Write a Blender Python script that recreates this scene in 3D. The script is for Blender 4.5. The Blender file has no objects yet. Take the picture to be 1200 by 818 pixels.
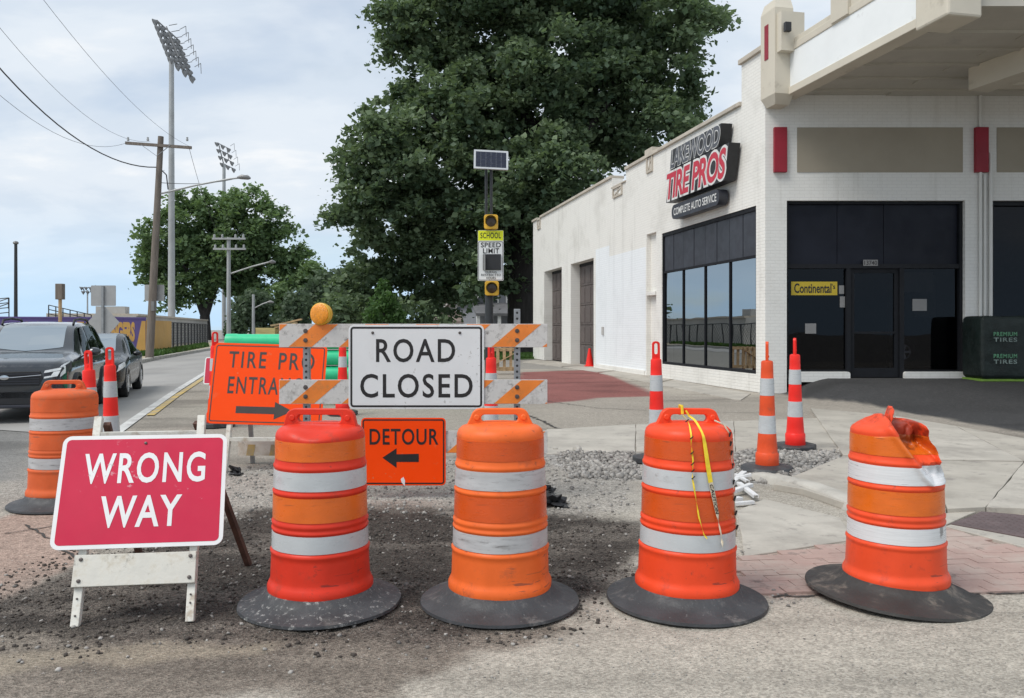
import bpy, bmesh, math, random
import numpy as np
from mathutils import Vector, Matrix, Euler

random.seed(7)
RNG = np.random.default_rng(11)
SC = bpy.context.scene
COL = SC.collection
R = math.radians

# ------------------------------------------------------------------ camera
F, CX, HY, H = 960.0, 600.0, 386.0, 1.45        # focal length (px of a 1200 px wide picture), horizon row, eye height
cam_d = bpy.data.cameras.new('camera')
cam = bpy.data.objects.new('camera', cam_d)
COL.objects.link(cam)
cam.location = (0, 0, H)
cam.rotation_euler = (R(90), 0, 0)
cam_d.sensor_width = 36.0
cam_d.lens = 36.0 * F / 1200.0
cam_d.shift_y = -(409.0 - HY) / 1200.0
cam_d.clip_start = 0.05
cam_d.clip_end = 2000
SC.camera = cam

# ------------------------------------------------------------------ world, sun, exposure
SUN_EL, SUN_AZ = R(54), R(236)                  # azimuth clockwise from +Y: behind the camera and to the left
SC.view_settings.view_transform = 'Standard'
SC.view_settings.look = 'None'
SC.view_settings.gamma = 1.0
SC.view_settings.use_curve_mapping = False
SC.view_settings.exposure = 0.80

world = bpy.data.worlds.new('World')
SC.world = world
world.use_nodes = True


def build_world():
    nt = world.node_tree
    N, L = nt.nodes, nt.links
    N.clear()
    out = N.new('ShaderNodeOutputWorld')
    sky = N.new('ShaderNodeTexSky')
    sky.sky_type = 'NISHITA'
    sky.sun_disc = False
    sky.sun_elevation = SUN_EL
    sky.sun_rotation = SUN_AZ
    sky.air_density = 1.0
    sky.dust_density = 0.6
    bg = N.new('ShaderNodeBackground')
    bg.inputs['Strength'].default_value = 0.085
    L.new(sky.outputs[0], bg.inputs['Color'])
    tc = N.new('ShaderNodeTexCoord')
    sep = N.new('ShaderNodeSeparateXYZ')
    L.new(tc.outputs['Generated'], sep.inputs[0])

    def math_(op, a, b=None, clamp=False):
        n = N.new('ShaderNodeMath')
        n.operation = op
        n.use_clamp = clamp
        for i, v in enumerate((a, b)):
            if v is None:
                continue
            if isinstance(v, (int, float)):
                n.inputs[i].default_value = v
            else:
                L.new(v, n.inputs[i])
        return n.outputs[0]
    zz = math_('MAXIMUM', sep.outputs['Z'], 0.0)
    den = math_('ADD', zz, 0.26)
    u = math_('DIVIDE', sep.outputs['X'], den)
    v = math_('DIVIDE', sep.outputs['Y'], den)
    cmb = N.new('ShaderNodeCombineXYZ')
    L.new(u, cmb.inputs[0])
    L.new(v, cmb.inputs[1])

    def noise(scale, detail, rough, off):
        mp = N.new('ShaderNodeMapping')
        mp.inputs['Location'].default_value = off
        mp.inputs['Scale'].default_value = (1.15, 1.55, 1.0)
        L.new(cmb.outputs[0], mp.inputs[0])
        n = N.new('ShaderNodeTexNoise')
        n.inputs['Scale'].default_value = scale
        n.inputs['Detail'].default_value = detail
        n.inputs['Roughness'].default_value = rough
        n.inputs['Distortion'].default_value = 0.25
        L.new(mp.outputs[0], n.inputs['Vector'])
        return n.outputs['Fac']

    def ramp(fac, stops):
        r = N.new('ShaderNodeValToRGB')
        r.color_ramp.interpolation = 'EASE'
        el = r.color_ramp.elements
        for i, (p, c) in enumerate(stops):
            e = el[i] if i < 2 else el.new(p)
            e.position = p
            e.color = (c[0], c[1], c[2], 1)
        L.new(fac, r.inputs[0])
        return r.outputs['Color']
    shade = noise(1.5, 6.0, 0.56, (3.1, 1.7, 0))
    body = ramp(shade, [(0.30, (0.345, 0.40, 0.465)), (0.44, (0.40, 0.45, 0.51)), (0.56, (0.455, 0.495, 0.54)), (0.68, (0.54, 0.555, 0.57))])
    cl = N.new('ShaderNodeBackground')
    lowc = N.new('ShaderNodeMapRange')
    lowc.interpolation_type = 'SMOOTHSTEP'
    lowc.inputs['From Min'].default_value = 0.0
    lowc.inputs['From Max'].default_value = 0.16
    lowc.inputs['To Min'].default_value = 0.85
    lowc.inputs['To Max'].default_value = 0.0
    L.new(sep.outputs['Z'], lowc.inputs['Value'])
    bm_ = N.new('ShaderNodeMix')
    bm_.data_type = 'RGBA'
    L.new(lowc.outputs[0], bm_.inputs['Factor'])
    L.new(body, bm_.inputs[6])
    bm_.inputs[7].default_value = (0.315, 0.455, 0.59, 1)
    L.new(bm_.outputs[2], cl.inputs['Color'])
    cl.inputs['Strength'].default_value = 1.0
    # a clear pale blue low sky plus a few gaps in the deck higher up
    gaps = ramp(noise(1.3, 5.0, 0.5, (8.3, -2.2, 0)), [(0.33, (.72, .72, .72)), (0.47, (1, 1, 1))])
    low = N.new('ShaderNodeMapRange')
    low.interpolation_type = 'SMOOTHSTEP'
    low.inputs['From Min'].default_value = 0.02
    low.inputs['From Max'].default_value = 0.17
    low.inputs['To Min'].default_value = 1.0
    low.inputs['To Max'].default_value = 1.0
    L.new(sep.outputs['Z'], low.inputs['Value'])
    cover = math_('MULTIPLY', gaps, low.outputs[0], True)
    mx = N.new('ShaderNodeMixShader')
    L.new(cover, mx.inputs[0])
    L.new(bg.outputs[0], mx.inputs[1])
    L.new(cl.outputs[0], mx.inputs[2])
    L.new(mx.outputs[0], out.inputs['Surface'])


build_world()

sun_d = bpy.data.lights.new('sun', 'SUN')
sun_d.energy = 1.5
sun_d.angle = R(30)
sun_d.color = (1.0, 0.96, 0.90)
sun = bpy.data.objects.new('sun', sun_d)
COL.objects.link(sun)
_sd = Vector((math.sin(SUN_AZ) * math.cos(SUN_EL), math.cos(SUN_AZ) * math.cos(SUN_EL), math.sin(SUN_EL)))
sun.rotation_euler = _sd.to_track_quat('Z', 'Y').to_euler()
sun.location = (-10, -10, 30)


# ------------------------------------------------------------------ where a point of the photograph stands
def W(px, py, Y):
    return Vector(((px - CX) / F * Y, Y, H - (py - HY) / F * Y))


def G(px, py, z=0.0):
    Y = (H - z) * F / (py - HY)
    return Vector(((px - CX) / F * Y, Y, z))


# ------------------------------------------------------------------ materials
def srgb(r, g, b):
    def c(v):
        v /= 255.0
        return v / 12.92 if v <= 0.04045 else ((v + 0.055) / 1.055) ** 2.4
    return (c(r), c(g), c(b))


MATS = {}


def pm(name, col, rough=0.6, metal=0.0, var=0.12, scale=4.0, bump=0.0, bscale=60.0, dirt=None, spec=0.5,
       coords='Object', stretch=(1, 1, 1), bdist=0.01, dirt2=None, coat=0.0, scrape=None):
    """Principled material: colour with two scales of mottling, optional dirt layers and fine bump."""
    m = bpy.data.materials.new(name)
    m.use_nodes = True
    nt = m.node_tree
    N, L = nt.nodes, nt.links
    b = N['Principled BSDF']
    b.inputs['Roughness'].default_value = rough
    b.inputs['Metallic'].default_value = metal
    b.inputs['Specular IOR Level'].default_value = spec
    b.inputs['Coat Weight'].default_value = coat
    tc = N.new('ShaderNodeTexCoord')
    mp = N.new('ShaderNodeMapping')
    mp.inputs['Scale'].default_value = stretch
    if coords == 'Position':
        gp_ = N.new('ShaderNodeNewGeometry')
        L.new(gp_.outputs['Position'], mp.inputs[0])
    else:
        L.new(tc.outputs[coords], mp.inputs[0])

    def noise(s, d=5, r=0.6):
        n = N.new('ShaderNodeTexNoise')
        n.inputs['Scale'].default_value = s
        n.inputs['Detail'].default_value = d
        n.inputs['Roughness'].default_value = r
        L.new(mp.outputs[0], n.inputs['Vector'])
        return n.outputs['Fac']

    def mix(fac, a, c):
        x = N.new('ShaderNodeMix')
        x.data_type = 'RGBA'
        L.new(fac, x.inputs['Factor'])
        for i, v in ((6, a), (7, c)):
            if isinstance(v, tuple):
                x.inputs[i].default_value = (*v, 1)
            else:
                L.new(v, x.inputs[i])
        return x.outputs[2]

    def rng(fac, lo, hi, a=0.0, bb=1.0):
        r = N.new('ShaderNodeMapRange')
        r.interpolation_type = 'SMOOTHSTEP'
        for k, v in (('From Min', lo), ('From Max', hi), ('To Min', a), ('To Max', bb)):
            r.inputs[k].default_value = v
        L.new(fac, r.inputs['Value'])
        return r.outputs[0]
    lo = tuple(max(0, c * (1 - var)) for c in col)
    hi = tuple(min(1, c * (1 + var)) for c in col)
    c = mix(rng(noise(scale), 0.3, 0.7), lo, hi)
    if dirt:
        dc, amt, ds = dirt
        c = mix(rng(noise(ds, 8, 0.7), 0.62 - amt * 0.3, 0.72 - amt * 0.1, 0, min(1, 0.55 + amt * 0.4)), c, dc)
    if dirt2:
        dc, amt, ds = dirt2
        c = mix(rng(noise(ds, 8, 0.75), 0.62 - amt * 0.3, 0.70 - amt * 0.1, 0, min(1, 0.6 + amt * 0.4)), c, dc)
    if scrape:
        # long thin scrape marks, stretched along one direction
        sc_, lo_, fr_ = scrape
        m2 = N.new('ShaderNodeMapping')
        m2.inputs['Scale'].default_value = fr_
        m2.inputs['Rotation'].default_value = (0.10, 0.06, 0)
        L.new(tc.outputs['Object'], m2.inputs[0])
        n2 = N.new('ShaderNodeTexNoise')
        n2.inputs['Scale'].default_value = 1.0
        n2.inputs['Detail'].default_value = 4
        n2.inputs['Roughness'].default_value = 0.55
        L.new(m2.outputs[0], n2.inputs['Vector'])
        k1 = rng(n2.outputs['Fac'], lo_, lo_ + 0.05, 0, 0.75)
        k2 = rng(noise(3.1, 3, 0.5), 0.50, 0.60)
        mm = N.new('ShaderNodeMath')
        mm.operation = 'MULTIPLY'
        L.new(k1, mm.inputs[0])
        L.new(k2, mm.inputs[1])
        c = mix(mm.outputs[0], c, sc_)
    L.new(c, b.inputs['Base Color'])
    rr = rng(noise(scale * 2.3), 0.3, 0.7, max(0.02, rough - 0.08), min(1, rough + 0.08))
    L.new(rr, b.inputs['Roughness'])
    if bump:
        bn = N.new('ShaderNodeBump')
        bn.inputs['Strength'].default_value = bump
        bn.inputs['Distance'].default_value = bdist
        L.new(noise(bscale, 6, 0.65), bn.inputs['Height'])
        L.new(bn.outputs[0], b.inputs['Normal'])
    MATS[name] = m
    return m


def glass_mat(name, tint, refl_ior, gloss_col=(1, 1, 1), rough=0.0):
    m = bpy.data.materials.new(name)
    m.use_nodes = True
    nt = m.node_tree
    N, L = nt.nodes, nt.links
    N.remove(N['Principled BSDF'])
    out = N['Material Output']
    tr = N.new('ShaderNodeBsdfTransparent')
    tr.inputs[0].default_value = (*tint, 1)
    gl = N.new('ShaderNodeBsdfGlossy')
    gl.inputs['Roughness'].default_value = rough
    gl.inputs[0].default_value = (*gloss_col, 1)
    fr = N.new('ShaderNodeFresnel')
    fr.inputs[0].default_value = refl_ior
    tc = N.new('ShaderNodeTexCoord')
    nz = N.new('ShaderNodeTexNoise')
    nz.inputs['Scale'].default_value = 0.9
    nz.inputs['Detail'].default_value = 1.0
    L.new(tc.outputs['Object'], nz.inputs['Vector'])
    bp = N.new('ShaderNodeBump')
    bp.inputs['Strength'].default_value = 0.05
    bp.inputs['Distance'].default_value = 0.05
    L.new(nz.outputs['Fac'], bp.inputs['Height'])
    L.new(bp.outputs[0], gl.inputs['Normal'])
    mx = N.new('ShaderNodeMixShader')
    L.new(fr.outputs[0], mx.inputs[0])
    L.new(tr.outputs[0], mx.inputs[1])
    L.new(gl.outputs[0], mx.inputs[2])
    L.new(mx.outputs[0], out.inputs['Surface'])
    return m


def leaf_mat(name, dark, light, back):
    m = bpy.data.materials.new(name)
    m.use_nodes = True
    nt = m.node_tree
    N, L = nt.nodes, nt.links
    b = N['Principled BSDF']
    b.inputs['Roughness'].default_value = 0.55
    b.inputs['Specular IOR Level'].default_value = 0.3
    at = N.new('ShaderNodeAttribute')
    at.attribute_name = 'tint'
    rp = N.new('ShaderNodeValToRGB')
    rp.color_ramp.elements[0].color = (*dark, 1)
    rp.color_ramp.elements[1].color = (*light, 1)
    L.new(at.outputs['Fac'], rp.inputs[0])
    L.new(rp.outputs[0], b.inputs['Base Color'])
    t = N.new('ShaderNodeBsdfTranslucent')
    t.inputs[0].default_value = (*back, 1)
    mx = N.new('ShaderNodeMixShader')
    mx.inputs[0].default_value = 0.36
    L.new(b.outputs[0], mx.inputs[1])
    L.new(t.outputs[0], mx.inputs[2])
    L.new(mx.outputs[0], N['Material Output'].inputs['Surface'])
    return m


def brick_mat(name, col, bw=0.22, bh=0.075, strength=0.5, var=0.06, dirt=(0.45, 0.43, 0.38), amt=0.25):
    """Painted brickwork: the coursing shows only as fine relief under the paint. UV = metres along wall, height."""
    m = bpy.data.materials.new(name)
    m.use_nodes = True
    nt = m.node_tree
    N, L = nt.nodes, nt.links
    b = N['Principled BSDF']
    b.inputs['Roughness'].default_value = 0.6
    uv = N.new('ShaderNodeUVMap')
    br = N.new('ShaderNodeTexBrick')
    br.inputs['Scale'].default_value = 1.0
    br.inputs['Brick Width'].default_value = bw
    br.inputs['Row Height'].default_value = bh
    br.inputs['Mortar Size'].default_value = 0.008
    br.inputs['Mortar Smooth'].default_value = 0.4
    br.inputs['Color1'].default_value = (1, 1, 1, 1)
    br.inputs['Color2'].default_value = (0.75, 0.75, 0.75, 1)
    br.inputs['Mortar'].default_value = (0.0, 0.0, 0.0, 1)
    L.new(uv.outputs[0], br.inputs['Vector'])
    n1 = N.new('ShaderNodeTexNoise')
    n1.inputs['Scale'].default_value = 0.7
    n1.inputs['Detail'].default_value = 7
    n1.inputs['Roughness'].default_value = 0.65
    L.new(uv.outputs[0], n1.inputs['Vector'])
    n2 = N.new('ShaderNodeTexNoise')
    n2.inputs['Scale'].default_value = 30
    n2.inputs['Detail'].default_value = 3
    L.new(uv.outputs[0], n2.inputs['Vector'])
    x = N.new('ShaderNodeMix')
    x.data_type = 'RGBA'
    mr = N.new('ShaderNodeMapRange')
    mr.inputs['From Min'].default_value = 0.5
    mr.inputs['From Max'].default_value = 0.72
    mr.inputs['To Max'].default_value = amt
    L.new(n1.outputs['Fac'], mr.inputs['Value'])
    L.new(mr.outputs[0], x.inputs['Factor'])
    y = N.new('ShaderNodeMix')
    y.data_type = 'RGBA'
    L.new(br.outputs['Color'], y.inputs['Factor'])
    y.inputs[6].default_value = (*(c * 0.90 for c in col), 1)
    y.inputs[7].default_value = (*col, 1)
    L.new(y.outputs[2], x.inputs[6])
    x.inputs[7].default_value = (*dirt, 1)
    dm_ = N.new('ShaderNodeMapping')
    dm_.inputs['Scale'].default_value = (3.2, 0.16, 1)
    L.new(uv.outputs[0], dm_.inputs[0])
    dn_ = N.new('ShaderNodeTexNoise')
    dn_.inputs['Scale'].default_value = 1.0
    dn_.inputs['Detail'].default_value = 6
    dn_.inputs['Roughness'].default_value = 0.6
    L.new(dm_.outputs[0], dn_.inputs['Vector'])
    dr_ = N.new('ShaderNodeMapRange')
    dr_.inputs['From Min'].default_value = 0.55
    dr_.inputs['From Max'].default_value = 0.75
    dr_.inputs['To Max'].default_value = 0.42
    L.new(dn_.outputs['Fac'], dr_.inputs['Value'])
    dx_ = N.new('ShaderNodeMix')
    dx_.data_type = 'RGBA'
    L.new(dr_.outputs[0], dx_.inputs['Factor'])
    L.new(x.outputs[2], dx_.inputs[6])
    dx_.inputs[7].default_value = (*(q * 0.9 for q in dirt), 1)
    L.new(dx_.outputs[2], b.inputs['Base Color'])
    ad = N.new('ShaderNodeMath')
    ad.operation = 'MULTIPLY_ADD'
    L.new(n2.outputs['Fac'], ad.inputs[0])
    ad.inputs[1].default_value = 0.5
    L.new(br.outputs['Color'], ad.inputs[2])
    bp = N.new('ShaderNodeBump')
    bp.inputs['Strength'].default_value = strength
    bp.inputs['Distance'].default_value = 0.012
    L.new(ad.outputs[0], bp.inputs['Height'])
    L.new(bp.outputs[0], b.inputs['Normal'])
    return m


M_red = pm('drum_red', (0.68, 0.040, 0.018), 0.42, var=0.10, scale=3, dirt=((0.40, 0.05, 0.03), 0.22, 8), dirt2=((.14,.04,.03), .12, 12), bump=0.08, bscale=30, spec=0.25, scrape=((.16, .035, .03), 0.63, (7, 7, 70)))
M_orange = pm('drum_orange', (0.82, 0.145, 0.028), 0.45, var=0.10, scale=3, dirt=((0.50, 0.11, 0.04), 0.28, 7), dirt2=((.16,.06,.04), .16, 11), bump=0.08, bscale=30, spec=0.25, scrape=((.22, .075, .05), 0.60, (7, 7, 70)))
M_oranged = pm('drum_orange_dusty', (0.70, 0.13, 0.04), 0.55, var=0.14, scale=3, dirt=((0.36, 0.14, 0.08), 0.35, 6), bump=0.1, bscale=30, spec=0.2, scrape=((.20, .10, .07), 0.60, (7, 7, 70)))
M_scarlet = pm('drum_scarlet', (0.82, 0.070, 0.020), 0.40, var=0.08, scale=3, dirt=((0.50, 0.06, 0.03), 0.18, 8), dirt2=((.16,.05,.04), .05, 17), bump=0.08, bscale=30, spec=0.25, scrape=((.18, .045, .035), 0.63, (7, 7, 70)))
M_shO = pm('sheeting_orange', (0.70, 0.135, 0.012), 0.30, var=0.07, scale=5, stretch=(1, 1, 2), dirt=((0.56, 0.085, 0.012), 0.15, 4), bump=.12, bscale=160, scrape=((.30, .07, .02), 0.63, (7, 7, 70)))
M_shO2 = pm('sheeting_red_orange', (0.62, 0.085, 0.010), 0.30, var=0.08, scale=5, stretch=(1, 1, 2.5), dirt=((0.46, 0.055, 0.012), 0.25, 5), bump=.12, bscale=160, scrape=((.22, .05, .02), 0.63, (7, 7, 70)))
M_shW = pm('sheeting_white', (0.49, 0.51, 0.52), 0.28, var=0.06, scale=4, stretch=(1, 1, 2), dirt=((0.36, 0.36, 0.36), 0.08, 7), dirt2=((.16,.15,.14), 0.0, 14), scrape=((.20, .20, .20), 0.63, (7, 7, 70)))
M_shWd = pm('sheeting_white_worn', (0.46, 0.46, 0.465), 0.35, var=0.10, scale=4, stretch=(1, 1, 6), dirt=((0.26, 0.25, 0.25), 0.40, 6), dirt2=((0.10, 0.09, 0.09), 0.16, 14), scrape=((.12, .115, .11), 0.60, (7, 7, 70)))
M_rubber = pm('rubber_base', (0.044, 0.046, 0.050), 0.58, var=0.25, scale=5, bump=0.4, bscale=45, dirt=((0.19, 0.18, 0.17), 0.25, 7), dirt2=((0.42, 0.42, 0.40), 0.0, 30))
M_rubber2 = pm('rubber_base_brown', (0.036, 0.034, 0.032), 0.65, var=0.25, scale=5, bump=0.4, bscale=45, dirt=((0.20, 0.17, 0.14), 0.35, 6))
M_black = pm('black_plastic', (0.018, 0.018, 0.020), 0.5, var=0.2)
M_signred = pm('sign_red', srgb(196, 46, 74), 0.38, var=0.05, scale=3, dirt=(srgb(182, 60, 84), 0.2, 4), spec=0.2, scrape=((.62, .30, .34), 0.63, (30, 5, 40)))
M_signwhite = pm('sign_white', (0.74, 0.74, 0.74), 0.4, var=0.03, scale=3, dirt=((0.56, 0.55, 0.52), 0.05, 7), scrape=((.45, .44, .42), 0.63, (30, 5, 40)))
M_signgrey = pm('sign_back_aluminium', (0.36, 0.36, 0.36), 0.5, metal=0.3, var=0.06)
M_fluor = pm('sign_fluorescent_orange', (1.0, 0.068, 0.004), 0.40, var=0.03, scale=2, spec=0.15, scrape=((.75, .16, .06), 0.63, (30, 5, 40)))
M_fluor2 = pm('sign_orange', (1.0, 0.080, 0.008), 0.40, var=0.04, scale=2, dirt=((0.85, 0.16, 0.06), 0.1, 5), spec=0.15, scrape=((.70, .20, .09), 0.63, (30, 5, 40)))
M_ink = pm('sign_black', (0.016, 0.014, 0.014), 0.5, var=0.1)
M_inkg = pm('sign_faded_black', (0.055, 0.045, 0.04), 0.5, var=0.1)
M_yg = pm('sign_yellow_green', srgb(222, 226, 20), 0.4, var=0.03)
M_whitepaint = pm('white_painted_steel', (0.66, 0.64, 0.58), 0.5, var=0.1, scale=8, dirt=((0.36, 0.27, 0.18), 0.45, 12), bump=0.15, bscale=40)
M_board = pm('white_painted_board', (0.62, 0.60, 0.54), 0.6, var=0.10, scale=6, dirt=((0.40, 0.34, 0.25), 0.60, 6), dirt2=((0.10, 0.085, 0.07), 0.30, 7), bump=0.2, bscale=40)
M_rail = pm('barricade_board', (0.62, 0.60, 0.575), 0.5, var=0.10, scale=7, dirt=((0.30, 0.28, 0.26), 0.55, 7), dirt2=((0.07, 0.06, 0.055), 0.30, 13))
M_stripe = pm('barricade_stripe', (0.80, 0.22, 0.03), 0.4, var=0.12, scale=7, dirt=((0.46, 0.20, 0.06), 0.35, 8), dirt2=((0.12, 0.07, 0.05), 0.18, 14))
M_galv = pm('galvanised_steel', (0.30, 0.31, 0.32), 0.45, metal=0.6, var=0.15, scale=9, bump=0.1)
M_rust = pm('rusty_steel', (0.10, 0.045, 0.03), 0.8, var=0.3, scale=14, bump=0.3)
M_bolt = pm('bolt_steel', (0.10, 0.085, 0.08), 0.5, metal=0.5, var=0.2, scale=20)
M_amber = pm('amber_lens', (0.80, 0.28, 0.01), 0.18, var=0.15, scale=40, bump=0.5, bscale=120, spec=0.7)
M_yellowp = pm('yellow_plastic', (0.72, 0.40, 0.03), 0.45, var=0.1)
M_tape = pm('caution_tape', (0.80, 0.60, 0.03), 0.4, var=0.15, scale=20)
M_tapew = pm('worn_tape', (0.62, 0.55, 0.42), 0.5, var=0.2, scale=20, dirt=((0.08, 0.07, 0.05), 0.25, 50))
M_chan = pm('channelizer_red', (0.84, 0.030, 0.022), 0.38, var=0.06, dirt=((0.5, 0.05, 0.03), 0.08, 9), spec=0.25)
M_chano = pm('channelizer_orange', (0.72, 0.085, 0.025), 0.45, var=0.12, dirt=((0.38, 0.09, 0.05), 0.25, 9), spec=0.25)
M_pipe = pm('green_pvc', (0.035, 0.56, 0.27), 0.35, var=0.06, dirt=((0.10, 0.45, 0.26), 0.2, 3))
M_wood = pm('raw_timber', (0.42, 0.29, 0.16), 0.75, var=0.2, scale=3, stretch=(1, 8, 8), bump=0.2)
M_wood2 = pm('yellow_timber', (0.48, 0.38, 0.16), 0.75, var=0.2, scale=3, stretch=(1, 8, 8), bump=0.2)
M_pole = pm('weathered_pole', (0.165, 0.14, 0.12), 0.85, var=0.2, scale=2, stretch=(6, 6, 0.6), bump=0.5, bscale=14)
M_steelpole = pm('grey_steel_pole', (0.36, 0.37, 0.37), 0.5, metal=0.2, var=0.12, scale=0.6)
M_lampgrey = pm('lamp_housing', (0.20, 0.20, 0.20), 0.45, metal=0.3, var=0.1)
M_lampglass = pm('lamp_glass', (0.45, 0.46, 0.47), 0.15, var=0.1)
M_bpole = pm('black_pole', (0.025, 0.027, 0.03), 0.5, var=0.1)
M_wire = pm('cable', (0.05, 0.05, 0.055), 0.7, var=0.05)
M_solar = pm('solar_cell', (0.028, 0.034, 0.055), 0.55, var=0.15, scale=14, spec=.2)
M_alu = pm('aluminium_frame', (0.55, 0.56, 0.57), 0.4, metal=0.4, var=0.05)
M_purple = pm('purple_mural', (0.115, 0.085, 0.26), 0.7, var=0.08, scale=0.8, bump=0.1)
M_gold = pm('gold_mural', (0.60, 0.35, 0.10), 0.7, var=0.08, scale=0.8)
M_concwall = pm('grey_block_wall', (0.42, 0.41, 0.39), 0.85, var=0.1, scale=0.7, bump=0.2, bscale=8)
M_bark = pm('bark', (0.030, 0.027, 0.025), 0.95, var=0.3, scale=1.5, stretch=(4, 4, 0.7), bump=0.8, bscale=7, bdist=0.05)
M_cream = pm('cream_stucco', (0.58, 0.535, 0.445), 0.75, var=0.04, scale=1.2, bump=0.1, bscale=30, dirt=((0.40, 0.36, 0.29), 0.15, 1.5))
M_coping = pm('coping_stone', (0.50, 0.45, 0.38), 0.8, var=0.10, scale=1.5, dirt=((0.30, 0.27, 0.24), 0.25, 2), bump=0.2, bscale=20)
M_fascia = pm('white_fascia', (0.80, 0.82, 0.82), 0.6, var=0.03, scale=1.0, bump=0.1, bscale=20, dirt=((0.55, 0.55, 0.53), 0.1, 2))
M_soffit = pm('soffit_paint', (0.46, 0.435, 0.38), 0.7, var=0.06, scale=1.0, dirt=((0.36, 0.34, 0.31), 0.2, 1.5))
M_beige = pm('beige_panel', (0.31, 0.275, 0.215), 0.7, var=0.05, scale=1.0)
M_redtile = pm('red_tile', (0.26, 0.007, 0.022), 0.5, var=0.12, scale=2)
M_frame = pm('black_frame', (0.009, 0.010, 0.013), 0.6, var=0.1, spec=.25)
M_panel = pm('charcoal_panel', (0.030, 0.032, 0.042), 0.45, var=0.12, scale=1.5)
M_navy = pm('dark_transom', (0.007, 0.009, 0.017), 0.55, var=0.15, scale=1, spec=.25)
M_door = pm('brown_door', (0.105, 0.085, 0.078), 0.6, var=0.10, scale=1.5)
M_interior = pm('dark_interior', (0.020, 0.020, 0.022), 0.9, var=0.2)
M_intwall = pm('interior_partition', (0.10, 0.085, 0.07), 0.9, var=0.2)
M_paper = pm('paper', (0.20, 0.20, 0.20), 0.7, var=0.05)
M_banner = pm('yellow_banner', (0.46, 0.34, 0.02), 0.5, var=0.04)
M_tyre = pm('tyre', (0.016, 0.016, 0.017), 0.75, var=0.2, bump=0.2)
M_rim = pm('alloy', (0.58, 0.59, 0.60), 0.35, metal=0.25, var=0.08)
M_suv = pm('charcoal_car_paint', (0.026, 0.031, 0.038), 0.20, metal=0.3, var=0.06, coat=1.0)
M_sedan = pm('black_car_paint', (0.012, 0.014, 0.017), 0.28, metal=0.1, var=0.06, coat=.4, spec=.35)
M_chrome = pm('chrome', (0.6, 0.6, 0.62), 0.15, metal=1.0, var=0.03)
M_headlamp = pm('headlight_lens', (0.86, 0.89, 0.92), 0.12, var=0.12, scale=14)
M_cover = pm('green_cover', (0.005, 0.012, 0.010), 0.6, var=0.3, scale=2.5, bump=0.5, bscale=6, bdist=0.05)
M_mint = pm('mint_print', (0.09, 0.26, 0.14), 0.6, var=0.15)
M_greycover = pm('grey_print', (0.17, 0.22, 0.20), 0.6, var=0.2)
M_lime = pm('lime_cloth', (0.16, 0.28, 0.04), 0.8, var=0.2)
M_carglass = glass_mat('car_glass', (0.25, 0.27, 0.27), 1.30, (.50, .54, .56))
M_shopglass = glass_mat('shop_glass', (0.26, 0.26, 0.28), 1.42, (0.55, 0.56, 0.6))
M_sideglass = glass_mat('tinted_window', (0.10, 0.11, 0.12), 5.0, (0.92, 0.97, 1.0))
M_conc = pm('kerb_concrete', (0.40, 0.38, 0.34), 0.85, var=0.15, scale=3, bump=0.5, bscale=30, dirt=((0.20, 0.18, 0.16), 0.3, 4))
M_slab = pm('pavement_concrete', (0.43, 0.40, 0.35), 0.85, var=0.12, scale=1.2, bump=0.3, bscale=60, dirt=((0.31, 0.285, 0.25), 0.6, 1.3), dirt2=((0.22, 0.20, 0.18), 0.25, 5))
M_slab2 = pm('worn_pavement_concrete', (0.40, 0.37, 0.32), 0.85, var=0.10, scale=1.2, bump=0.25, bscale=60, dirt=((0.28, 0.255, 0.22), 0.55, 1.4), dirt2=((0.20, 0.18, 0.17), 0.25, 5))
M_paver = pm('worn_red_paver', (0.38, 0.265, 0.23), 0.9, var=0.10, scale=4, coords='Position', bump=0.5, bscale=40, dirt=((0.42, 0.345, 0.30), 0.7, 2.2), dirt2=((0.15, 0.125, 0.11), 0.22, 4))
M_paver2 = pm('red_paver', (0.30, 0.125, 0.11), 0.9, var=0.15, scale=2, bump=0.3, bscale=30, dirt=((0.34, 0.24, 0.21), 0.25, 1.5))
M_mat = pm('tactile_mat', (0.115, 0.085, 0.085), 0.8, var=0.15, scale=5, bump=0.2, bscale=40, dirt=((0.22, 0.19, 0.18), 0.1, 6))
M_stone = pm('gravel_stone', (0.40, 0.385, 0.365), 0.9, var=0.35, scale=8, bump=0.4, bscale=60)
M_scrap = pm('white_scrap_plastic', (0.66, 0.66, 0.66), 0.45, var=0.1, dirt=((0.3, 0.28, 0.26), 0.15, 12))
M_linew = pm('white_line_paint', (0.56, 0.56, 0.54), 0.7, var=0.1, dirt=((0.30, 0.29, 0.28), 0.6, 2.2))
M_liney = pm('yellow_line_paint', (0.50, 0.35, 0.10), 0.7, var=0.1, dirt=((0.28, 0.255, 0.21), 0.75, 2.2))
M_housew = pm('pale_siding', (0.48, 0.47, 0.43), 0.7, var=0.06, scale=0.5)
M_houseg = pm('grey_siding', (0.22, 0.23, 0.25), 0.7, var=0.06, scale=0.5)
M_roofg = pm('grey_shingle', (0.13, 0.13, 0.135), 0.85, var=0.15, scale=1.5)
M_roofb = pm('brown_shingle', (0.20, 0.16, 0.14), 0.85, var=0.15, scale=1.5)
M_brickc = pm('chimney_brick', (0.28, 0.13, 0.085), 0.85, var=0.15, scale=3)
M_trim = pm('white_trim', (0.68, 0.68, 0.66), 0.6, var=0.04)
M_hglass = pm('far_window_glass', (0.05, 0.06, 0.065), 0.1, var=0.2)
M_wallL = brick_mat('side_wall_paint', (0.82, 0.80, 0.75), strength=0.6, amt=.40)
M_wallF = brick_mat('front_wall_paint', (0.72, 0.715, 0.685), strength=0.30)
M_patch = brick_mat('white_repaint', (0.84, 0.865, 0.88), strength=0.5, dirt=(0.60, 0.62, 0.63), amt=0.3)
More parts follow.
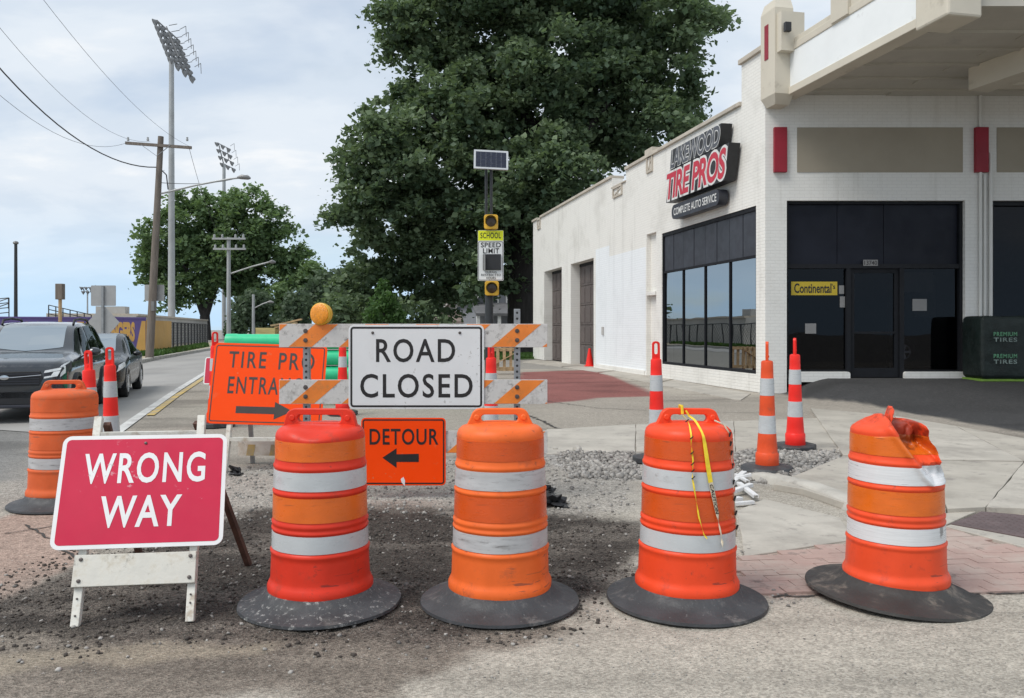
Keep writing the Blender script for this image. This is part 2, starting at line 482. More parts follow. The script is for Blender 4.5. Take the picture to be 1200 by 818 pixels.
M_tan = pm('tan_masonry', (0.45, 0.36, 0.22), 0.8, var=0.08, scale=0.6)
M_leaf = leaf_mat('maple_leaves', (0.062, 0.105, 0.064), (0.215, 0.285, 0.16), (0.16, 0.235, 0.09))
M_leaf2 = leaf_mat('street_tree_leaves', (0.078, 0.135, 0.066), (0.22, 0.315, 0.15), (0.18, 0.28, 0.08))
M_leaf3 = leaf_mat('young_tree_leaves', (0.035, 0.085, 0.025), (0.10, 0.18, 0.055), (0.10, 0.20, 0.04))
M_leaf4 = leaf_mat('far_leaves', (0.055, 0.09, 0.056), (0.15, 0.195, 0.12), (0.11, 0.17, 0.08))
M_grass = leaf_mat('grass_blades', (0.035, 0.085, 0.018), (0.09, 0.17, 0.04), (0.08, 0.15, 0.03))


# ------------------------------------------------------------------ mesh builder
class MB:
    """Collects faces and links them as ONE mesh object."""

    def __init__(self, M=None):
        self.v, self.f, self.mi = [], [], []
        self.M = M
        self.uv = None

    def add(self, vs, fs, mi=0, M=None):
        o = len(self.v)
        for p in vs:
            p = Vector(p)
            if M is not None:
                p = M @ p
            if self.M is not None:
                p = self.M @ p
            self.v.append(p)
        for f in fs:
            self.f.append([i + o for i in f])
            self.mi.append(mi)
        return self

    def box(self, x0, x1, y0, y1, z0, z1, mi=0, M=None):
        vs = [(x0, y0, z0), (x1, y0, z0), (x1, y1, z0), (x0, y1, z0), (x0, y0, z1), (x1, y0, z1), (x1, y1, z1), (x0, y1, z1)]
        return self.add(vs, [(0, 3, 2, 1), (4, 5, 6, 7), (0, 1, 5, 4), (1, 2, 6, 5), (2, 3, 7, 6), (3, 0, 4, 7)], mi, M)

    def bar(self, a, b, w, d, mi=0, up=(0, 0, 1)):
        """rectangular bar from a to b: w wide across, d deep"""
        a, b = Vector(a), Vector(b)
        t = (b - a).normalized()
        s = t.cross(Vector(up))
        if s.length < 1e-4:
            s = t.cross(Vector((0, 1, 0)))
        s.normalize()
        n = s.cross(t)
        vs = [q + s * i * w / 2 + n * j * d / 2 for q in (a, b) for i, j in ((-1, -1), (1, -1), (1, 1), (-1, 1))]
        return self.add(vs, [(0, 3, 2, 1), (4, 5, 6, 7), (0, 1, 5, 4), (1, 2, 6, 5), (2, 3, 7, 6), (3, 0, 4, 7)], mi)

    def tube(self, pts, r, n=8, mi=0, cap=True):
        pts = [Vector(p) for p in pts]
        rs = r if isinstance(r, (list, tuple)) else [r] * len(pts)
        vs = []
        prev = None
        for i, p in enumerate(pts):
            t = (pts[min(i + 1, len(pts) - 1)] - pts[max(i - 1, 0)]).normalized()
            if prev is None:
                u = t.cross(Vector((0.13, 0.2, 1)))
                if u.length < 0.1:
                    u = t.cross(Vector((1, 0, 0)))
            else:
                u = prev - t * prev.dot(t)
            u.normalize()
            prev = u
            w = t.cross(u)
            for k in range(n):
                a = 2 * math.pi * k / n
                vs.append(p + (u * math.cos(a) + w * math.sin(a)) * rs[i])
        fs = []
        for i in range(len(pts) - 1):
            for k in range(n):
                k2 = (k + 1) % n
                fs.append((i * n + k, i * n + k2, (i + 1) * n + k2, (i + 1) * n + k))
        if cap:
            fs.append(tuple(range(n - 1, -1, -1)))
            fs.append(tuple(range((len(pts) - 1) * n, len(pts) * n)))
        return self.add(vs, fs, mi)

    def lathe(self, prof, n=48, mi=0, M=None, close=False):
        vs = []
        for r, z in prof:
            for k in range(n):
                a = 2 * math.pi * k / n
                vs.append((r * math.cos(a), r * math.sin(a), z))
        fs = []
        m = len(prof)
        for i in range(m if close else m - 1):
            j = (i + 1) % m
            for k in range(n):
                k2 = (k + 1) % n
                fs.append((i * n + k, i * n + k2, j * n + k2, j * n + k))
        return self.add(vs, fs, mi, M)

    def prism(self, poly, z0, z1, mi=0, M=None):
        n = len(poly)
        vs = [(p[0], p[1], z0) for p in poly] + [(p[0], p[1], z1) for p in poly]
        fs = [tuple(range(n - 1, -1, -1)), tuple(range(n, 2 * n))]
        fs += [(i, (i + 1) % n, n + (i + 1) % n, n + i) for i in range(n)]
        return self.add(vs, fs, mi, M)

    def quad(self, a, b, c, d, mi=0):
        return self.add([a, b, c, d], [(0, 1, 2, 3)], mi)

    def deform(self, fn):
        self.v = [fn(p) for p in self.v]
        return self

    def build(self, name, mats, parent=None, smooth=False, loc=None, bevel=0.0, uvfn=None, angle=40):
        me = bpy.data.meshes.new(name)
        off = Vector(loc) if loc is not None else None
        me.from_pydata([tuple(p - off) if off is not None else tuple(p) for p in self.v], [], self.f)
        if not isinstance(mats, (list, tuple)):
            mats = [mats]
        for m in mats:
            me.materials.append(m)
        me.polygons.foreach_set('material_index', self.mi)
        if uvfn:
            uvl = me.uv_layers.new(name='UVMap')
            flat = []
            for lp in me.loops:
                flat += uvfn(self.v[lp.vertex_index])
            uvl.data.foreach_set('uv', flat)
        if smooth:
            me.polygons.foreach_set('use_smooth', [True] * len(me.polygons))
            me.set_sharp_from_angle(angle=R(angle))
        me.update()
        o = bpy.data.objects.new(name, me)
        COL.objects.link(o)
        if parent is not None:
            o.parent = parent
        if off is not None and parent is None:
            o.location = off
        if bevel:
            bv = o.modifiers.new('bevel', 'BEVEL')
            bv.width = bevel
            bv.segments = 2
            bv.limit_method = 'ANGLE'
        return o


def thing(name, label, cat, loc=(0, 0, 0), rot=(0, 0, 0), group=None, scale=1.0):
    o = bpy.data.objects.new(name, None)
    o.empty_display_size = 0.2
    COL.objects.link(o)
    o.location = loc
    o.rotation_euler = rot
    o.scale = (scale,) * 3
    tag(o, label, cat, group)
    return o


def tag(o, label=None, cat=None, group=None, kind=None):
    for k, v in (('label', label), ('category', cat), ('group', group), ('kind', kind)):
        if v:
            o[k] = v
    return o


def children_of(o):
    return [c for c in bpy.data.objects if c.parent == o]


def dup(o, parent=None):
    c = o.copy()
    COL.objects.link(c)
    if parent is not None:
        c.parent = parent
    for ch in children_of(o):
        dup(ch, c)
    return c


def frame(origin, x, y, z):
    x, y, z = Vector(x).normalized(), Vector(y).normalized(), Vector(z).normalized()
    m = Matrix(((x.x, y.x, z.x, origin[0]), (x.y, y.y, z.y, origin[1]), (x.z, y.z, z.z, origin[2]), (0, 0, 0, 1)))
    return m


# lettering: text curve turned into a mesh, fitted to a box
_txt = {}


def text_geo(s, weight=0.0, shear=0.0, spacing=1.0):
    key = (s, weight, shear, spacing)
    if key in _txt:
        return _txt[key]
    cu = bpy.data.curves.new('t', 'FONT')
    cu.body = s
    cu.offset = weight
    cu.space_character = spacing
    cu.resolution_u = 4
    cu.fill_mode = 'FRONT'
    ob = bpy.data.objects.new('t', cu)
    COL.objects.link(ob)
    dg = bpy.context.evaluated_depsgraph_get()
    dg.update()
    me = bpy.data.meshes.new_from_object(ob.evaluated_get(dg))
    vs = [Vector((v.co.x + shear * v.co.y, v.co.y, 0)) for v in me.vertices]
    fs = [tuple(p.vertices) for p in me.polygons]
    bpy.data.objects.remove(ob)
    bpy.data.curves.remove(cu)
    bpy.data.meshes.remove(me)
    _txt[key] = (vs, fs)
    return vs, fs


def add_text(mb, s, x0, x1, y0, y1, M, weight=0.0, shear=0.0, spacing=1.0, mi=0, ref=None, z=0.0):
    """fits the text (or sits it in the same fit as ref) into [x0,x1]x[y0,y1] of frame M (x right, y up)"""
    vs, fs = text_geo(s, weight, shear, spacing)
    rv = ref if ref else vs
    ax, bx = min(v.x for v in rv), max(v.x for v in rv)
    ay, by = min(v.y for v in rv), max(v.y for v in rv)
    pts = [(x0 + (v.x - ax) / (bx - ax) * (x1 - x0), y0 + (v.y - ay) / (by - ay) * (y1 - y0), z) for v in vs]
    mb.add(pts, fs, mi, M)
    return rv


def rrect(x0, x1, y0, y1, r, n=5):
    out = []
    for cx, cy, a0 in ((x1 - r, y0 + r, -90), (x1 - r, y1 - r, 0), (x0 + r, y1 - r, 90), (x0 + r, y0 + r, 180)):
        for k in range(n + 1):
            a = R(a0 + 90 * k / n)
            out.append((cx + r * math.cos(a), cy + r * math.sin(a)))
    return out


def ring_prism(mb, outer, inner, z0, z1, mi=0, M=None):
    n = len(outer)
    vs = [(p[0], p[1], z0) for p in outer] + [(p[0], p[1], z0) for p in inner] + [(p[0], p[1], z1) for p in outer] + [(p[0], p[1], z1) for p in inner]
    fs = []
    for i in range(n):
        j = (i + 1) % n
        fs += [(i, j, 2 * n + j, 2 * n + i), (n + j, n + i, 3 * n + i, 3 * n + j), (2 * n + i, 2 * n + j, 3 * n + j, 3 * n + i), (j, i, n + i, n + j)]
    return mb.add(vs, fs, mi, M)


FRONT = frame((0, 0, 0), (1, 0, 0), (0, 0, 1), (0, -1, 0))     # x right, y up, z towards the viewer


# ------------------------------------------------------------------ noise for terrain
def vnoise(x, y, seed=0):
    xi, yi = np.floor(x).astype(np.int64), np.floor(y).astype(np.int64)
    xf, yf = x - xi, y - yi
    u, v = xf * xf * (3 - 2 * xf), yf * yf * (3 - 2 * yf)

    def h(a, b):
        n = (a * 374761393 + b * 668265263 + seed * 982451653) & 0xffffffff
        n = ((n ^ (n >> 13)) * 1274126177) & 0xffffffff
        return ((n ^ (n >> 16)) & 0xffff) / 65535.0
    a, b, c, d = h(xi, yi), h(xi + 1, yi), h(xi, yi + 1), h(xi + 1, yi + 1)
    return (a * (1 - u) + b * u) * (1 - v) + (c * (1 - u) + d * u) * v


def fbm(x, y, seed=0, oct=4):
    s, a, t = 0, 0.5, 0
    for o in range(oct):
        s = s + a * vnoise(x * 2 ** o, y * 2 ** o, seed + o * 17)
        t += a
        a *= 0.5
    return s / t


def poly_sd(poly, x, y):
    """signed distance to polygon, positive inside"""
    d = np.full(x.shape, 1e9)
    inside = np.zeros(x.shape, bool)
    n = len(poly)
    for i in range(n):
        ax, ay = poly[i][0], poly[i][1]
        bx, by = poly[(i + 1) % n][0], poly[(i + 1) % n][1]
        ex, ey = bx - ax, by - ay
        L2 = ex * ex + ey * ey + 1e-12
        t = np.clip(((x - ax) * ex + (y - ay) * ey) / L2, 0, 1)
        d = np.minimum(d, np.hypot(x - ax - t * ex, y - ay - t * ey))
        c = ((ay > y) != (by > y)) & (x < (bx - ax) * (y - ay) / (by - ay + 1e-12) + ax)
        inside ^= c
    return np.where(inside, d, -d)


def gp(*px):
    return [G(a, b) for a, b in px]


def sstep(a, b, x):
    t = np.clip((x - a) / (b - a), 0, 1)
    return t * t * (3 - 2 * t)


# ------------------------------------------------------------------ ground
CORNER = Vector((5.72, 18.5, 0))
WD = Vector((-0.208, 1.0, 0)).normalized()       # the shop's side wall runs this way
WN = Vector((-WD.y, WD.x, 0))                    # outward normal of the side wall (to the left)


def rise(x, y):
    """the lot ramps up to the shop front"""
    k = sstep(14.5, 18.2, y) * sstep(5.95, 7.2, x)
    k = k * (1 - sstep(22, 26, x))
    return 0.35 * k


#   name: (polygon, albedo, edge softness, edge raggedness, relief)
SURF = [
    (gp((0, 555), (300, 545), (640, 532), (745, 528), (745, 600), (600, 612), (250, 612), (0, 610)), (0.335, 0.31, 0.275), 0.12, 0.25, 0.5),       # rubble behind the drums
    (gp((-600, 818), (470, 818), (495, 800), (560, 765), (640, 735), (400, 715), (-600, 735)), (0.205, 0.178, 0.148), 0.10, 0.25, 0.4),           # sandy left foreground
    (gp((-700, 700), (0, 690), (60, 672), (150, 640), (250, 598), (420, 590), (560, 596), (700, 600), (760, 610), (742, 640), (738, 690), (690, 722), (600, 742), (520, 750), (380, 752), (150, 742), (-700, 790)), (0.066, 0.056, 0.048), 0.22, 0.45, 0.9),   # dark earth
    (gp((0, 608), (78, 582), (110, 585), (120, 635), (66, 668), (0, 702), (-500, 760), (-500, 640)), (0.34, 0.25, 0.205), 0.05, 0.12, 0.3),
    (gp((-200, 775), (0, 768), (150, 756), (320, 751), (315, 762), (150, 772), (0, 786), (-200, 795)), (0.29, 0.25, 0.195), 0.05, 0.12, 0.2),   # pale sandy streak        # faded pink paving
    (gp((866, 653), (1003, 634), (1106, 617), (1202, 642), (1255, 650), (1290, 694), (1205, 694), (905, 700), (850, 672)), (0.33, 0.25, 0.215), 0.03, 0.05, 0.2),   # bedding under the pavers
    (gp((640, 528), (745, 530), (755, 562), (672, 560)), (0.38, 0.365, 0.345), 0.10, 0.2, 0.8),                                                   # gravel
    (gp((855, 530), (985, 530), (990, 566), (900, 566), (858, 560)), (0.36, 0.345, 0.325), 0.08, 0.15, 0.8),
    (gp((610, 436), (700, 433), (775, 464), (700, 466), (640, 472), (600, 470)), (0.245, 0.095, 0.085), 0.10, 0.15, 0.1),                           # red driveway
    (gp((906, 459), (940, 467), (1050, 480), (1120, 492), (1210, 509), (1500, 560), (1700, 560), (1700, 440), (930, 440)), (0.052, 0.052, 0.053), 0.10, 0.25, 0.2),  # fresh black asphalt
    (gp((610, 425), (700, 426.5), (900, 462), (900, 466), (775, 463), (700, 432), (610, 434)), (0.37, 0.335, 0.285), 0.1, 0.1, 0.1),               # pavement along the wall
    (gp((130, 446), (60, 520), (0, 560), (-400, 620), (-400, 470), (0, 455)), (0.20, 0.195, 0.185), 0.3, 0.4, 0.1),                                 # left lane
]
BASE_NEAR = (0.375, 0.345, 0.295)    # weathered asphalt with pale aggregate
BASE_MID = (0.305, 0.275, 0.235)
EARTH = SURF[2][0]


def ground_colour(x, y):
    n1 = fbm(x * 0.8, y * 0.8, 3, 5)
    n2 = fbm(x * 3.3, y * 3.3, 9, 4)
    t = sstep(6.0, 9.0, y)[..., None]
    c = np.array(BASE_NEAR) * (1 - t) + np.array(BASE_MID) * t
    c = c * (0.80 + 0.25 * n1 + 0.18 * n2)[..., None]
    rel = np.full(x.shape, 0.15)
    for poly, col, soft, rag, rl in SURF:
        yl = sum(p[1] for p in poly) / len(poly)
        k = max(0.35, 5.0 / max(yl, 1))
        sd = poly_sd(poly, x, y) + rag * (fbm(x * 2.2 * k, y * 2.2 * k, 21, 5) - 0.5) * 2
        w = sstep(-soft, soft, sd)
        cc = np.array(col) * (0.72 + 0.36 * n1 + 0.20 * n2)[..., None]
        c = c * (1 - w[..., None]) + cc * w[..., None]
        rel = rel * (1 - w) + rl * w
    # scuffed pale dust trails over the earth and cracks of tar in the far road
    dust = sstep(0.50, 0.74, fbm(x * 1.3 + 5, y * 4.5, 33, 5)) * sstep(0.1, 0.6, poly_sd(EARTH, x, y) + 0.5)
    c = c * (1 - 0.42 * dust[..., None]) + np.array((0.24, 0.21, 0.18)) * 0.42 * dust[..., None]
    for yc, sl, wd_ in ((3.42, -.05, .10), (3.02, -.03, .09), (3.9, .10, .07)):
        tr = np.exp(-((y - yc - sl * x + .10 * (fbm(x * .8, y * .8, 61, 2) - .5)) / wd_) ** 2) * (rel < .45) * (.4 + .9 * fbm(x * 1.7, y * 6, 62, 3))
        c = c * (1 - .20 * np.clip(tr, 0, 1)[..., None])
    stain = sstep(0.58, 0.74, fbm(x * 0.45 + 2, y * 1.2, 51, 5)) * sstep(7, 9, y) * (rel < 0.5)
    c = c * (1 - 0.30 * stain[..., None])
    return c, rel


def ground_height(x, y, rel):
    z = rise(x, y)
    z = z + rel * 0.030 * (fbm(x * 2.5, y * 2.5, 5, 3) - 0.5) + rel * 0.022 * (fbm(x * 11, y * 11, 6, 3) - 0.5)
    return z - 0.004


def gh(x, y):
    """ground height at one point"""
    ax, ay = np.array([float(x)]), np.array([float(y)])
    c, rel = ground_colour(ax, ay)
    return float(ground_height(ax, ay, rel)[0])


def ground_mat():
    m = bpy.data.materials.new('broken_ground')
    m.use_nodes = True
    nt = m.node_tree
    N, L = nt.nodes, nt.links
    b = N['Principled BSDF']
    b.inputs['Roughness'].default_value = 0.9
    b.inputs['Specular IOR Level'].default_value = 0.25
    at = N.new('ShaderNodeAttribute')
    at.attribute_name = 'albedo'
    rl = N.new('ShaderNodeAttribute')
    rl.attribute_name = 'relief'
    tc = N.new('ShaderNodeTexCoord')

    def noise(s, d, r):
        n = N.new('ShaderNodeTexNoise')
        n.inputs['Scale'].default_value = s
        n.inputs['Detail'].default_value = d
        n.inputs['Roughness'].default_value = r
        L.new(tc.outputs['Object'], n.inputs['Vector'])
        return n.outputs['Fac']
    vo = N.new('ShaderNodeTexVoronoi')
    vo.inputs['Scale'].default_value = 105
    L.new(tc.outputs['Object'], vo.inputs['Vector'])
    sepc = N.new('ShaderNodeSeparateColor')
    L.new(vo.outputs['Color'], sepc.inputs[0])
    # every aggregate chip gets its own tone
    mr = N.new('ShaderNodeMapRange')
    mr.inputs['To Min'].default_value = 0.72
    mr.inputs['To Max'].default_value = 1.26
    L.new(sepc.outputs[0], mr.inputs['Value'])
    mr2 = N.new('ShaderNodeMapRange')
    mr2.inputs['From Min'].default_value = 0.3
    mr2.inputs['From Max'].default_value = 0.7
    mr2.inputs['To Min'].default_value = 0.82
    mr2.inputs['To Max'].default_value = 1.18
    L.new(noise(14, 9, 0.72), mr2.inputs['Value'])
    mu = N.new('ShaderNodeMath')
    mu.operation = 'MULTIPLY'
    L.new(mr.outputs[0], mu.inputs[0])
    L.new(mr2.outputs[0], mu.inputs[1])
    ct = N.new('ShaderNodeMath')
    ct.operation = 'MULTIPLY_ADD'
    L.new(rl.outputs['Fac'], ct.inputs[0])
    ct.inputs[1].default_value = 1.7
    ct.inputs[2].default_value = 0.85
    m1 = N.new('ShaderNodeMath')
    m1.operation = 'SUBTRACT'
    L.new(mu.outputs[0], m1.inputs[0])
    m1.inputs[1].default_value = 1.0
    m2 = N.new('ShaderNodeMath')
    m2.operation = 'MULTIPLY_ADD'
    L.new(m1.outputs[0], m2.inputs[0])
    L.new(ct.outputs[0], m2.inputs[1])
    m2.inputs[2].default_value = 1.0
    m3 = N.new('ShaderNodeMath')
    m3.operation = 'MAXIMUM'
    L.new(m2.outputs[0], m3.inputs[0])
    m3.inputs[1].default_value = 0.25
    mu = m3
    vm = N.new('ShaderNodeVectorMath')
    vm.operation = 'SCALE'
    L.new(at.outputs['Color'], vm.inputs[0])
    L.new(mu.outputs[0], vm.inputs['Scale'])
    # pale crumbs
    cr = N.new('ShaderNodeMapRange')
    cr.inputs['From Min'].default_value = 0.665
    cr.inputs['From Max'].default_value = 0.70
    cr.inputs['To Max'].default_value = 0.75
    L.new(noise(46, 4, 0.6), cr.inputs['Value'])
    mx = N.new('ShaderNodeMix')
    mx.data_type = 'RGBA'
    L.new(cr.outputs[0], mx.inputs['Factor'])
    L.new(vm.outputs[0], mx.inputs[6])
    mx.inputs[7].default_value = (0.44, 0.42, 0.39, 1)
    L.new(mx.outputs[2], b.inputs['Base Color'])
    bp = N.new('ShaderNodeBump')
    bp.inputs['Distance'].default_value = 0.012
    st = N.new('ShaderNodeMapRange')
    st.inputs['To Min'].default_value = 0.35
    st.inputs['To Max'].default_value = 1.0
    L.new(rl.outputs['Fac'], st.inputs['Value'])
    L.new(st.outputs[0], bp.inputs['Strength'])
    ad = N.new('ShaderNodeMath')
    ad.operation = 'ADD'
    L.new(noise(40, 8, 0.7), ad.inputs[0])
    L.new(vo.outputs['Distance'], ad.inputs[1])
    L.new(ad.outputs[0], bp.inputs['Height'])
    L.new(bp.outputs[0], b.inputs['Normal'])
    return m


def build_ground():
    V, Fc, Cc, Rl = [], [], [], []
    off = 0
    for (x0, x1, y0, y1, st, dz) in ((-5.0, 6.5, 2.0, 9.0, 0.04, 0.0), (-24, 30, 8.9, 30, 0.14, -0.003), (-30, -5.0, 1.0, 8.95, 0.2, -0.003), (6.5, 34, 1.0, 8.95, 0.2, -0.003),
                                   (-5.0, 6.5, -6.0, 2.0, 0.25, -0.003)):
        nx, ny = int((x1 - x0) / st) + 1, int((y1 - y0) / st) + 1
        gx, gy = np.meshgrid(np.linspace(x0, x1, nx), np.linspace(y0, y1, ny))
        c, rel = ground_colour(gx, gy)
        z = ground_height(gx, gy, rel) + dz
        V.append(np.stack([gx.ravel(), gy.ravel(), z.ravel()], 1))
        Cc.append(c.reshape(-1, 3))
        Rl.append(rel.ravel())
        idx = np.arange(nx * ny).reshape(ny, nx) + off
        Fc.append(np.stack([idx[:-1, :-1].ravel(), idx[:-1, 1:].ravel(), idx[1:, 1:].ravel(), idx[1:, :-1].ravel()], 1))
        off += nx * ny
    # the far sheet out to the horizon
    far = np.array([(-900, 29.8, -0.02), (900, 29.8, -0.02), (900, 1500, -0.02), (-900, 1500, -0.02), (-900, -300, -0.03), (900, -300, -0.03), (900, 29.8, -0.03), (-900, 29.8, -0.03)], float)
    V.append(far)
    Fc.append(np.array([[off, off + 1, off + 2, off + 3], [off + 4, off + 5, off + 6, off + 7]]))
    Cc.append(np.tile(np.array([[0.27, 0.255, 0.23]]), (8, 1)))
    Rl.append(np.full(8, 0.1))
    V, Fc, Cc, Rl = np.concatenate(V), np.concatenate(Fc), np.concatenate(Cc), np.concatenate(Rl)
    me = fast_mesh('ground', V, Fc)
    ca = me.attributes.new('albedo', 'FLOAT_COLOR', 'POINT')
    ca.data.foreach_set('color', np.concatenate([Cc, np.ones((len(Cc), 1))], 1).astype(np.float32).ravel())
    ra = me.attributes.new('relief', 'FLOAT', 'POINT')
    ra.data.foreach_set('value', Rl.astype(np.float32))
    me.materials.append(ground_mat())
    me.polygons.foreach_set('use_smooth', np.ones(len(Fc), bool))
    o = bpy.data.objects.new('ground', me)
    COL.objects.link(o)
    o['kind'] = 'structure'


def fast_mesh(name, V, Fc):
    k = Fc.shape[1]
    me = bpy.data.meshes.new(name)
    me.vertices.add(len(V))
    me.vertices.foreach_set('co', V.astype(np.float32).ravel())
    me.loops.add(Fc.size)
    me.loops.foreach_set('vertex_index', Fc.astype(np.int32).ravel())
    me.polygons.add(len(Fc))
    me.polygons.foreach_set('loop_start', np.arange(0, Fc.size, k, dtype=np.int32))
    me.update(calc_edges=True)
    return me


build_ground()


def structure(mb, name, mats, **kw):
    o = mb.build(name, mats, **kw)
    o['kind'] = 'structure'
    return o


# street on the left with its markings and kerb
def strip(pts, w, z, zoff=0.0):
    """flat ribbon along ground points"""
    mb = MB()
    pts = [Vector((p[0], p[1], 0)) for p in pts]
    vs = []
    for i, p in enumerate(pts):
        t = (pts[min(i + 1, len(pts) - 1)] - pts[max(i - 1, 0)]).normalized()
        s = Vector((-t.y, t.x, 0)) * w / 2
        vs += [p + s + Vector((0, 0, z)), p - s + Vector((0, 0, z))]
    mb.add(vs, [(2 * i, 2 * i + 1, 2 * i + 3, 2 * i + 2) for i in range(len(pts) - 1)])
    return mb


M_road = pm('street_asphalt', (0.30, 0.29, 0.275), 0.85, var=0.10, scale=0.6, bump=0.3, bscale=40, dirt=((0.22, 0.21, 0.20), 0.3, 0.5), stretch=(1, 0.3, 1))
kerb_pts = [G(60, 455), G(128, 434), G(185, 421.5), G(243, 411), G(290, 404), G(320, 399)]
rd = MB()
rd.add([kerb_pts[0] + Vector((-1, 0, .002)), G(-60, 500) + Vector((0, 0, .002)), G(120, 512) + Vector((0, 0, .002)), G(235, 441) + Vector((0, 0, .002)), G(336, 398) + Vector((0, 0, .002)), kerb_pts[5] + Vector((0, 0, .002)), kerb_pts[4] + Vector((0, 0, .002)), kerb_pts[3] + Vector((0, 0, .002)), kerb_pts[2] + Vector((0, 0, .002)), kerb_pts[1] + Vector((0, 0, .002))],
       [tuple(range(9, -1, -1))])
structure(rd, 'road', M_road)
wl = strip([G(100, 533), G(160, 490), G(205, 459), G(237, 439), G(262, 423)], 0.16, 0.007)
structure(wl, 'lane_marking', M_linew)
yl = strip([G(176, 487), G(207, 464), G(242, 441)], 0.13, 0.008)
structure(yl, 'lane_marking', M_liney)
kb = MB()
for i in range(len(kerb_pts) - 1):
    a, b = kerb_pts[i], kerb_pts[i + 1]
    t = (b - a).normalized()
    s = Vector((-t.y, t.x, 0)) * 0.25
    up = Vector((0, 0, 0.15))
    kb.add([a, b, b + s, a + s, a + up, b + up, b + s + up, a + s + up], [(0, 1, 5, 4), (4, 5, 6, 7), (2, 3, 7, 6)] + ([(0, 4, 7, 3)] if i == 0 else []))
structure(kb, 'kerb', M_conc)
verge = MB()
vz = Vector((0, 0, 0.14))
VERGE = [p + vz + Vector((-0.25, 0, 0)) for p in kerb_pts[:5]]
verge.add(VERGE + [G(262, 402) + vz, G(200, 404) + vz, G(100, 408) + vz, G(-200, 414) + vz, G(-300, 440) + vz], [tuple(range(9, -1, -1))])
M_verge = pm('verge_concrete', (0.36, 0.31, 0.22), 0.9, var=0.12, scale=0.5, dirt=((0.24, 0.20, 0.12), 0.3, 0.8))
structure(verge, 'pavement', M_verge)

# ------------------------------------------------------------------ the tyre shop
ZUP = Vector((0, 0, 1))
FS = frame(CORNER, -WD, ZUP, WN)                 # side wall: x towards the street corner, y up, z outward
FF = frame(CORNER, (1, 0, 0), ZUP, (0, -1, 0))   # front wall: x to the right, y up, z outward
FSi, FFi = FS.inverted(), FF.inverted()


def uvS(p):
    q = FSi @ p
    return (q.x, q.y)


def uvF(p):
    q = FFi @ p
    return (q.x, q.y)


shop = thing('tire_shop', 'white painted brick tire shop with black windows and a canopy over its front', 'building', tuple(CORNER))


def sp(mb, name, mats, parent=None, **kw):
    """part of the shop, modelled in world coordinates"""
    o = mb.build(name, mats, shop if parent is None else parent, **kw)
    if parent is None:
        o.matrix_parent_inverse = Matrix.Translation(-CORNER)
    return o


def fx(px):
    return (px - 600) / F * 18.5 - CORNER.x


def fz(py):
    return H + (HY - py) / F * 18.5


TOP, TOPC = 6.8, 7.78
w = MB(FS)
D = -0.4
GZ = 4.17
w.box(-22.9, -20.63, 0, TOP, D, 0)
w.box(-20.63, -17.47, GZ, TOP, D, 0)
w.box(-17.47, -16.04, 0, TOP, D, 0)
w.box(-16.04, -12.87, GZ, TOP, D, 0)
w.box(-12.87, -10.7, 0, TOP, D, 0)
w.box(-10.7, -9.25, 0, 6.42, D, 0)
w.box(-9.25, -7.35, 0, TOP, D, 0)
w.box(-7.35, -6.55, 0, 4.42, D, -0.14)
w.box(-7.35, -6.55, 4.42, TOP, D, 0)
w.box(-6.55, -6.1, 0, TOP, D, 0)
w.box(-6.1, -0.42, 0, 0.42, D, 0)
w.box(-6.1, -0.42, 4.31, TOP, D, 0)
w.box(-0.42, 0, 0, TOP, D, 0)
w.box(-1.12, 0, TOP, TOPC, D, 0)
sp(w, 'side_wall', M_wallL, uvfn=uvS)
c = MB(FS)
for a, b in ((-22.95, -21.9), (-21.3, -10.7), (-9.25, -7.35), (-6.75, -1.12)):
    c.box(a, b, TOP, TOP + 0.10, D - 0.05, 0.07)
c.box(-21.9, -21.3, TOP - 0.0, TOP + 0.04, D, 0.012)
c.box(-10.7, -9.25, 6.42, 6.47, D - 0.05, 0.05)
c.box(-7.35, -6.75, TOP, TOP + 0.25, D - 0.05, 0.07)
c.box(-1.18, 0.0, TOPC, TOPC + 0.12, D - 0.05, 0.07)
sp(c, 'coping', M_coping, bevel=0.012)
# rain outlets through the parapet
for a, b, z0, z1 in ((-21.9, -21.3, 6.30, 6.80), (-10.55, -9.6, 6.05, 6.42), (-7.30, -6.80, 6.32, 6.86)):
    s = MB(FS)
    ring_prism(s, [(a, z0), (b, z0), (b, z1), (a, z1)], [(a + .06, z0 + .06), (b - .06, z0 + .06), (b - .06, z1 - .06), (a + .06, z1 - .06)], 0.002, 0.05)
    s.box((a + b) / 2 - .03, (a + b) / 2 + .03, z0 + .06, z1 - .06, 0.002, 0.03)
    s.bar((a + .08, z0 + .08, .015), (b - .08, z1 - .08, .015), .05, .02)
    sp(s, 'scupper', M_coping)
p = MB(FS)
p.box(-12.60, -7.42, 0.14, 4.05, 0.0, 0.004)
p.box(-12.60, -11.0, 4.05, 4.45, 0.0, 0.004)
sp(p, 'paint_patch', M_patch, uvfn=uvS)
p = MB(FS)
p.box(-12.2, -7.5, 0.0, 0.16, 0.0, 0.035)
sp(p, 'plinth', M_wallL, uvfn=uvS, bevel=0.01)
p = MB(FS)
p.box(-7.32, -6.58, 2.50, 2.62, -0.14, 0.03)
sp(p, 'ledge', M_wallL, uvfn=uvS, bevel=0.01)
p = MB(FS)
p.box(-11.75, -11.60, 1.25, 1.55, 0.004, 0.06)
sp(p, 'meter_box', M_concwall, bevel=0.01)
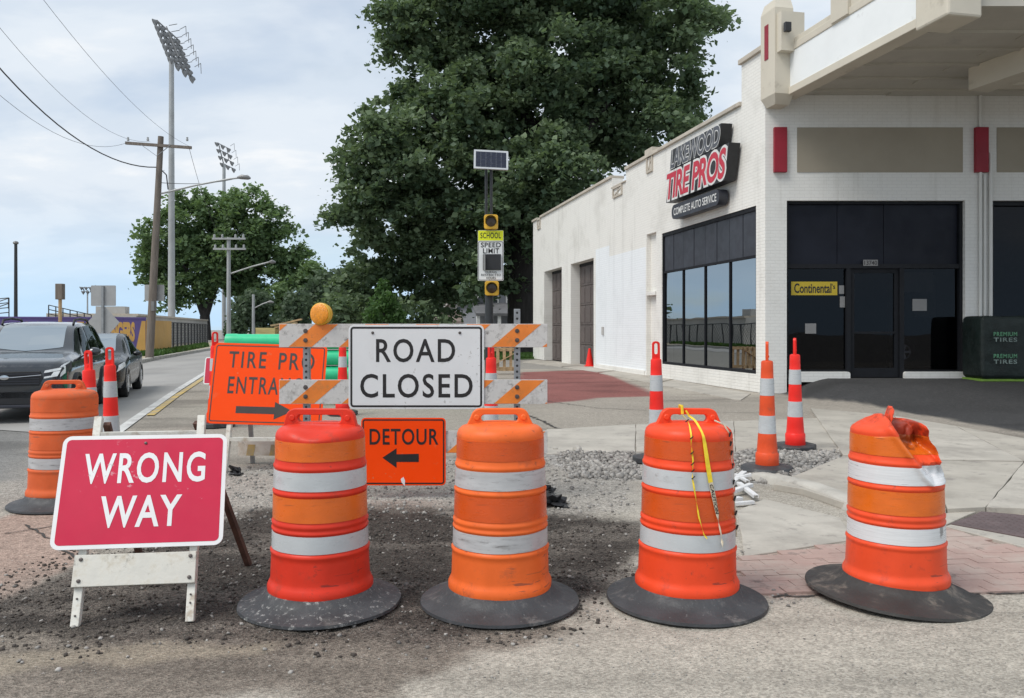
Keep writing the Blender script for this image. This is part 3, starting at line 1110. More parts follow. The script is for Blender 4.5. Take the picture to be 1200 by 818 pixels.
# two sectional garage doors set deep in the wall
for k, (a, b) in enumerate(((-20.63, -17.47), (-16.04, -12.87))):
    f = MB(FS)
    f.box(a, b, GZ - 0.12, GZ, -0.47, -0.38)
    gd = sp(f, 'garage_door', M_frame)
    n, m = 4, 5
    for i in range(m):
        for j in range(n):
            x0, x1 = a + (b - a) * j / n, a + (b - a) * (j + 1) / n
            z0, z1 = 0.02 + (GZ - 0.14) * i / m, 0.02 + (GZ - 0.14) * (i + 1) / m
            q = MB(FS)
            q.box(x0 + .012, x1 - .012, z0 + .01, z1 - .01, -0.45, -0.40)
            q.box(x0 + .10, x1 - .10, z0 + .10, z1 - .10, -0.40, -0.385)
            sp(q, 'door_panel', M_door, gd)
    for q in children_of(gd):
        q.matrix_parent_inverse = Matrix.Identity(4)
# show window in the side wall: four panes under eight dark boards
a, b, z0, zm, z1 = -6.1, -0.42, 0.42, 3.15, 4.31
f = MB(FS)
f.box(a, b, z0, z0 + .07, -.12, -.02)
f.box(a, b, z1 - .10, z1, -.16, -.02)
f.box(a, a + .05, z0 + .07, z1 - .10, -.16, -.02)
f.box(b - .05, b, z0 + .07, z1 - .10, -.12, -.02)
f.box(a + .05, b - .05, zm - .03, zm + .03, -.11, -.04)
for i in range(1, 4):
    x = a + (b - a) * i / 4
    f.box(x - .022, x + .022, z0 + .07, zm - .03, -.10, -.045)
wf = sp(f, 'show_window', M_frame)
for i in range(4):
    x0, x1 = a + (b - a) * i / 4 + .022 + (.028 if i == 0 else 0), a + (b - a) * (i + 1) / 4 - .022 - (.028 if i == 3 else 0)
    q = MB(FS)
    q.add([(x0, z0 + .07, -.08), (x1, z0 + .07, -.08), (x1, zm - .03, -.08), (x0, zm - .03, -.08)], [(0, 1, 2, 3)])
    sp(q, 'pane', M_sideglass, wf).matrix_parent_inverse = Matrix.Identity(4)
for i in range(8):
    x0, x1 = a + .05 + (b - a - .10) * i / 8, a + .05 + (b - a - .10) * (i + 1) / 8
    q = MB(FS)
    q.box(x0 + .012, x1 - .012, zm + .03, z1 - .10, -.12, -.06 - .006 * (i % 2))
    sp(q, 'board', M_panel, wf).matrix_parent_inverse = Matrix.Identity(4)

# front wall
XE = 13.5
w = MB(FF)
SF0, SF1, SG0, SG1 = fx(922), fx(1131), fx(1163), 12.0
ZS = 4.36
w.box(0.0, SF0, 0, ZS, -.4, 0)
w.box(SF1, SG0, 0, ZS, -.4, 0)
w.box(SG1, XE, 0, ZS, -.4, 0)
w.box(0.0, XE, ZS, 7.4, -.4, 0)
sp(w, 'front_wall', M_wallF, uvfn=uvF)
for (a, b) in ((fx(934), fx(1128)), (fx(1168), fx(1168) + 3.8)):
    p = MB(FF)
    p.box(a, b, fz(202), fz(149.5), 0.0, 0.015)
    sp(p, 'beige_panel', M_beige)
for (a, b) in ((fx(906), fx(921)), (fx(1141), fx(1156))):
    p = MB(FF)
    p.box(a, b, fz(202.5), fz(150), 0.0, 0.10)
    sp(p, 'red_tile', M_redtile, bevel=0.008)
for (px, ya, yb, r) in ((1147.5, 90, 440, .035), (1152.5, 205, 440, .03), (1159.5, 180, 440, .04)):
    p = MB(FF)
    p.tube([(fx(px), fz(yb), .05), (fx(px), fz(ya), .05)], r, 8)
    sp(p, 'conduit', M_wallF, smooth=True)
# storefront: boarded transom, two windows, a door between them
GL = 0.35
f = MB(FF)
xd0, xd1 = fx(997), fx(1060)
zt = fz(312)
f.box(SF0, SF1, ZS - .06, ZS, -.30, -.10)
f.box(SF0, SF0 + .07, .30, ZS - .06, -.30, -.10)
f.box(SF1 - .07, SF1, .30, ZS - .06, -.30, -.10)
f.box(SF0 + .07, SF1 - .07, zt - .04, zt + .06, -.30, -.11)
f.box(xd0 - .05, xd0 + .05, .30, zt - .04, -.30, -.12)
f.box(xd1 - .05, xd1 + .05, .30, zt - .04, -.30, -.12)
f.box(SF0 + .07, xd0 - .05, .45, .53, -.30, -.13)
f.box(xd1 + .05, SF1 - .07, .45, .53, -.30, -.13)
sf = sp(f, 'storefront', M_frame)


def sub(mb, name, mat, parent, **kw):
    o = mb.build(name, mat, parent, **kw)
    return o


xs = [SF0 + .07, fx(985), fx(1040), SF1 - .07]
for i in range(3):
    q = MB(FF)
    q.box(xs[i] + .006, xs[i + 1] - .006, zt + .06, ZS - .06, -.26, -.20)
    sub(q, 'transom_board', M_navy, sf)
for x0, x1, zz in ((SF0 + .07, xd0 - .05, .53), (xd1 + .05, SF1 - .07, .53)):
    q = MB(FF)
    q.add([(x0, zz, -.2), (x1, zz, -.2), (x1, zt - .04, -.2), (x0, zt - .04, -.2)], [(0, 1, 2, 3)])
    sub(q, 'pane', M_shopglass, sf)
q = MB(FF)
ring_prism(q, [(xd0 + .055, GL + .01), (xd1 - .055, GL + .01), (xd1 - .055, zt - .045), (xd0 + .055, zt - .045)],
           [(xd0 + .15, GL + .22), (xd1 - .15, GL + .22), (xd1 - .15, zt - .14), (xd0 + .15, zt - .14)], -.24, -.17)
q.box(xd0 + .15, xd1 - .15, GL + 1.0, GL + 1.05, -.22, -.16)
sub(q, 'door', M_frame, sf)
q = MB(FF)
q.add([(xd0 + .15, GL + .22, -.205), (xd1 - .15, GL + .22, -.205), (xd1 - .15, zt - .14, -.205), (xd0 + .15, zt - .14, -.205)], [(0, 1, 2, 3)])
sub(q, 'door_pane', M_shopglass, sf)
for a, b in ((fx(928), fx(997)), (fx(1061), fx(1137))):
    q = MB(FF)
    q.prism(rrect(a, b, .26, .49, .05), -.13, -.02)
    sp(q, 'window_sill', M_wallF, uvfn=uvF)
# second storefront, cut by the frame of the picture
f = MB(FF)
f.box(SG0, SG1, ZS - .10, ZS, -.30, -.10)
f.box(SG0, SG0 + .08, .30, ZS - .10, -.30, -.10)
f.box(SG1 - .08, SG1, .30, ZS - .10, -.30, -.10)
f.box(SG0 + .08, SG1 - .08, .30, .55, -.30, -.10)
for k in (1, 2, 3):
    x = SG0 + (SG1 - SG0) * k / 4
    f.box(x - .04, x + .04, .55, ZS - .10, -.28, -.12)
sg = sp(f, 'storefront', M_frame)
for k in range(4):
    x0, x1 = SG0 + (SG1 - SG0) * k / 4 + .04, SG0 + (SG1 - SG0) * (k + 1) / 4 - .04
    q = MB(FF)
    q.add([(x0, .55, -.2), (x1, .55, -.2), (x1, ZS - .10, -.2), (x0, ZS - .10, -.2)], [(0, 1, 2, 3)])
    sub(q, 'pane', M_shopglass, sg)
# roof, back walls, floor and a partition inside
r = MB()
e0 = CORNER + WD * 22.9
pts = [CORNER + Vector((.1, .2, 0)), CORNER + Vector((XE, .2, 0)), Vector((CORNER.x + XE, e0.y, 0)), e0 + Vector((.2, 0, 0))]
r.add([p + ZUP * 6.25 for p in pts] + [p + ZUP * 6.35 for p in pts], [(0, 3, 2, 1), (4, 5, 6, 7)])
sp(r, 'roof', M_concwall)
r = MB()
r.box(e0.x + .1, CORNER.x + XE, e0.y - .4, e0.y - .05, 0, 6.7)
r.box(CORNER.x + XE - .3, CORNER.x + XE, CORNER.y + .4, e0.y - .4, 0, 6.7)
sp(r, 'back_wall', M_concwall)
r = MB()
r.box(CORNER.x + .35, CORNER.x + XE - .3, CORNER.y + .41, CORNER.y + 6, .30, GL)
r.box(CORNER.x - .9, CORNER.x + XE - .3, CORNER.y + 6, CORNER.y + 6.2, .30, 6.2)
r.box(CORNER.x + .2, CORNER.x + XE - .3, CORNER.y + .41, CORNER.y + 6, 4.5, 4.6)
sp(r, 'interior', M_interior)
r = MB(FF)
r.box(fx(1100), fx(1126), 1.75, 2.75, -1.2, -1.1)
r.box(fx(1085), fx(1100), .5, 2.75, -1.9, -1.8)
sp(r, 'interior_partition', M_intwall)


# canopy over the forecourt
CA = Vector((6.06, 18.3, 0))
FC = frame(CA, -WD, ZUP, WN)                      # x runs out along the canopy's left edge
cb = MB()
cp = [CA, CA - WD * 5.0, Vector((24, 13.35, 0)), Vector((24, 18.48, 0)), Vector((6.06, 18.48, 0))]
cb.add([p + ZUP * 6.74 for p in cp] + [p + ZUP * 7.5 for p in cp], [tuple(range(5)), tuple(range(9, 4, -1))] + [(i, (i + 1) % 5, 5 + (i + 1) % 5, 5 + i) for i in range(1, 4)])
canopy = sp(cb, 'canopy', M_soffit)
q = MB(FC)
q.box(0, 5.05, 6.76, 7.53, -.12, .03)
sub(q, 'fascia', M_fascia, canopy)
q = MB(FC)
q.box(-.02, 5.05, 6.60, 6.76, -.30, .06)
sub(q, 'fascia_trim', M_cream, canopy, bevel=0.01)
q = MB(FC)
q.box(0, 5.05, 7.53, 7.68, -.16, .05)
q.box(0, 1.94, 7.68, 7.80, -.16, .02)
q.box(1.94, 2.5, 7.55, 8.25, -.22, .09)
q.box(2.5, 4.5, 7.68, 7.95, -.16, .02)
sub(q, 'parapet', M_cream, canopy, bevel=0.012)
q = MB(FC)
q.box(4.47, 5.25, 6.50, 8.6, -.5, .14)
sub(q, 'end_block', M_cream, canopy, bevel=0.04)
q = MB(FC)
q.box(4.55, 4.70, 6.5, 8.6, .14, .17)
q = MB(FS)
# corner pilaster with a tapered foot
x0, x1, o0, o1 = -.02, .60, -.34, .10
for (za, zb, t0, t1) in ((6.42, 6.62, .16, 0), (6.62, 8.50, 0, 0), (8.50, 8.72, 0, .10)):
    q.add([(x0 + t0 * .5, za, o0), (x1 - t0, za, o0), (x1 - t0, za, o1 - t0 * .6), (x0 + t0 * .5, za, o1 - t0 * .6), (x0 + t1 * .5, zb, o0), (x1 - t1, zb, o0), (x1 - t1, zb, o1 - t1 * .6), (x0 + t1 * .5, zb, o1 - t1 * .6)],
          [(0, 3, 2, 1), (4, 5, 6, 7), (0, 1, 5, 4), (1, 2, 6, 5), (2, 3, 7, 6), (3, 0, 4, 7)])
q.box(.60, .78, 7.5, 8.35, -.5, .05)
pil = sp(q, 'corner_pilaster', M_cream)
q = MB(FS)
q.box(.16, .32, 7.45, 8.22, .10, .112)
sub(q, 'red_tile', M_redtile, pil)
q = MB(FS)
q.box(.84, .94, 7.86, 8.06, -.10, .04)
q.box(.78, .84, 7.93, 7.98, -.05, -.01)
sub(q, 'floodlight', M_black, pil, bevel=0.01)
q = MB()
for k, Y in enumerate((18.05, 17.2, 16.3, 15.4, 14.5)):
    xl = CA.x + .208 * (18.3 - Y) + .32
    q.box(xl, 23.9, Y - .03, Y + .03, 6.69, 6.739)
    q.box(xl + 2.0, 23.9, Y + .05, Y + .42, 6.715, 6.739)
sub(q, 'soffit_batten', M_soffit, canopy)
q = MB()
q.bar((9.45, 16.6, 6.50), (10.4, 13.4, 6.50), .5, .46)
q.bar((9.3, 16.45, 6.52), (23.9, 16.45, 6.52), .28, .40)
sub(q, 'canopy_girder', M_cream, canopy)

# roof-level sign with three raised cabinets
SGX = .30
sg_o = FS @ Vector((-3.3, 5.5, 0))
sign = thing('shop_sign', 'raised red and silver tire shop lettering in black cabinets on the white side wall', 'sign', tuple(sg_o))


def sgpart(mb, name, mat, **kw):
    sh_ = (FS.to_3x3() @ Vector((SGX, 0, 0)))
    mb.v = [p + sh_ for p in mb.v]
    o = mb.build(name, mat, sign, **kw)
    o.matrix_parent_inverse = Matrix.Translation(-sg_o)
    return o


def slab_italic(mb, x0, x1, z0, z1, d0, d1, sh):
    mb.prism([(x0, z0), (x1, z0), (x1 + sh, z1), (x0 + sh, z1)], d0, d1)


q = MB(FS)
slab_italic(q, -4.98, -1.95, 5.92, 6.46, .05, .34, .16)
slab_italic(q, -5.25, -1.62, 5.04, 5.90, .05, .34, .24)
sgpart(q, 'cabinet', M_black)
q = MB(FS)
q.prism(rrect(-4.95, -2.0, 4.52, 4.92, .18), .05, .30)
sgpart(q, 'name_board', M_panel)
q = MB(FS)
add_text(q, 'LAKEWOOD', -4.95, -1.86, 5.94, 6.46, FS, weight=.035, shear=.22, spacing=.9, z=.3445)
q.M = None
q2 = MB()
M_silver = pm('silver_letter', (0.40, 0.41, 0.44), 0.4, var=0.1)
add_text(q2, 'LAKEWOOD', -4.97, -1.84, 5.92, 6.48, FS, weight=.06, shear=.22, spacing=.9, z=.343)
sgpart(q2, 'letter_outline', M_trim)
q3 = MB()
add_text(q3, 'LAKEWOOD', -4.95, -1.86, 5.94, 6.46, FS, weight=.025, shear=.22, spacing=.9, z=.346)
sgpart(q3, 'lettering', pm('slate_letter', (0.075, 0.08, 0.095), 0.4, var=0.1))
q = MB()
add_text(q, 'TIRE PROS', -5.28, -1.45, 5.04, 5.90, FS, weight=.085, shear=.22, spacing=.95, z=.343)
sgpart(q, 'letter_outline', M_trim)
q = MB()
add_text(q, 'TIRE PROS', -5.20, -1.53, 5.10, 5.84, FS, weight=.03, shear=.22, spacing=.95, z=.347)
sgpart(q, 'lettering', pm('crimson_letter', srgb(190, 40, 62), 0.45, var=0.06))
q = MB()
add_text(q, 'COMPLETE AUTO SERVICE', -4.80, -2.14, 4.62, 4.82, FS, weight=.012, z=.304)
sgpart(q, 'lettering', M_trim)

# things on the front
def flat_sign(name, label, cat, M, x0, x1, y0, y1, z, mat, texts, group=None, th=.012):
    o = M @ Vector(((x0 + x1) / 2, (y0 + y1) / 2, z))
    t = thing(name, label, cat, tuple(o), group=group)
    q = MB(M)
    q.box(x0, x1, y0, y1, z - th, z)
    b_ = q.build('panel', mat, t)
    b_.matrix_parent_inverse = Matrix.Translation(-o)
    for (s, a, b, c_, d, m_, wgt) in texts:
        q = MB()
        add_text(q, s, a, b, c_, d, M, weight=wgt, z=z + .003)
        b_ = q.build('lettering', m_, t)
        b_.matrix_parent_inverse = Matrix.Translation(-o)
    return t


bz = -.185
flat_sign('window_banner', 'yellow banner with black script in the left shop window', 'banner', FF, fx(930.5), fx(985), fz(345.5), fz(329.5), bz, M_banner,
          [('Continental', fx(934), fx(978), fz(343), fz(331.5), M_ink, .02), ("'s", fx(978.5), fx(982.5), fz(338), fz(332), M_ink, .01)])
flat_sign('number_plate', 'small white street number above the shop door', 'house number', FF, fx(1014), fx(1031), fz(311.2), fz(304), -.095, M_paper,
          [('13740', fx(1015), fx(1030), fz(310.2), fz(305), M_ink, .01)])
for k, (a, b, c_, d, lab) in enumerate(((1058, 1099, 318, 342, 'large pale poster in the right shop window'), (1074, 1091, 350, 364, 'small beige notice below the large poster in the right shop window'),
                                      (947, 960, 379, 391, 'small square sticker low in the left shop window'), (987, 993, 334, 344, 'small white card beside the yellow banner'),
                                      (988, 994, 347, 360, 'narrow white card below the small card by the shop door'))):
    flat_sign('window_poster', lab, 'poster', FF, fx(a), fx(b), fz(d), fz(c_), bz if k != 0 else -.20 - .02, M_paper if k else M_intwall, [], group='papers stuck in the shop windows', th=.004)
# alloy wheel shown inside the window
t = thing('display_wheel', 'alloy wheel on display behind the right shop window', 'wheel', tuple(FF @ Vector((fx(1069), fz(413), -.5))))
q = MB(FRONT)
q.lathe([(.18, -.1), (.30, -.1), (.33, -.05), (.33, .05), (.30, .1), (.18, .1)], 24, close=True)
q.build('tyre', M_tyre, t, smooth=True)
q = MB(FRONT)
q.lathe([(.2, .06), (.17, .08), (.15, .05)], 24)
for k in range(5):
    a = 2 * math.pi * k / 5
    q.bar((0, 0, .06), (.17 * math.cos(a), .17 * math.sin(a), .07), .05, .03)
q.build('rim', M_rim, t)

# covered tyre racks by the front
def covered_rack(px0, px1, label, seed):
    rnd = random.Random(seed)
    Yr = 18.0
    o = Vector(((px0 + px1) / 2 - 600, 0, 0)) * Yr / F
    o.y = Yr
    o.z = GL - .02
    wd, hh, dp = (px1 - px0) / F * Yr, 1.40, .8
    t = thing('tire_rack', label, 'tire rack', tuple(o), group='covered tire racks beside the shop front')
    bm = bmesh.new()
    bmesh.ops.create_cube(bm, size=1.0)
    bmesh.ops.bevel(bm, geom=bm.edges[:], offset=.12, segments=3, affect='EDGES', profile=.6)
    bmesh.ops.subdivide_edges(bm, edges=bm.edges[:], cuts=3, use_grid_fill=True)
    for v in bm.verts:
        v.co = Vector((v.co.x * wd, v.co.y * dp, (v.co.z + .5) * hh + .04))
        n = fbm(np.array([v.co.x * 3 + seed]), np.array([v.co.z * 1.2 + v.co.y * 2]), seed)[0] - .5
        v.co.y += n * .12
        v.co.x += n * .05
        if v.co.z > hh * .85:
            v.co.z -= .04 * (1 - abs(v.co.x) / wd)
    me = bpy.data.meshes.new('cover')
    bm.to_mesh(me)
    bm.free()
    me.materials.append(M_cover)
    me.polygons.foreach_set('use_smooth', [True] * len(me.polygons))
    b_ = bpy.data.objects.new('cover', me)
    COL.objects.link(b_)
    b_.parent = t
    for (cx, cz) in ((-.12, .92), (-.12, .45)):
        for s, dz, m_ in (('PREMIUM', .10, M_mint), ('TIRES', -.02, M_greycover)):
            q = MB(FRONT)
            add_text(q, s, (cx - .22) * wd / 1.1, (cx + .28) * wd / 1.1, cz + dz - .045, cz + dz + .045, Matrix.Identity(4), weight=.02, spacing=1.15, z=dp / 2 + .085)
            q.build('lettering', m_, t)
    q = MB()
    q.box(-wd / 2 + .02, wd / 2 - .02, -dp / 2 + .05, dp / 2, .0, .05)
    q.build('skirt', M_lime, t)
    return t


covered_rack(1138, 1197, 'dark green printed cover over the tire rack nearest the shop door', 3)
covered_rack(1199, 1262, 'dark green covered tire rack cut off by the right edge of the picture', 8)

# small red cone by the garage doors
def lathe_part(name, prof, mat, parent, n=40, M=None, smooth=True):
    return MB().lathe(prof, n, M=M).build(name, mat, parent, smooth=smooth)


g0 = G(691, 429.5)
t = thing('traffic_cone', 'small plain red cone against the wall beside the garage door', 'traffic cone', tuple(g0))
lathe_part('cone', [(.17, .03), (.16, .06), (.045, .70), (.03, .71), (.0, .71)], M_chan, t, 20)
q = MB()
q.box(-.2, .2, -.2, .2, 0, .035)
q.build('base', M_chan, t, bevel=.01)

# ------------------------------------------------------------------ pavement pieces near the shop
pav = MB()
P_ = gp((640, 532), (745, 530), (745, 497), (640, 503))
pave = bpy.data.objects.new('pavement', None)
COL.objects.link(pave)
pave['kind'] = 'structure'


def flat_piece(name, px, z, th, mat, parent, inset=0.008, bev=0.006):
    pts = [G(a, b, z) for a, b in px]
    c_ = sum(pts, Vector()) / len(pts)
    ar = sum(pts[i].x * pts[(i + 1) % len(pts)].y - pts[(i + 1) % len(pts)].x * pts[i].y for i in range(len(pts)))
    if ar < 0:
        pts.reverse()
    out = []
    for i, p in enumerate(pts):
        d = (c_ - p).normalized() * inset * 1.4
        out.append((p.x + d.x, p.y + d.y))
    # break straight edges up a little
    fine = []
    for i in range(len(out)):
        a, b = Vector(out[i]), Vector(out[(i + 1) % len(out)])
        n = max(1, int((b - a).length / .25))
        for k in range(n):
            q_ = a.lerp(b, k / n)
            if k:
                q_ += Vector((random.uniform(-1, 1), random.uniform(-1, 1))) * .006
            fine.append((q_.x, q_.y))
    return MB().prism(fine, z - th, z).build(name, mat, parent, bevel=bev)


for px, z, m_ in ((((640, 503), (745, 497), (745, 529), (640, 532)), .008, M_slab), (((745, 497), (860, 493), (862, 529), (745, 529)), .008, M_slab), (((860, 493), (985, 489), (990, 529), (862, 529)), .010, M_slab2),
                  (((950, 478), (1048, 487), (1080, 538), (988, 533)), .03, M_slab2), (((1048, 487), (1120, 499), (1200, 540), (1080, 538)), .03, M_slab), (((1120, 499), (1215, 516), (1340, 540), (1200, 540)), .03, M_slab2),
                  (((905, 567), (988, 534), (1080, 539), (1110, 596), (1050, 600), (985, 588), (940, 573)), .055, M_slab2), (((1080, 539), (1200, 541), (1155, 594), (1110, 596)), .05, M_slab2), (((1200, 541), (1340, 541), (1320, 600), (1155, 594)), .05, M_slab),
                  (((862, 598), (895, 584), (985, 606), (1005, 632), (872, 652)), .006, M_slab), (((1000, 633), (1060, 610), (1112, 600), (1150, 597), (1112, 614), (1020, 630)), .015, M_slab2), (((1106, 616), (1112, 614), (1250, 640), (1250, 648), (1200, 641)), .016, M_slab),
                  (((700, 426.8), (735, 432.5), (700, 436), (660, 430)), .01, M_slab), (((735, 433), (790, 444), (765, 449), (702, 437)), .01, M_slab2), (((790, 445), (880, 461), (868, 469), (768, 450)), .01, M_slab), (((628, 421.5), (698, 427), (658, 429.5), (612, 424)), .01, M_slab2)):
    flat_piece('slab', px, z, .06, m_, pave)
# kerb curving down towards the crossing
kc = [G(878, 562), G(905, 568), (G(940, 578)), G(965, 587), G(990, 598), G(1012, 607)]
kh = [.06, .075, .085, .08, .06, .03]
kb = MB()
vs = []
for i, p in enumerate(kc):
    t_ = (kc[min(i + 1, len(kc) - 1)] - kc[max(i - 1, 0)]).normalized()
    s_ = Vector((-t_.y, t_.x, 0))
    if s_.y < 0:
        s_ = -s_
    h_ = kh[i]
    vs += [p + ZUP * -.03, p + s_ * .02 + ZUP * h_ * .75, p + s_ * .05 + ZUP * h_, p + s_ * .17 + ZUP * h_, p + s_ * .18 + ZUP * -.03]
kb.add(vs, [(i * 5 + k, (i + 1) * 5 + k, (i + 1) * 5 + k + 1, i * 5 + k + 1) for i in range(len(kc) - 1) for k in range(4)])
structure(kb, 'kerb', M_conc, smooth=True, angle=50)
# seams and cracks in the paving
M_crack = pm('crack_tar', (0.05, 0.046, 0.042), 0.95, var=0.2)
rc_ = random.Random(12)
ck = MB()
for line, w_ in (([(612, 483), (653, 501), (697, 511), (740, 517)], .05), ([(640, 470), (700, 478), (780, 482), (900, 484)], .03), ([(430, 512), (500, 506), (560, 512)], .04), ([(905, 699), (1010, 697), (1205, 694.5), (1300, 695)], .022), ([(868, 655), (890, 672), (915, 690), (925, 698)], .018),
                 ([(30, 615), (70, 640), (95, 660)], .02), ([(5, 625), (60, 617), (110, 610)], .015)):
    P = [G(a, b) for a, b in line]
    D_ = []
    for a, b in zip(P, P[1:]):
        n = max(2, int((b - a).length / .06))
        D_ += [a.lerp(b, k / n) for k in range(n)]
    D_.append(P[-1])
    vs = []
    for i, p in enumerate(D_):
        t_ = (D_[min(i + 1, len(D_) - 1)] - D_[max(i - 1, 0)]).normalized()
        s_ = Vector((-t_.y, t_.x, 0))
        p = p + s_ * rc_.uniform(-1, 1) * w_ * .8
        ww = w_ * rc_.uniform(.15, .6)
        z_ = gh(p.x, p.y) + .006
        vs += [p + s_ * ww + ZUP * z_, p - s_ * ww + ZUP * z_]
    ck.add(vs, [(2 * i, 2 * i + 1, 2 * i + 3, 2 * i + 2) for i in range(len(D_) - 1)])
o_ = ck.build('pavement_crack', M_crack)
o_['kind'] = 'stuff'
tag(o_, 'dark cracks and seams running over the road surface')
# tactile mat
t_ = flat_piece('tactile_mat', ((1114, 613), (1150, 599), (1230, 606), (1260, 640)), .026, .03, M_mat, None, 0.0, .004)
t_['kind'] = 'structure'
mq = [G(1114, 613, .026), G(1150, 599, .026), G(1230, 606, .026), G(1260, 640, .026)]
dm = MB()
mxs = [p.x for p in mq]
mys = [p.y for p in mq]
n_, yy = 0, min(mys) + .04
while yy < max(mys):
    xx = min(mxs) + .04
    while xx < max(mxs):
        if poly_sd(mq, np.array([xx]), np.array([yy]))[0] > .03:
            dm.lathe([(.012, .026), (.010, .030), (0.001, .031)], 6, M=Matrix.Translation((xx, yy, 0)))
        xx += .06
    yy += .06
o_ = dm.build('dome', M_mat, t_)
o_['kind'] = 'stuff'
# worn red pavers of the crossing
crossing = bpy.data.objects.new('brick_crossing', None)
COL.objects.link(crossing)
crossing['kind'] = 'structure'
PB = gp((866, 653), (1003, 634), (1022, 631), (1106, 617), (1202, 642), (1255, 650), (1290, 694), (1205, 693), (1010, 696), (905, 699), (868, 692), (850, 672))
brick_me = []
for k in range(5):
    q = MB()
    l_, w_ = .1008, .0508
    q.prism([(-l_, -w_), (l_, -w_), (l_ - .004 * (k % 2), w_), (-l_, w_ - .003 * (k % 3))], -.05, .0)
    ob = q.build('brick', M_paver, None, bevel=0)
    brick_me.append(ob.data)
    bpy.data.objects.remove(ob)
ang = R(6)
ca_, sa_ = math.cos(ang), math.sin(ang)
cen = sum(PB, Vector()) / len(PB)
nb = 0
for j in range(-14, 15):
    for i in range(-12, 13):
        lx, ly = (i + .5 * (j % 2)) * .204, j * .104
        x, y = cen.x + lx * ca_ - ly * sa_, cen.y + lx * sa_ + ly * ca_
        if poly_sd(PB, np.array([x]), np.array([y]))[0] < .015 or nb >= 300:
            continue
        if vnoise(np.array([x * 6.]), np.array([y * 6.]), 3)[0] > .93:
            continue
        b_ = bpy.data.objects.new('brick', random.choice(brick_me))
        COL.objects.link(b_)
        b_.location = (x, y, gh(x, y) * .3 + .009 + random.uniform(-.0015, .0015))
        b_.rotation_euler = (R(random.uniform(-.5, .5)), R(random.uniform(-.4, .4)), ang + R(random.uniform(-.8, .8)))
        b_.parent = crossing
        nb += 1


# ------------------------------------------------------------------ loose stone
def stone_mat():
    m = M_stone
    nt = m.node_tree
    N, L = nt.nodes, nt.links
    b = N['Principled BSDF']
    g = N.new('ShaderNodeNewGeometry')
    rp = N.new('ShaderNodeValToRGB')
    for k, (p, c_) in enumerate(((0, (.16, .15, .14)), (1, (.42, .40, .37)))):
        rp.color_ramp.elements[k].position = p
        rp.color_ramp.elements[k].color = (*c_, 1)
    e = rp.color_ramp.elements.new(.5)
    e.color = (.28, .265, .245, 1)
    L.new(g.outputs['Random Per Island'], rp.inputs[0])
    L.new(rp.outputs[0], b.inputs['Base Color'])


stone_mat()


def stones(name, n, polyworld, smin, smax, seed, ragged=.1, flat=.7, pile=0.0, mat=None):
    rg = np.random.default_rng(seed)
    xs = [p[0] for p in polyworld]
    ys = [p[1] for p in polyworld]
    X = rg.uniform(min(xs), max(xs), n * 4)
    Y = rg.uniform(min(ys), max(ys), n * 4)
    sd = poly_sd(polyworld, X, Y) + ragged * (fbm(X * 3, Y * 3, seed) - .5) * 2
    ok = np.where((sd > 0) & (rg.random(n * 4) < .25 + sd * 4))[0][:n]
    X, Y, sd = X[ok], Y[ok], sd[ok]
    n = len(X)
    c_, rel = ground_colour(X, Y)
    Z = ground_height(X, Y, rel)
    S = smin + (smax - smin) * rg.random(n) ** 3.2
    base = np.array([(-1, -1, -1), (1, -1, -1), (1, 1, -1), (-1, 1, -1), (-.7, -.7, 1), (.7, -.7, 1), (.7, .7, 1), (-.7, .7, 1)], float) * .55
    V = base[None] * (1 + rg.uniform(-.38, .38, (n, 8, 3)))
    a = rg.uniform(0, 6.28, n)
    ca, sa = np.cos(a)[:, None], np.sin(a)[:, None]
    t = rg.normal(0, .45, (n, 1))
    x, y, z = V[..., 0], V[..., 1], V[..., 2] * flat
    x, z = x * np.cos(t) - z * np.sin(t), x * np.sin(t) + z * np.cos(t)
    x, y = x * ca - y * sa, x * sa + y * ca
    zoff = Z + S * .25 + pile * np.clip(sd, 0, .4) * rg.random(n)
    P = np.stack([X[:, None] + x * S[:, None], Y[:, None] + y * S[:, None], zoff[:, None] + z * S[:, None]], -1).reshape(-1, 3)
    fq = np.array([(0, 3, 2, 1), (4, 5, 6, 7), (0, 1, 5, 4), (1, 2, 6, 5), (2, 3, 7, 6), (3, 0, 4, 7)])
    Fq = (fq[None] + (np.arange(n) * 8)[:, None, None]).reshape(-1, 4)
    me = fast_mesh(name, P, Fq)
    me.materials.append(mat or M_stone)
    o = bpy.data.objects.new(name, me)
    COL.objects.link(o)
    o['kind'] = 'stuff'
    tag(o, cat=None)
    return o


g1 = stones('gravel', 2600, gp((652, 530), (745, 530), (760, 562), (668, 562)), .008, .045, 3, .1, .8, .05)
tag(g1, 'grey crushed stone lying between the concrete strip and the drums', 'gravel')
g2 = stones('gravel', 4200, gp((852, 528), (986, 528), (1000, 567), (900, 567), (858, 562)), .008, .05, 4, .08, .8, .08)
tag(g2, 'grey crushed stone around the foot of the faded orange channelizer', 'gravel')
g3 = stones('rubble', 3200, gp((200, 548), (640, 535), (745, 530), (750, 600), (250, 612)), .004, .028, 5, .25, .7)
tag(g3, 'broken pale rubble behind the striped barricade', 'rubble')
g4 = stones('debris', 1500, gp((-300, 800), (-100, 690), (250, 600), (740, 600), (860, 690), (700, 750), (480, 790)), .002, .020, 6, .3, .5)
tag(g4, 'small pale crumbs of stone scattered over the dark earth', 'debris')
M_clod = pm('earth_clod', (0.062, 0.052, 0.045), 0.95, var=0.35, scale=14, coords='Position', dirt=((0.15, 0.13, 0.11), 0.3, 5))
g7 = stones('clods', 7000, gp((-300, 770), (-100, 690), (250, 598), (740, 604), (745, 680), (690, 735), (520, 755)), .003, .019, 16, .30, .6, mat=M_clod)
tag(g7, 'dark crumbs and clods of loose earth around the drums', 'earth')
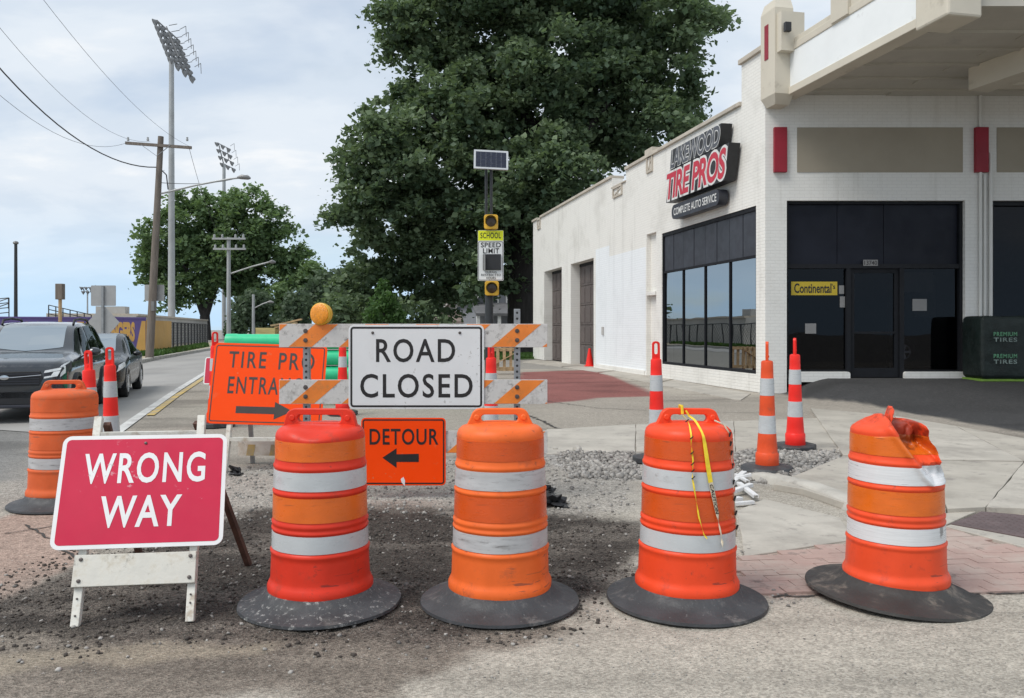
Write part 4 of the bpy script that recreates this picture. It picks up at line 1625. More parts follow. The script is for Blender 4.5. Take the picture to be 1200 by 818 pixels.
g5 = stones('debris', 800, gp((480, 820), (640, 745), (900, 700), (1250, 700), (1400, 830)), .002, .008, 7, .3, .6)
tag(g5, 'fine grit on the pale asphalt in front of the drums', 'debris')
g6 = stones('debris', 500, gp((820, 640), (900, 640), (1010, 690), (900, 712), (840, 700)), .003, .02, 8, .15, .5)
tag(g6, 'dark crumbs strewn over the worn red pavers', 'debris')


def rock(px, py, s, label, seed, mat=None):
    rnd = random.Random(seed)
    g = G(px, py)
    bm = bmesh.new()
    bmesh.ops.create_icosphere(bm, subdivisions=2, radius=1)
    for v in bm.verts:
        k = .72 + .5 * vnoise(np.array([v.co.x * 1.7 + seed * 3.1]), np.array([v.co.y * 1.7 + v.co.z * 1.3]), seed)[0]
        v.co *= k
        v.co.z = max(v.co.z * .75, -.4)
    me = bpy.data.meshes.new('rock')
    for v in bm.verts:
        v.co *= s
    bm.to_mesh(me)
    bm.free()
    me.materials.append(mat or M_conc)
    o = bpy.data.objects.new('rock', me)
    COL.objects.link(o)
    o.location = (g.x, g.y, gh(g.x, g.y) + s * .35)
    tag(o, label, 'rock')


rock(677, 529, .065, 'single grey stone lying on the edge of the pale concrete strip', 2)
rock(912, 560, .04, 'pale stone beside the rubber foot of the faded orange channelizer', 5)
rock(651, 527, .03, 'small dark stone left of the single grey stone on the concrete strip', 9)

# ------------------------------------------------------------------ traffic drums
def fine_profile(pr, step=.018):
    out = [pr[0]]
    for a, b in zip(pr, pr[1:]):
        n = max(1, int(math.hypot(b[0] - a[0], b[1] - a[1]) / step))
        for k in range(1, n + 1):
            out.append((a[0] + (b[0] - a[0]) * k / n, a[1] + (b[1] - a[1]) * k / n))
    return out


BODY = [(.250, .070), (.268, .078), (.274, .092), (.274, .122), (.266, .140), (.259, .152), (.257, .165), (.253, .290), (.257, .297), (.258, .308), (.251, .315),
        (.2485, .318), (.2455, .412), (.250, .415), (.251, .424), (.246, .430), (.245, .440), (.249, .446), (.250, .458), (.244, .466), (.2425, .472),
        (.239, .602), (.244, .606), (.245, .617), (.240, .623), (.2385, .630), (.236, .732), (.240, .736), (.241, .748), (.236, .754), (.2345, .766), (.231, .778),
        (.2295, .884), (.231, .890), (.229, .905), (.222, .922), (.205, .938), (.170, .950), (.10, .957), (.0, .958)]
BANDS = [(.2497, .322, .2470, .408, 'W'), (.2437, .476, .2405, .598, 'O'), (.2397, .634, .2375, .728, 'W'), (.2323, .782, .2308, .880, 'O')]


def wobble(seed, amt=.006):
    def fn(p):
        a = math.atan2(p.y, p.x)
        n = fbm(np.array([math.cos(a) * 1.6 + seed * 7.7]), np.array([math.sin(a) * 1.6 + p.z * 2.2]), seed, 3)[0] - .5
        k = 1 + n * amt * 8
        return Vector((p.x * k, p.y * k, p.z))
    return fn


def make_drum(name, label, px, py, body, orange, white, rubber, seed, yaw=0, tilt=(0, 0), deform=None, seg=72, step=.018, handle=.155, hdef=None, ring_tilt=(0, 0), ring=1.0):
    g = G(px, py)
    t = thing('traffic_drum', label, 'traffic drum', (g.x, g.y, max(gh(g.x, g.y), -.004)), (R(tilt[0]), R(tilt[1]), R(yaw)))
    wf_ = wobble(seed)
    fn = (lambda p: deform(wf_(p))) if deform else wf_
    MB().lathe(fine_profile(BODY, step), seg).deform(fn).build('barrel', body, t, smooth=True, angle=60)
    for r0, z0, r1, z1, k in BANDS:
        nb_ = 8 if seg == 72 else 16
        prof = [(r0 + .0015 + (r1 - r0) * i / nb_, z0 + (z1 - z0) * i / nb_) for i in range(nb_ + 1)]
        MB().lathe([(prof[0][0] - .002, z0 - .0005)] + prof + [(prof[-1][0] - .002, z1 + .0005)], seg).deform(fn).build('reflective_band', orange if k == 'O' else white, t, smooth=True, angle=60)
    # lifting handle
    hb = MB(FRONT)
    outer = [(x * (1 + (.212 / handle - 1) * max(0, (1.0 - z) / .10) ** 1.6), z) for x, z in rrect(-handle, handle, .895, 1.032, .05, 6)]
    hs = handle / .155
    inner = rrect(-.10 * hs, .095 * hs, .962, 1.000, .018, 6)
    ring_prism(hb, outer, inner, -.022, .022)
    if hdef:
        hb.deform(hdef)
    h = hb.build('handle', body, t, smooth=True, bevel=.006, angle=50)
    for sx in (-.124 * hs, .124 * hs):
        q = MB(FRONT)
        q.lathe([(.0, .020), (.014, .020), (.016, .026), (.012, .030), (.0, .030)], 12, M=Matrix.Translation((sx, .985, 0)))
        if hdef:
            q.deform(hdef)
        q.build('bolt', body, h, smooth=True)
    rb = MB().lathe(fine_profile([(.255, .012), (.414, .004), (.423, .010), (.420, .024), (.375, .033), (.325, .050), (.294, .076), (.280, .096), (.262, .100), (.255, .012)], .02), 72)
    rs = wobble(seed + 31, .004)

    def rfn(p):
        rr_ = math.hypot(p.x, p.y)
        k_ = 1 + (ring - 1) * max(0, rr_ - .285) / .138
        q_ = rs(Vector((p.x * k_, p.y * k_, p.z)))
        return Vector((q_.x, q_.y, q_.z + q_.x * math.tan(R(ring_tilt[1])) * -1 + q_.y * math.tan(R(ring_tilt[0]))))
    rb.deform(rfn).build('rubber_base', rubber, t, smooth=True, angle=60)
    return t


def dent1(p):
    k = math.exp(-((p.x - .03) ** 2 / .012 + (p.z - .945) ** 2 / .0022)) * max(0, -p.y) / .23
    k2 = math.exp(-((p.x - .06) ** 2 / .004 + (p.z - .90) ** 2 / .001)) * max(0, -p.y) / .23
    return Vector((p.x, p.y + .030 * k - .012 * k2, p.z - .022 * k))


M_rub1 = pm('rubber_base_scuffed', (0.044, 0.046, 0.050), 0.62, var=0.25, scale=5, bump=0.4, bscale=45, dirt=((0.13, 0.125, 0.12), 0.3, 7), dirt2=((0.46, 0.46, 0.44), 0.26, 34))
make_drum('traffic_drum', 'red traffic drum with dented top and orange bands beside the wrong way sign', 376, 706, M_red, M_shO, M_shW, M_rub1, 1, yaw=-3, deform=dent1, handle=.185)
make_drum('traffic_drum', 'pale orange traffic drum with scuffed white bands in front of the barricade', 586, 705, M_orange, M_shO2, M_shWd, M_rubber, 2, yaw=2)
make_drum('traffic_drum', 'scarlet traffic drum with yellow tape hanging from its handle', 804, 703, M_scarlet, M_shO2, M_shW, M_rubber, 3, yaw=2, tilt=(0, .8))


DENT = [(-.10, 1.05), (-.125, .965), (-.100, .905), (-.060, .840), (-.010, .770), (.045, .690), (.100, .640), (.30, .66), (.30, 1.05)]


def crush(p):
    x, y, z = p
    # the whole upper right shoulder is sheared off to a sloping line
    if z > .60:
        lim = .245 - (z - .62) * .50
        k = float(sstep(.58, .68, np.array(z)))
        if x > lim:
            x = x + (lim + (x - lim) * .10 - x) * k
    if y < .04 and z > .62:
        sd = float(poly_sd(DENT, np.array([x]), np.array([z]))[0])
        d = float(sstep(0, .045, np.array(sd)))
        # deep under the peak, shallow towards the split at the bottom, with a ridge of outer skin left standing on the right
        lim = .245 - (z - .62) * .50
        edge = float(sstep(.0, .035, np.array(lim - x)))
        dep = (.05 + .13 * float(sstep(.74, .86, np.array(z)))) * d * (.25 + .75 * edge)
        n = fbm(np.array([x * 20 + 3]), np.array([z * 17]), 77, 3)[0] - .5
        y = min(y + dep + n * .075 * d, max(y, .05))
        x += (fbm(np.array([x * 15 + 9]), np.array([z * 15]), 41, 2)[0] - .5) * .03 * d
        # skin rolls outward along the crease
        roll = math.exp(-((sd + .012) / .014) ** 2)
        y -= .016 * roll
    if z > .88:
        z += .045 * math.exp(-((x + .085) ** 2 / .0022 + (y + .05) ** 2 / .02)) - max(0, -.11 - x) * .18 * float(sstep(.90, .95, np.array(z)))
    return Vector((x, y, z))


def crush_handle(p):
    x = -.075 + p.x * .14 + (p.z - .92) * .30
    return Vector((x, p.y * 1.1 - .035 + p.x * .42, .895 + (p.z - .90) * .98 + p.x * .06))


M_scar2 = pm('drum_scarlet_torn', (0.80, 0.080, 0.025), 0.42, var=0.08, scale=3, dirt=((0.50, 0.06, 0.03), 0.18, 8), dirt2=((.16,.05,.04), .05, 17), bump=0.08, bscale=30, spec=0.25, scrape=((.18, .05, .035), 0.63, (7, 7, 70)))


def scuff(mat, centre, rad, col):
    """adds a scuffed patch at a place on the object"""
    nt = mat.node_tree
    N, L = nt.nodes, nt.links
    b = N['Principled BSDF']
    src = b.inputs['Base Color'].links[0].from_socket
    tc = N.new('ShaderNodeTexCoord')
    vd = N.new('ShaderNodeVectorMath')
    vd.operation = 'DISTANCE'
    L.new(tc.outputs['Object'], vd.inputs[0])
    vd.inputs[1].default_value = centre
    nz = N.new('ShaderNodeTexNoise')
    nz.inputs['Scale'].default_value = 26
    nz.inputs['Detail'].default_value = 5
    L.new(tc.outputs['Object'], nz.inputs['Vector'])
    ma = N.new('ShaderNodeMath')
    ma.operation = 'MULTIPLY_ADD'
    L.new(nz.outputs['Fac'], ma.inputs[0])
    ma.inputs[1].default_value = rad * 2.2
    L.new(vd.outputs['Value'], ma.inputs[2])
    mr = N.new('ShaderNodeMapRange')
    mr.inputs['From Min'].default_value = rad * 2.2
    mr.inputs['From Max'].default_value = rad * 1.75
    mr.inputs['To Max'].default_value = .62
    L.new(ma.outputs[0], mr.inputs['Value'])
    mx = N.new('ShaderNodeMix')
    mx.data_type = 'RGBA'
    L.new(mr.outputs[0], mx.inputs['Factor'])
    L.new(src, mx.inputs[6])
    mx.inputs[7].default_value = (*col, 1)
    L.new(mx.outputs[2], b.inputs['Base Color'])


scuff(M_scar2, (.0, -.05, .90), .14, (.045, .020, .016))
M_shO4 = pm('sheeting_orange_torn', (0.70, 0.14, 0.012), 0.30, var=0.08, scale=5, stretch=(1, 1, 2.5), dirt=((0.50, 0.07, 0.015), 0.15, 6), scrape=((.30, .07, .02), 0.63, (7, 7, 70)))
scuff(M_shO4, (.03, -.06, .87), .075, (.06, .025, .02))
M_shW4 = pm('sheeting_white_torn', (0.66, 0.67, 0.68), 0.30, var=0.06, scale=4, stretch=(1, 1, 30), dirt=((0.4, 0.4, 0.4), 0.08, 9), scrape=((.2, .2, .2), 0.63, (7, 7, 70)))
scuff(M_shW4, (.155, -.195, .385), .03, (.04, .03, .025))
make_drum('traffic_drum', 'crushed red orange traffic drum with its torn top corner pushed in', 1049, 694, M_scar2, M_shO4, M_shW4, M_rubber2, 4, yaw=0, tilt=(0, 0.2), deform=crush, hdef=crush_handle, ring_tilt=(0, 3.2), ring=1.12, seg=190, step=.009)


def squash5(p):
    return Vector((p.x * 1.04 + .02 * float(sstep(.5, .9, np.array(p.z))) * (1 if p.x > 0 else -.2), p.y * .9, p.z))


make_drum('traffic_drum', 'faded dusty orange traffic drum standing behind the red wrong way sign', 75, 590, M_oranged, M_oranged, M_shWd, M_rubber, 5, yaw=14, deform=squash5)

# caution tape on the third drum
def drum_r(z):
    return .262 - .036 * (z - .17) / .75


def drape(pts, scale=232.0, out=.014, cx=804.0):
    res = []
    for px, py, w_ in pts:
        x = (px - cx) / scale
        z = H - (py - HY) / scale
        r_ = drum_r(z) + out
        if z > .905:
            k = min(1, max(0, (z - .905) / .085))
            y = -(.035 + (math.sqrt(max((drum_r(.905) + out) ** 2 - x * x, .0004)) - .035) * (1 - k) ** .35)
        else:
            y = -math.sqrt(max(r_ * r_ - x * x, .0004))
        res.append((Vector((x, y, z)), (.52 if w_ > 3 else .7) * w_ / scale))
    return res


def ribbon(mb, pts, twist=0.0, mi=0):
    vs = []
    for i, (p, w_) in enumerate(pts):
        t_ = (pts[min(i + 1, len(pts) - 1)][0] - pts[max(i - 1, 0)][0]).normalized()
        n_ = Vector((p.x * .8, -1, 0)).normalized()
        s_ = t_.cross(n_).normalized()
        a = twist * i
        s_ = s_ * math.cos(a) + n_ * math.sin(a)
        vs += [p + s_ * w_ / 2, p - s_ * w_ / 2, p - s_ * w_ / 2 + n_ * .0015, p + s_ * w_ / 2 + n_ * .0015]
    fs = []
    for i in range(len(pts) - 1):
        for k in range(4):
            fs.append((i * 4 + k, i * 4 + (k + 1) % 4, (i + 1) * 4 + (k + 1) % 4, (i + 1) * 4 + k))
    mb.add(vs, fs, mi)


def dense(pts, n=6):
    out = []
    for a, b in zip(pts, pts[1:]):
        for k in range(n):
            out.append(tuple(a[i] + (b[i] - a[i]) * k / n for i in range(3)))
    out.append(pts[-1])
    return out


gt = G(804, 703)
tape = thing('caution_tape', 'torn yellow and black caution tape hanging from the handle of the scarlet drum', 'caution tape', (gt.x, gt.y, 0))
q = MB()
q.tube([Vector((-.028, .03, .99)), Vector((-.028, .03, 1.04)), Vector((-.028, -.03, 1.042)), Vector((-.026, -.032, 1.0))], .008, 6)
q.build('knot', M_tape, tape)
q = MB()
ribbon(q, drape(dense([(798, 484, 4), (799, 500, 4), (798, 520, 4), (800, 540, 3.5), (799, 560, 4), (803, 585, 3.5), (806, 605, 3.5), (812, 626, 3), (816, 631, 4)])), .35)
q.build('twisted_strand', M_tape, tape)
q = MB()
for i, (p, w_) in enumerate(drape(dense([(798, 496, 4), (799, 540, 4), (800, 560, 4)], 5), out=.018)):
    if i % 2 == 0:
        q.bar(p + Vector((-.008, 0, -.006)), p + Vector((.008, 0, .008)), .008, .004)
q.build('strand_print', M_ink, tape)
q = MB()
ribbon(q, drape(dense([(802, 486, 4), (808, 496, 5), (812, 508, 5), (814, 520, 8), (818, 548, 10), (821, 566, 10.5)])), 0.0)
q.build('wide_strand', M_tape, tape)
q = MB()
ribbon(q, drape(dense([(821, 566, 10.5), (825, 584, 9.5), (829, 603, 7)])), 0.0)
ribbon(q, drape(dense([(829, 603, 7), (831, 615, 4), (834, 628, 3), (835, 636, 6), (836, 643, 2)])), .3)
q.build('frayed_end', M_tapew, tape)
q = MB()
d_ = drape([(821.5, 568, 8), (829, 603, 7)], out=.019)
Mt = frame(d_[0][0], (d_[1][0] - d_[0][0]), (1, 0, 0), (0, -1, 0))
add_text(q, 'CAUTION', 0, (d_[1][0] - d_[0][0]).length, -.0085, .0085, Mt, weight=.02)
q.build('lettering', M_ink, tape)
q = MB()
q.tube([p for p, _ in drape(dense([(832, 496, 2), (843, 501, 2), (850, 512, 2), (853, 540, 2), (855, 570, 2), (859, 610, 2), (863, 640, 2)], 4), out=.008)], .0045, 6)
q.build('rope_strand', M_tapew, tape, smooth=True)
q = MB()
for i, (p, _) in enumerate(drape(dense([(850, 512, 2), (853, 540, 2), (857, 590, 2), (862, 635, 2)], 5), out=.014)):
    if i % 2 == 0:
        q.bar(p + Vector((-.004, -.003, -.014)), p + Vector((.004, -.003, .010)), .008, .008)
q.build('strand_print', M_ink, tape)


# ------------------------------------------------------------------ channelizers
def make_channelizer(label, px, py, mat, yaw=0, scale=1.0, z_=None, round_base=False, tilt=(0, 0), basew=.26):
    g = G(px, py)
    t = thing('channelizer', label, 'channelizer post', (g.x, g.y, max(gh(g.x, g.y), 0) + .002), (R(tilt[0]), R(tilt[1]), R(yaw)), scale=scale)
    MB().lathe(fine_profile([(.112, .05), (.118, .06), (.116, .19), (.108, .20), (.104, .21), (.090, .40), (.088, .405), (.080, .585), (.079, .59), (.072, .79), (.071, .795), (.066, .965), (.064, .97), (.060, 1.13), (.054, 1.145), (.035, 1.15), (0, 1.15)], .06), 28).build('post', mat, t, smooth=True)
    for z0, z1, r0, r1 in ((.40, .585, .0905, .0815), (.79, .967, .0735, .0675)):
        MB().lathe([(r0 - .002, z0), (r0, z0 + .001), (r1, z1 - .001), (r1 - .002, z1)], 28).build('reflective_band', M_shW, t, smooth=True)
    q = MB(FRONT)
    ring_prism(q, [(x * (1 + .18 * (1.35 - z)), z) for x, z in rrect(-.042, .042, 1.10, 1.345, .036)], rrect(-.022, .022, 1.20, 1.322, .02), -.014, .014)
    q.lathe([(.0, .012), (.013, .012), (.013, .02), (0, .02)], 10, M=Matrix.Translation((0, 1.19, 0)))
    q.build('loop_handle', mat, t, smooth=True, angle=45)
    q = MB()
    if round_base:
        q.lathe(fine_profile([(0, .002), (.26, .002), (.27, .03), (.25, .06), (.16, .075), (.10, .08)], .05), 32)
    else:
        q.prism([(basew * math.cos(R(a)) * 1.08, basew * math.sin(R(a)) * .95) for a in (22.5, 67.5, 112.5, 157.5, 202.5, 247.5, 292.5, 337.5)], .0, .065)
    q.build('base', M_rubber, t, bevel=.01 if not round_base else 0, smooth=round_base)
    return t


make_channelizer('faded orange channelizer on a round black base among the gravel', 899, 553, M_chano, yaw=70, scale=.985, round_base=True, tilt=(0, -.8))
make_channelizer('bright red channelizer on a black base right of the faded orange one', 932, 527, M_chan, yaw=62, scale=1.0, tilt=(0, -1.5))
make_channelizer('bright red channelizer behind the drum with the tape, its loop seen flat on', 770, 541, M_chan, yaw=6, scale=.98, tilt=(0, -.6))
make_channelizer('red channelizer behind the right end of the striped barricade', 575.5, 534, M_chan, yaw=50, scale=.98)
make_channelizer('slim red and white channelizer between the orange entrance sign and the road closed sign', 401.5, 486, M_chan, yaw=75, scale=1.02)
make_channelizer('red channelizer far behind the top left corner of the orange entrance sign', 252, 500, M_chan, yaw=40, scale=1.05)
make_channelizer('red channelizer just behind the faded dusty drum on the left', 109, 566, M_chan, yaw=-22, scale=.93, tilt=(0, -3))
make_channelizer('red channelizer standing in front of the dark sedan', 131, 549, M_chan, yaw=4, scale=.94, tilt=(0, -1))


# ------------------------------------------------------------------ signs on stands and on the barricade
def sign_plate(t, M, w_, h_, face, rim, ink, border, texts, rad=.04, th=.006, inset=.012, bw=.012, arrow=None, M_par=None):
    """plate with rim, border and lettering in frame M (centre origin), children of t"""
    q = MB(M)
    q.prism(rrect(-w_ / 2, w_ / 2, -h_ / 2, h_ / 2, rad), -th, 0)
    pl = q.build('panel', rim, t)
    q = MB(M)
    i_ = inset
    q.prism(rrect(-w_ / 2 + i_, w_ / 2 - i_, -h_ / 2 + i_, h_ / 2 - i_, max(.008, rad - i_)), 0.0, .0012)
    q.build('face', face, pl)
    if border:
        q = MB(M)
        i_ = border[0]
        ring_prism(q, rrect(-w_ / 2 + i_, w_ / 2 - i_, -h_ / 2 + i_, h_ / 2 - i_, max(.012, rad - i_)), rrect(-w_ / 2 + i_ + bw, w_ / 2 - i_ - bw, -h_ / 2 + i_ + bw, h_ / 2 - i_ - bw, max(.006, rad - i_ - bw)), .0012, .0022)
        q.build('border', border[1], pl)
    for (s, a, b, c_, d, wgt, spc) in texts:
        q = MB()
        add_text(q, s, a, b, c_, d, M, weight=wgt, spacing=spc, z=.0026)
        q.build('lettering', ink, pl)
    if arrow:
        pts, = arrow,
        q = MB(M)
        q.prism(pts, .0012, .0026)
        q.build('arrow', ink, pl)
    return pl


def bolts(parent, M, pts, r_=.010, z=.0):
    for x, y in pts:
        MB(M).lathe([(0, z), (r_, z), (r_ * .9, z + .006), (0, z + .008)], 10, M=Matrix.Translation((x, y, 0))).build('bolt', M_bolt, parent, smooth=True)


# red wrong way sign on its A-frame
LEAN = R(25.8)
up_, nrm_ = Vector((0, math.sin(LEAN), math.cos(LEAN))), Vector((0, -math.cos(LEAN), math.sin(LEAN)))


def rack(p):
    return Vector((p.x - .055 * p.z, p.y, p.z))


RACK = Matrix(((1, 0, -.055, 0), (0, 1, 0, 0), (0, 0, 1, 0), (0, 0, 0, 1)))


def wrong_way(label, loc, yaw, scale=1.0):
    t = thing('wrong_way_sign', label, 'sign', loc, (0, 0, R(yaw)), scale=scale)
    Mp = RACK @ frame(up_ * .662 + nrm_ * .045 + Vector((.0, 0, 0)), (1, 0, 0), up_, nrm_)
    pl = sign_plate(t, Mp, .835, .595, M_signred, M_signwhite, M_signwhite, None,
                    [('WRONG', -.298, .312, .035, .200, .018, 1.14), ('WAY', -.196, .204, -.195, -.030, .018, 1.10)], rad=.045, inset=.021)
    bolts(pl, Mp, [(.0, .252)], .008)
    for s in (-1, 1):
        q = MB()
        q.bar((s * .268, 0, .0), Vector((s * .268, 0, 0)) + up_ * 1.08, .04, .035)
        q.deform(rack)
        l_ = q.build('front_leg', M_whitepaint, t, bevel=.003)
        bolts(l_, RACK @ frame(Vector((s * .268, 0, 0)), (1, 0, 0), up_, nrm_), [(0, .13), (0, .07 + .02 * s)], .005, .018)
        q = MB()
        a = Vector((s * .235, 0, 0)) + up_ * 1.04
        q.bar(a + Vector((0, .03, 0)), (s * .25 + .12 * (s > 0), .98, .0), .035, .03)
        q.deform(rack)
        q.build('rear_leg', M_rust, t)
    Mb = RACK @ frame(up_ * .26 + nrm_ * .022, (1, 0, 0), up_, nrm_)
    q = MB(Mb)
    q.box(-.295, .290, -.078, .078, .0, .020)
    bd = q.build('cross_board', M_board, t, bevel=.003)
    bolts(bd, Mb, [(-.262, .055), (-.262, -.05), (.262, .055), (.262, -.05)], .010, .020)
    q = MB()
    q.bar(Vector((-.25, 0, 0)) + up_ * .985, Vector((.25, 0, 0)) + up_ * .985, .03, .02)
    q.deform(rack)
    q.build('cross_bar', M_whitepaint, t)
    return t


f0, f1 = G(92, 735), G(219, 729)
mid = (f0 + f1) / 2
wrong_way('large red wrong way sign leaning on a white A-frame in the left foreground', (mid.x, mid.y, 0), 7.5)
g2_ = G(262, 471)
wrong_way('second red wrong way sign, small and distant, mostly hidden behind the orange entrance sign', (g2_.x, g2_.y, 0), 4)

# orange shop entrance sign on a white stand
fl = G(267, 553)
t = thing('entrance_sign', 'large orange tire pro entrance sign with a black arrow on a white stand', 'sign', (fl.x + .40, fl.y, 0), (0, 0, R(-1)))
ln = R(12)
u2, n2 = Vector((0, math.sin(ln), math.cos(ln))), Vector((0, -math.cos(ln), math.sin(ln)))
ppm = F / 8.55
rl = R(-1.6)
cx_ = (315 - 600) / ppm
Mp = frame(Vector((cx_ - (fl.x + .40), 0, 0)) + u2 * .895 + n2 * .03, Vector((math.cos(rl), 0, 0)) + u2 * math.sin(rl), u2 * math.cos(rl) - Vector((math.sin(rl), 0, 0)), n2)
k_ = 1 / ppm
ty = lambda y: (449 - y) * k_ * 1.02
tx = lambda x: (x - 315) * k_
pl = sign_plate(t, Mp, 1.19, .845, M_fluor2, M_fluor2, M_inkg, (.022, M_inkg),
                [('TIRE', tx(267), tx(311), ty(431), ty(412), .012, 1.25), ('PRO', tx(326), tx(368), ty(432), ty(412), .012, 1.25), ('ENTRANCE', tx(269), tx(366), ty(461), ty(441), .012, 1.2)], rad=.05, inset=.003, bw=.011,
                arrow=[(tx(281), ty(483)), (tx(281), ty(475)), (tx(326), ty(475)), (tx(326), ty(469)), (tx(347), ty(479)), (tx(326), ty(489)), (tx(326), ty(483))])
for s in (-1, 1):
    q = MB()
    q.bar((s * .43, 0, 0), Vector((s * .40, 0, 0)) + u2 * 1.32, .045, .045)
    q.build('front_leg', M_whitepaint, t)
    q = MB()
    q.bar((s * .33, .55, 0), Vector((s * .33, 0.04, 0)) + u2 * 1.30, .04, .04)
    q.build('rear_leg', M_galv, t)
q = MB()
q.bar(Vector((-.42, 0, 0)) + u2 * .33, Vector((.42, 0, 0)) + u2 * .33, .045, .035)
q.build('cross_bar', M_whitepaint, t)
Mb = frame(Vector((0, .50, .19)), (1, 0, 0), (0, 0, 1), (0, -1, 0))
q = MB(Mb)
q.box(-.47, .47, -.10, .10, 0, .02)
bd = q.build('cross_board', M_board, t)
for x in (-.33, -.08, .17, .40):
    q = MB(Mb)
    q.add([(x - .05, -.099, .022), (x + .03, -.099, .022), (x + .05, .02, .022), (x - .03, .02, .022)], [(0, 1, 2, 3)])
    q.build('stripe', M_liney, bd)

# striped type-three barricade
YB = 7.05
kB = YB / F
bx = lambda px: (px - 600) * kB
bzz = lambda py: H - (py - HY) * kB
t = thing('barricade', 'white and orange striped barricade with steel posts across the closed road', 'barricade', (bx(484.5), YB, 0))
BO = Vector((bx(484.5), YB, 0))
x0, x1 = bx(327), bx(641.5)
for (ya, yb, first) in ((379.5, 407, 0), (445, 473.5, .02), (505, 531, .05)):
    z1, z0 = bzz(ya), bzz(yb)
    q = MB(FRONT)
    q.box(x0 - BO.x, x1 - BO.x, z0, z1, -.02, .0)
    rail = q.build('rail', M_rail, t, bevel=.002)
    h_ = z1 - z0
    w_ = .20
    x = x0 - BO.x + .085 + first - .44
    while x < x1 - BO.x:
        poly = [(x, z0), (x + w_, z0), (x + w_ + h_ * 1.12, z1), (x + h_ * 1.12, z1)]
        # clip to the board
        for lim, sg_ in ((x0 - BO.x + .004, 1), (x1 - BO.x - .004, -1)):
            out = []
            for i in range(len(poly)):
                a, b = poly[i], poly[(i + 1) % len(poly)]
                ia, ib = sg_ * (a[0] - lim) >= 0, sg_ * (b[0] - lim) >= 0
                if ia:
                    out.append(a)
                if ia != ib:
                    u_ = (lim - a[0]) / (b[0] - a[0])
                    out.append((lim, a[1] + (b[1] - a[1]) * u_))
            poly = out
            if len(poly) < 3:
                break
        if len(poly) >= 3:
            q = MB(FRONT)
            q.prism([(px_, max(z0 + .004, min(z1 - .004, pz_))) for px_, pz_ in poly], .0, .0015)
            q.build('stripe', M_stripe, rail)
        x += .437
    pts = [(bx(358) - BO.x, (z0 + z1) / 2 + .04), (bx(358) - BO.x, (z0 + z1) / 2 - .04), (bx(606) - BO.x, (z0 + z1) / 2 + .04), (bx(606) - BO.x, (z0 + z1) / 2 - .04)]
    for x_, z_ in pts:
        MB(FRONT).lathe([(0, .0), (.020, .0), (.018, .008), (0, .010)], 12, M=Matrix.Translation((x_, z_, 0))).build('bolt', M_bolt, rail, smooth=True)
for px_, ytop in ((358, 386), (606, 362)):
    q = MB()
    xx = bx(px_) - BO.x
    q.box(xx - .028, xx + .028, .022, .078, .0, bzz(ytop))
    zz = .12
    po = q.build('post', M_galv, t, bevel=.003)
    q = MB(FRONT)
    while zz < bzz(ytop) - .02:
        q.lathe([(0.0, -.0215), (.011, -.0215), (.011, -.021), (0, -.021)], 8, M=Matrix.Translation((xx, zz, 0)))
        zz += .0508
    ho = q.build('hole', M_black, po)
    q = MB()
    q.box(xx - .03, xx + .03, -.75, .75, 0, .06)
    q.build('foot', M_galv, t)
# amber warning lamp bolted to the top rail
lx, lz = bx(376) - BO.x, bzz(368)
q = MB()
Ml = Matrix.Translation((lx, .02, lz)) @ Matrix.Rotation(R(90), 4, 'X') @ Matrix.Identity(4)
Ml = Matrix.Translation((lx, -.01, lz)) @ Matrix.Rotation(R(-20), 4, 'Z') @ FRONT
q = MB(Ml)
q.lathe([(.0, -.055), (.088, -.05), (.096, -.02), (.096, .012), (.088, .016)], 32)
q.box(-.05, .05, -.20, -.085, -.075, -.05)
wl_ = q.build('warning_light', M_yellowp, t, smooth=True, angle=40)
MB(Ml).lathe([(.088, .012), (.087, .022), (.070, .030), (.035, .035), (0, .036)], 32).build('lens', M_amber, wl_, smooth=True)
MB(Ml).lathe([(0, -.057), (.035, -.10), (.07, -.085), (.088, -.055)], 32).build('lens', M_amber, wl_, smooth=True)

# road closed and detour plates hung on the barricade
o = Vector((bx(488), YB - .012, bzz(430)))
t = thing('road_closed_sign', 'white road closed sign with black letters bolted to the middle of the barricade', 'sign', tuple(o))
sx = lambda x: (x - 488) * kB
sy = lambda y: (430 - y) * kB
pl = sign_plate(t, FRONT, 158.5 * kB, 98.5 * kB, M_signwhite, M_signwhite, M_ink, (.016, M_ink),
                [('ROAD', sx(441), sx(533.5), sy(424.5), sy(397), .012, 1.15), ('CLOSED', sx(422.5), sx(554), sy(466), sy(438), .012, 1.15)], rad=.045, inset=.003, bw=.017)
bolts(pl, FRONT, [(sx(437), sy(390)), (sx(539), sy(390))], .013, .001)
o = Vector((bx(473), YB - .014, bzz(529)))
t = thing('detour_sign', 'small orange detour sign with a black arrow below the road closed sign', 'sign', tuple(o))
sx = lambda x: (x - 473) * kB
sy = lambda y: (529 - y) * kB
pl = sign_plate(t, FRONT, 99 * kB, 79 * kB, M_fluor, M_fluor, M_ink, (.012, M_ink),
                [('DETOUR', sx(433.5), sx(514), sy(521), sy(502), .014, 1.1)], rad=.035, inset=.003, bw=.012,
                arrow=[(sx(448.5), sy(536)), (sx(465), sy(525)), (sx(465), sy(532)), (sx(491), sy(531.5)), (sx(491), sy(541)), (sx(465), sy(541)), (sx(465), sy(548))])
q = MB(FRONT)
q.prism([(sx(470), sy(561)), (sx(471), sy(565)), (sx(474.5), sy(569)), (sx(475), sy(563)), (sx(473), sy(558.5))], .0012, .003)
q.build('torn_film', M_signwhite, pl)

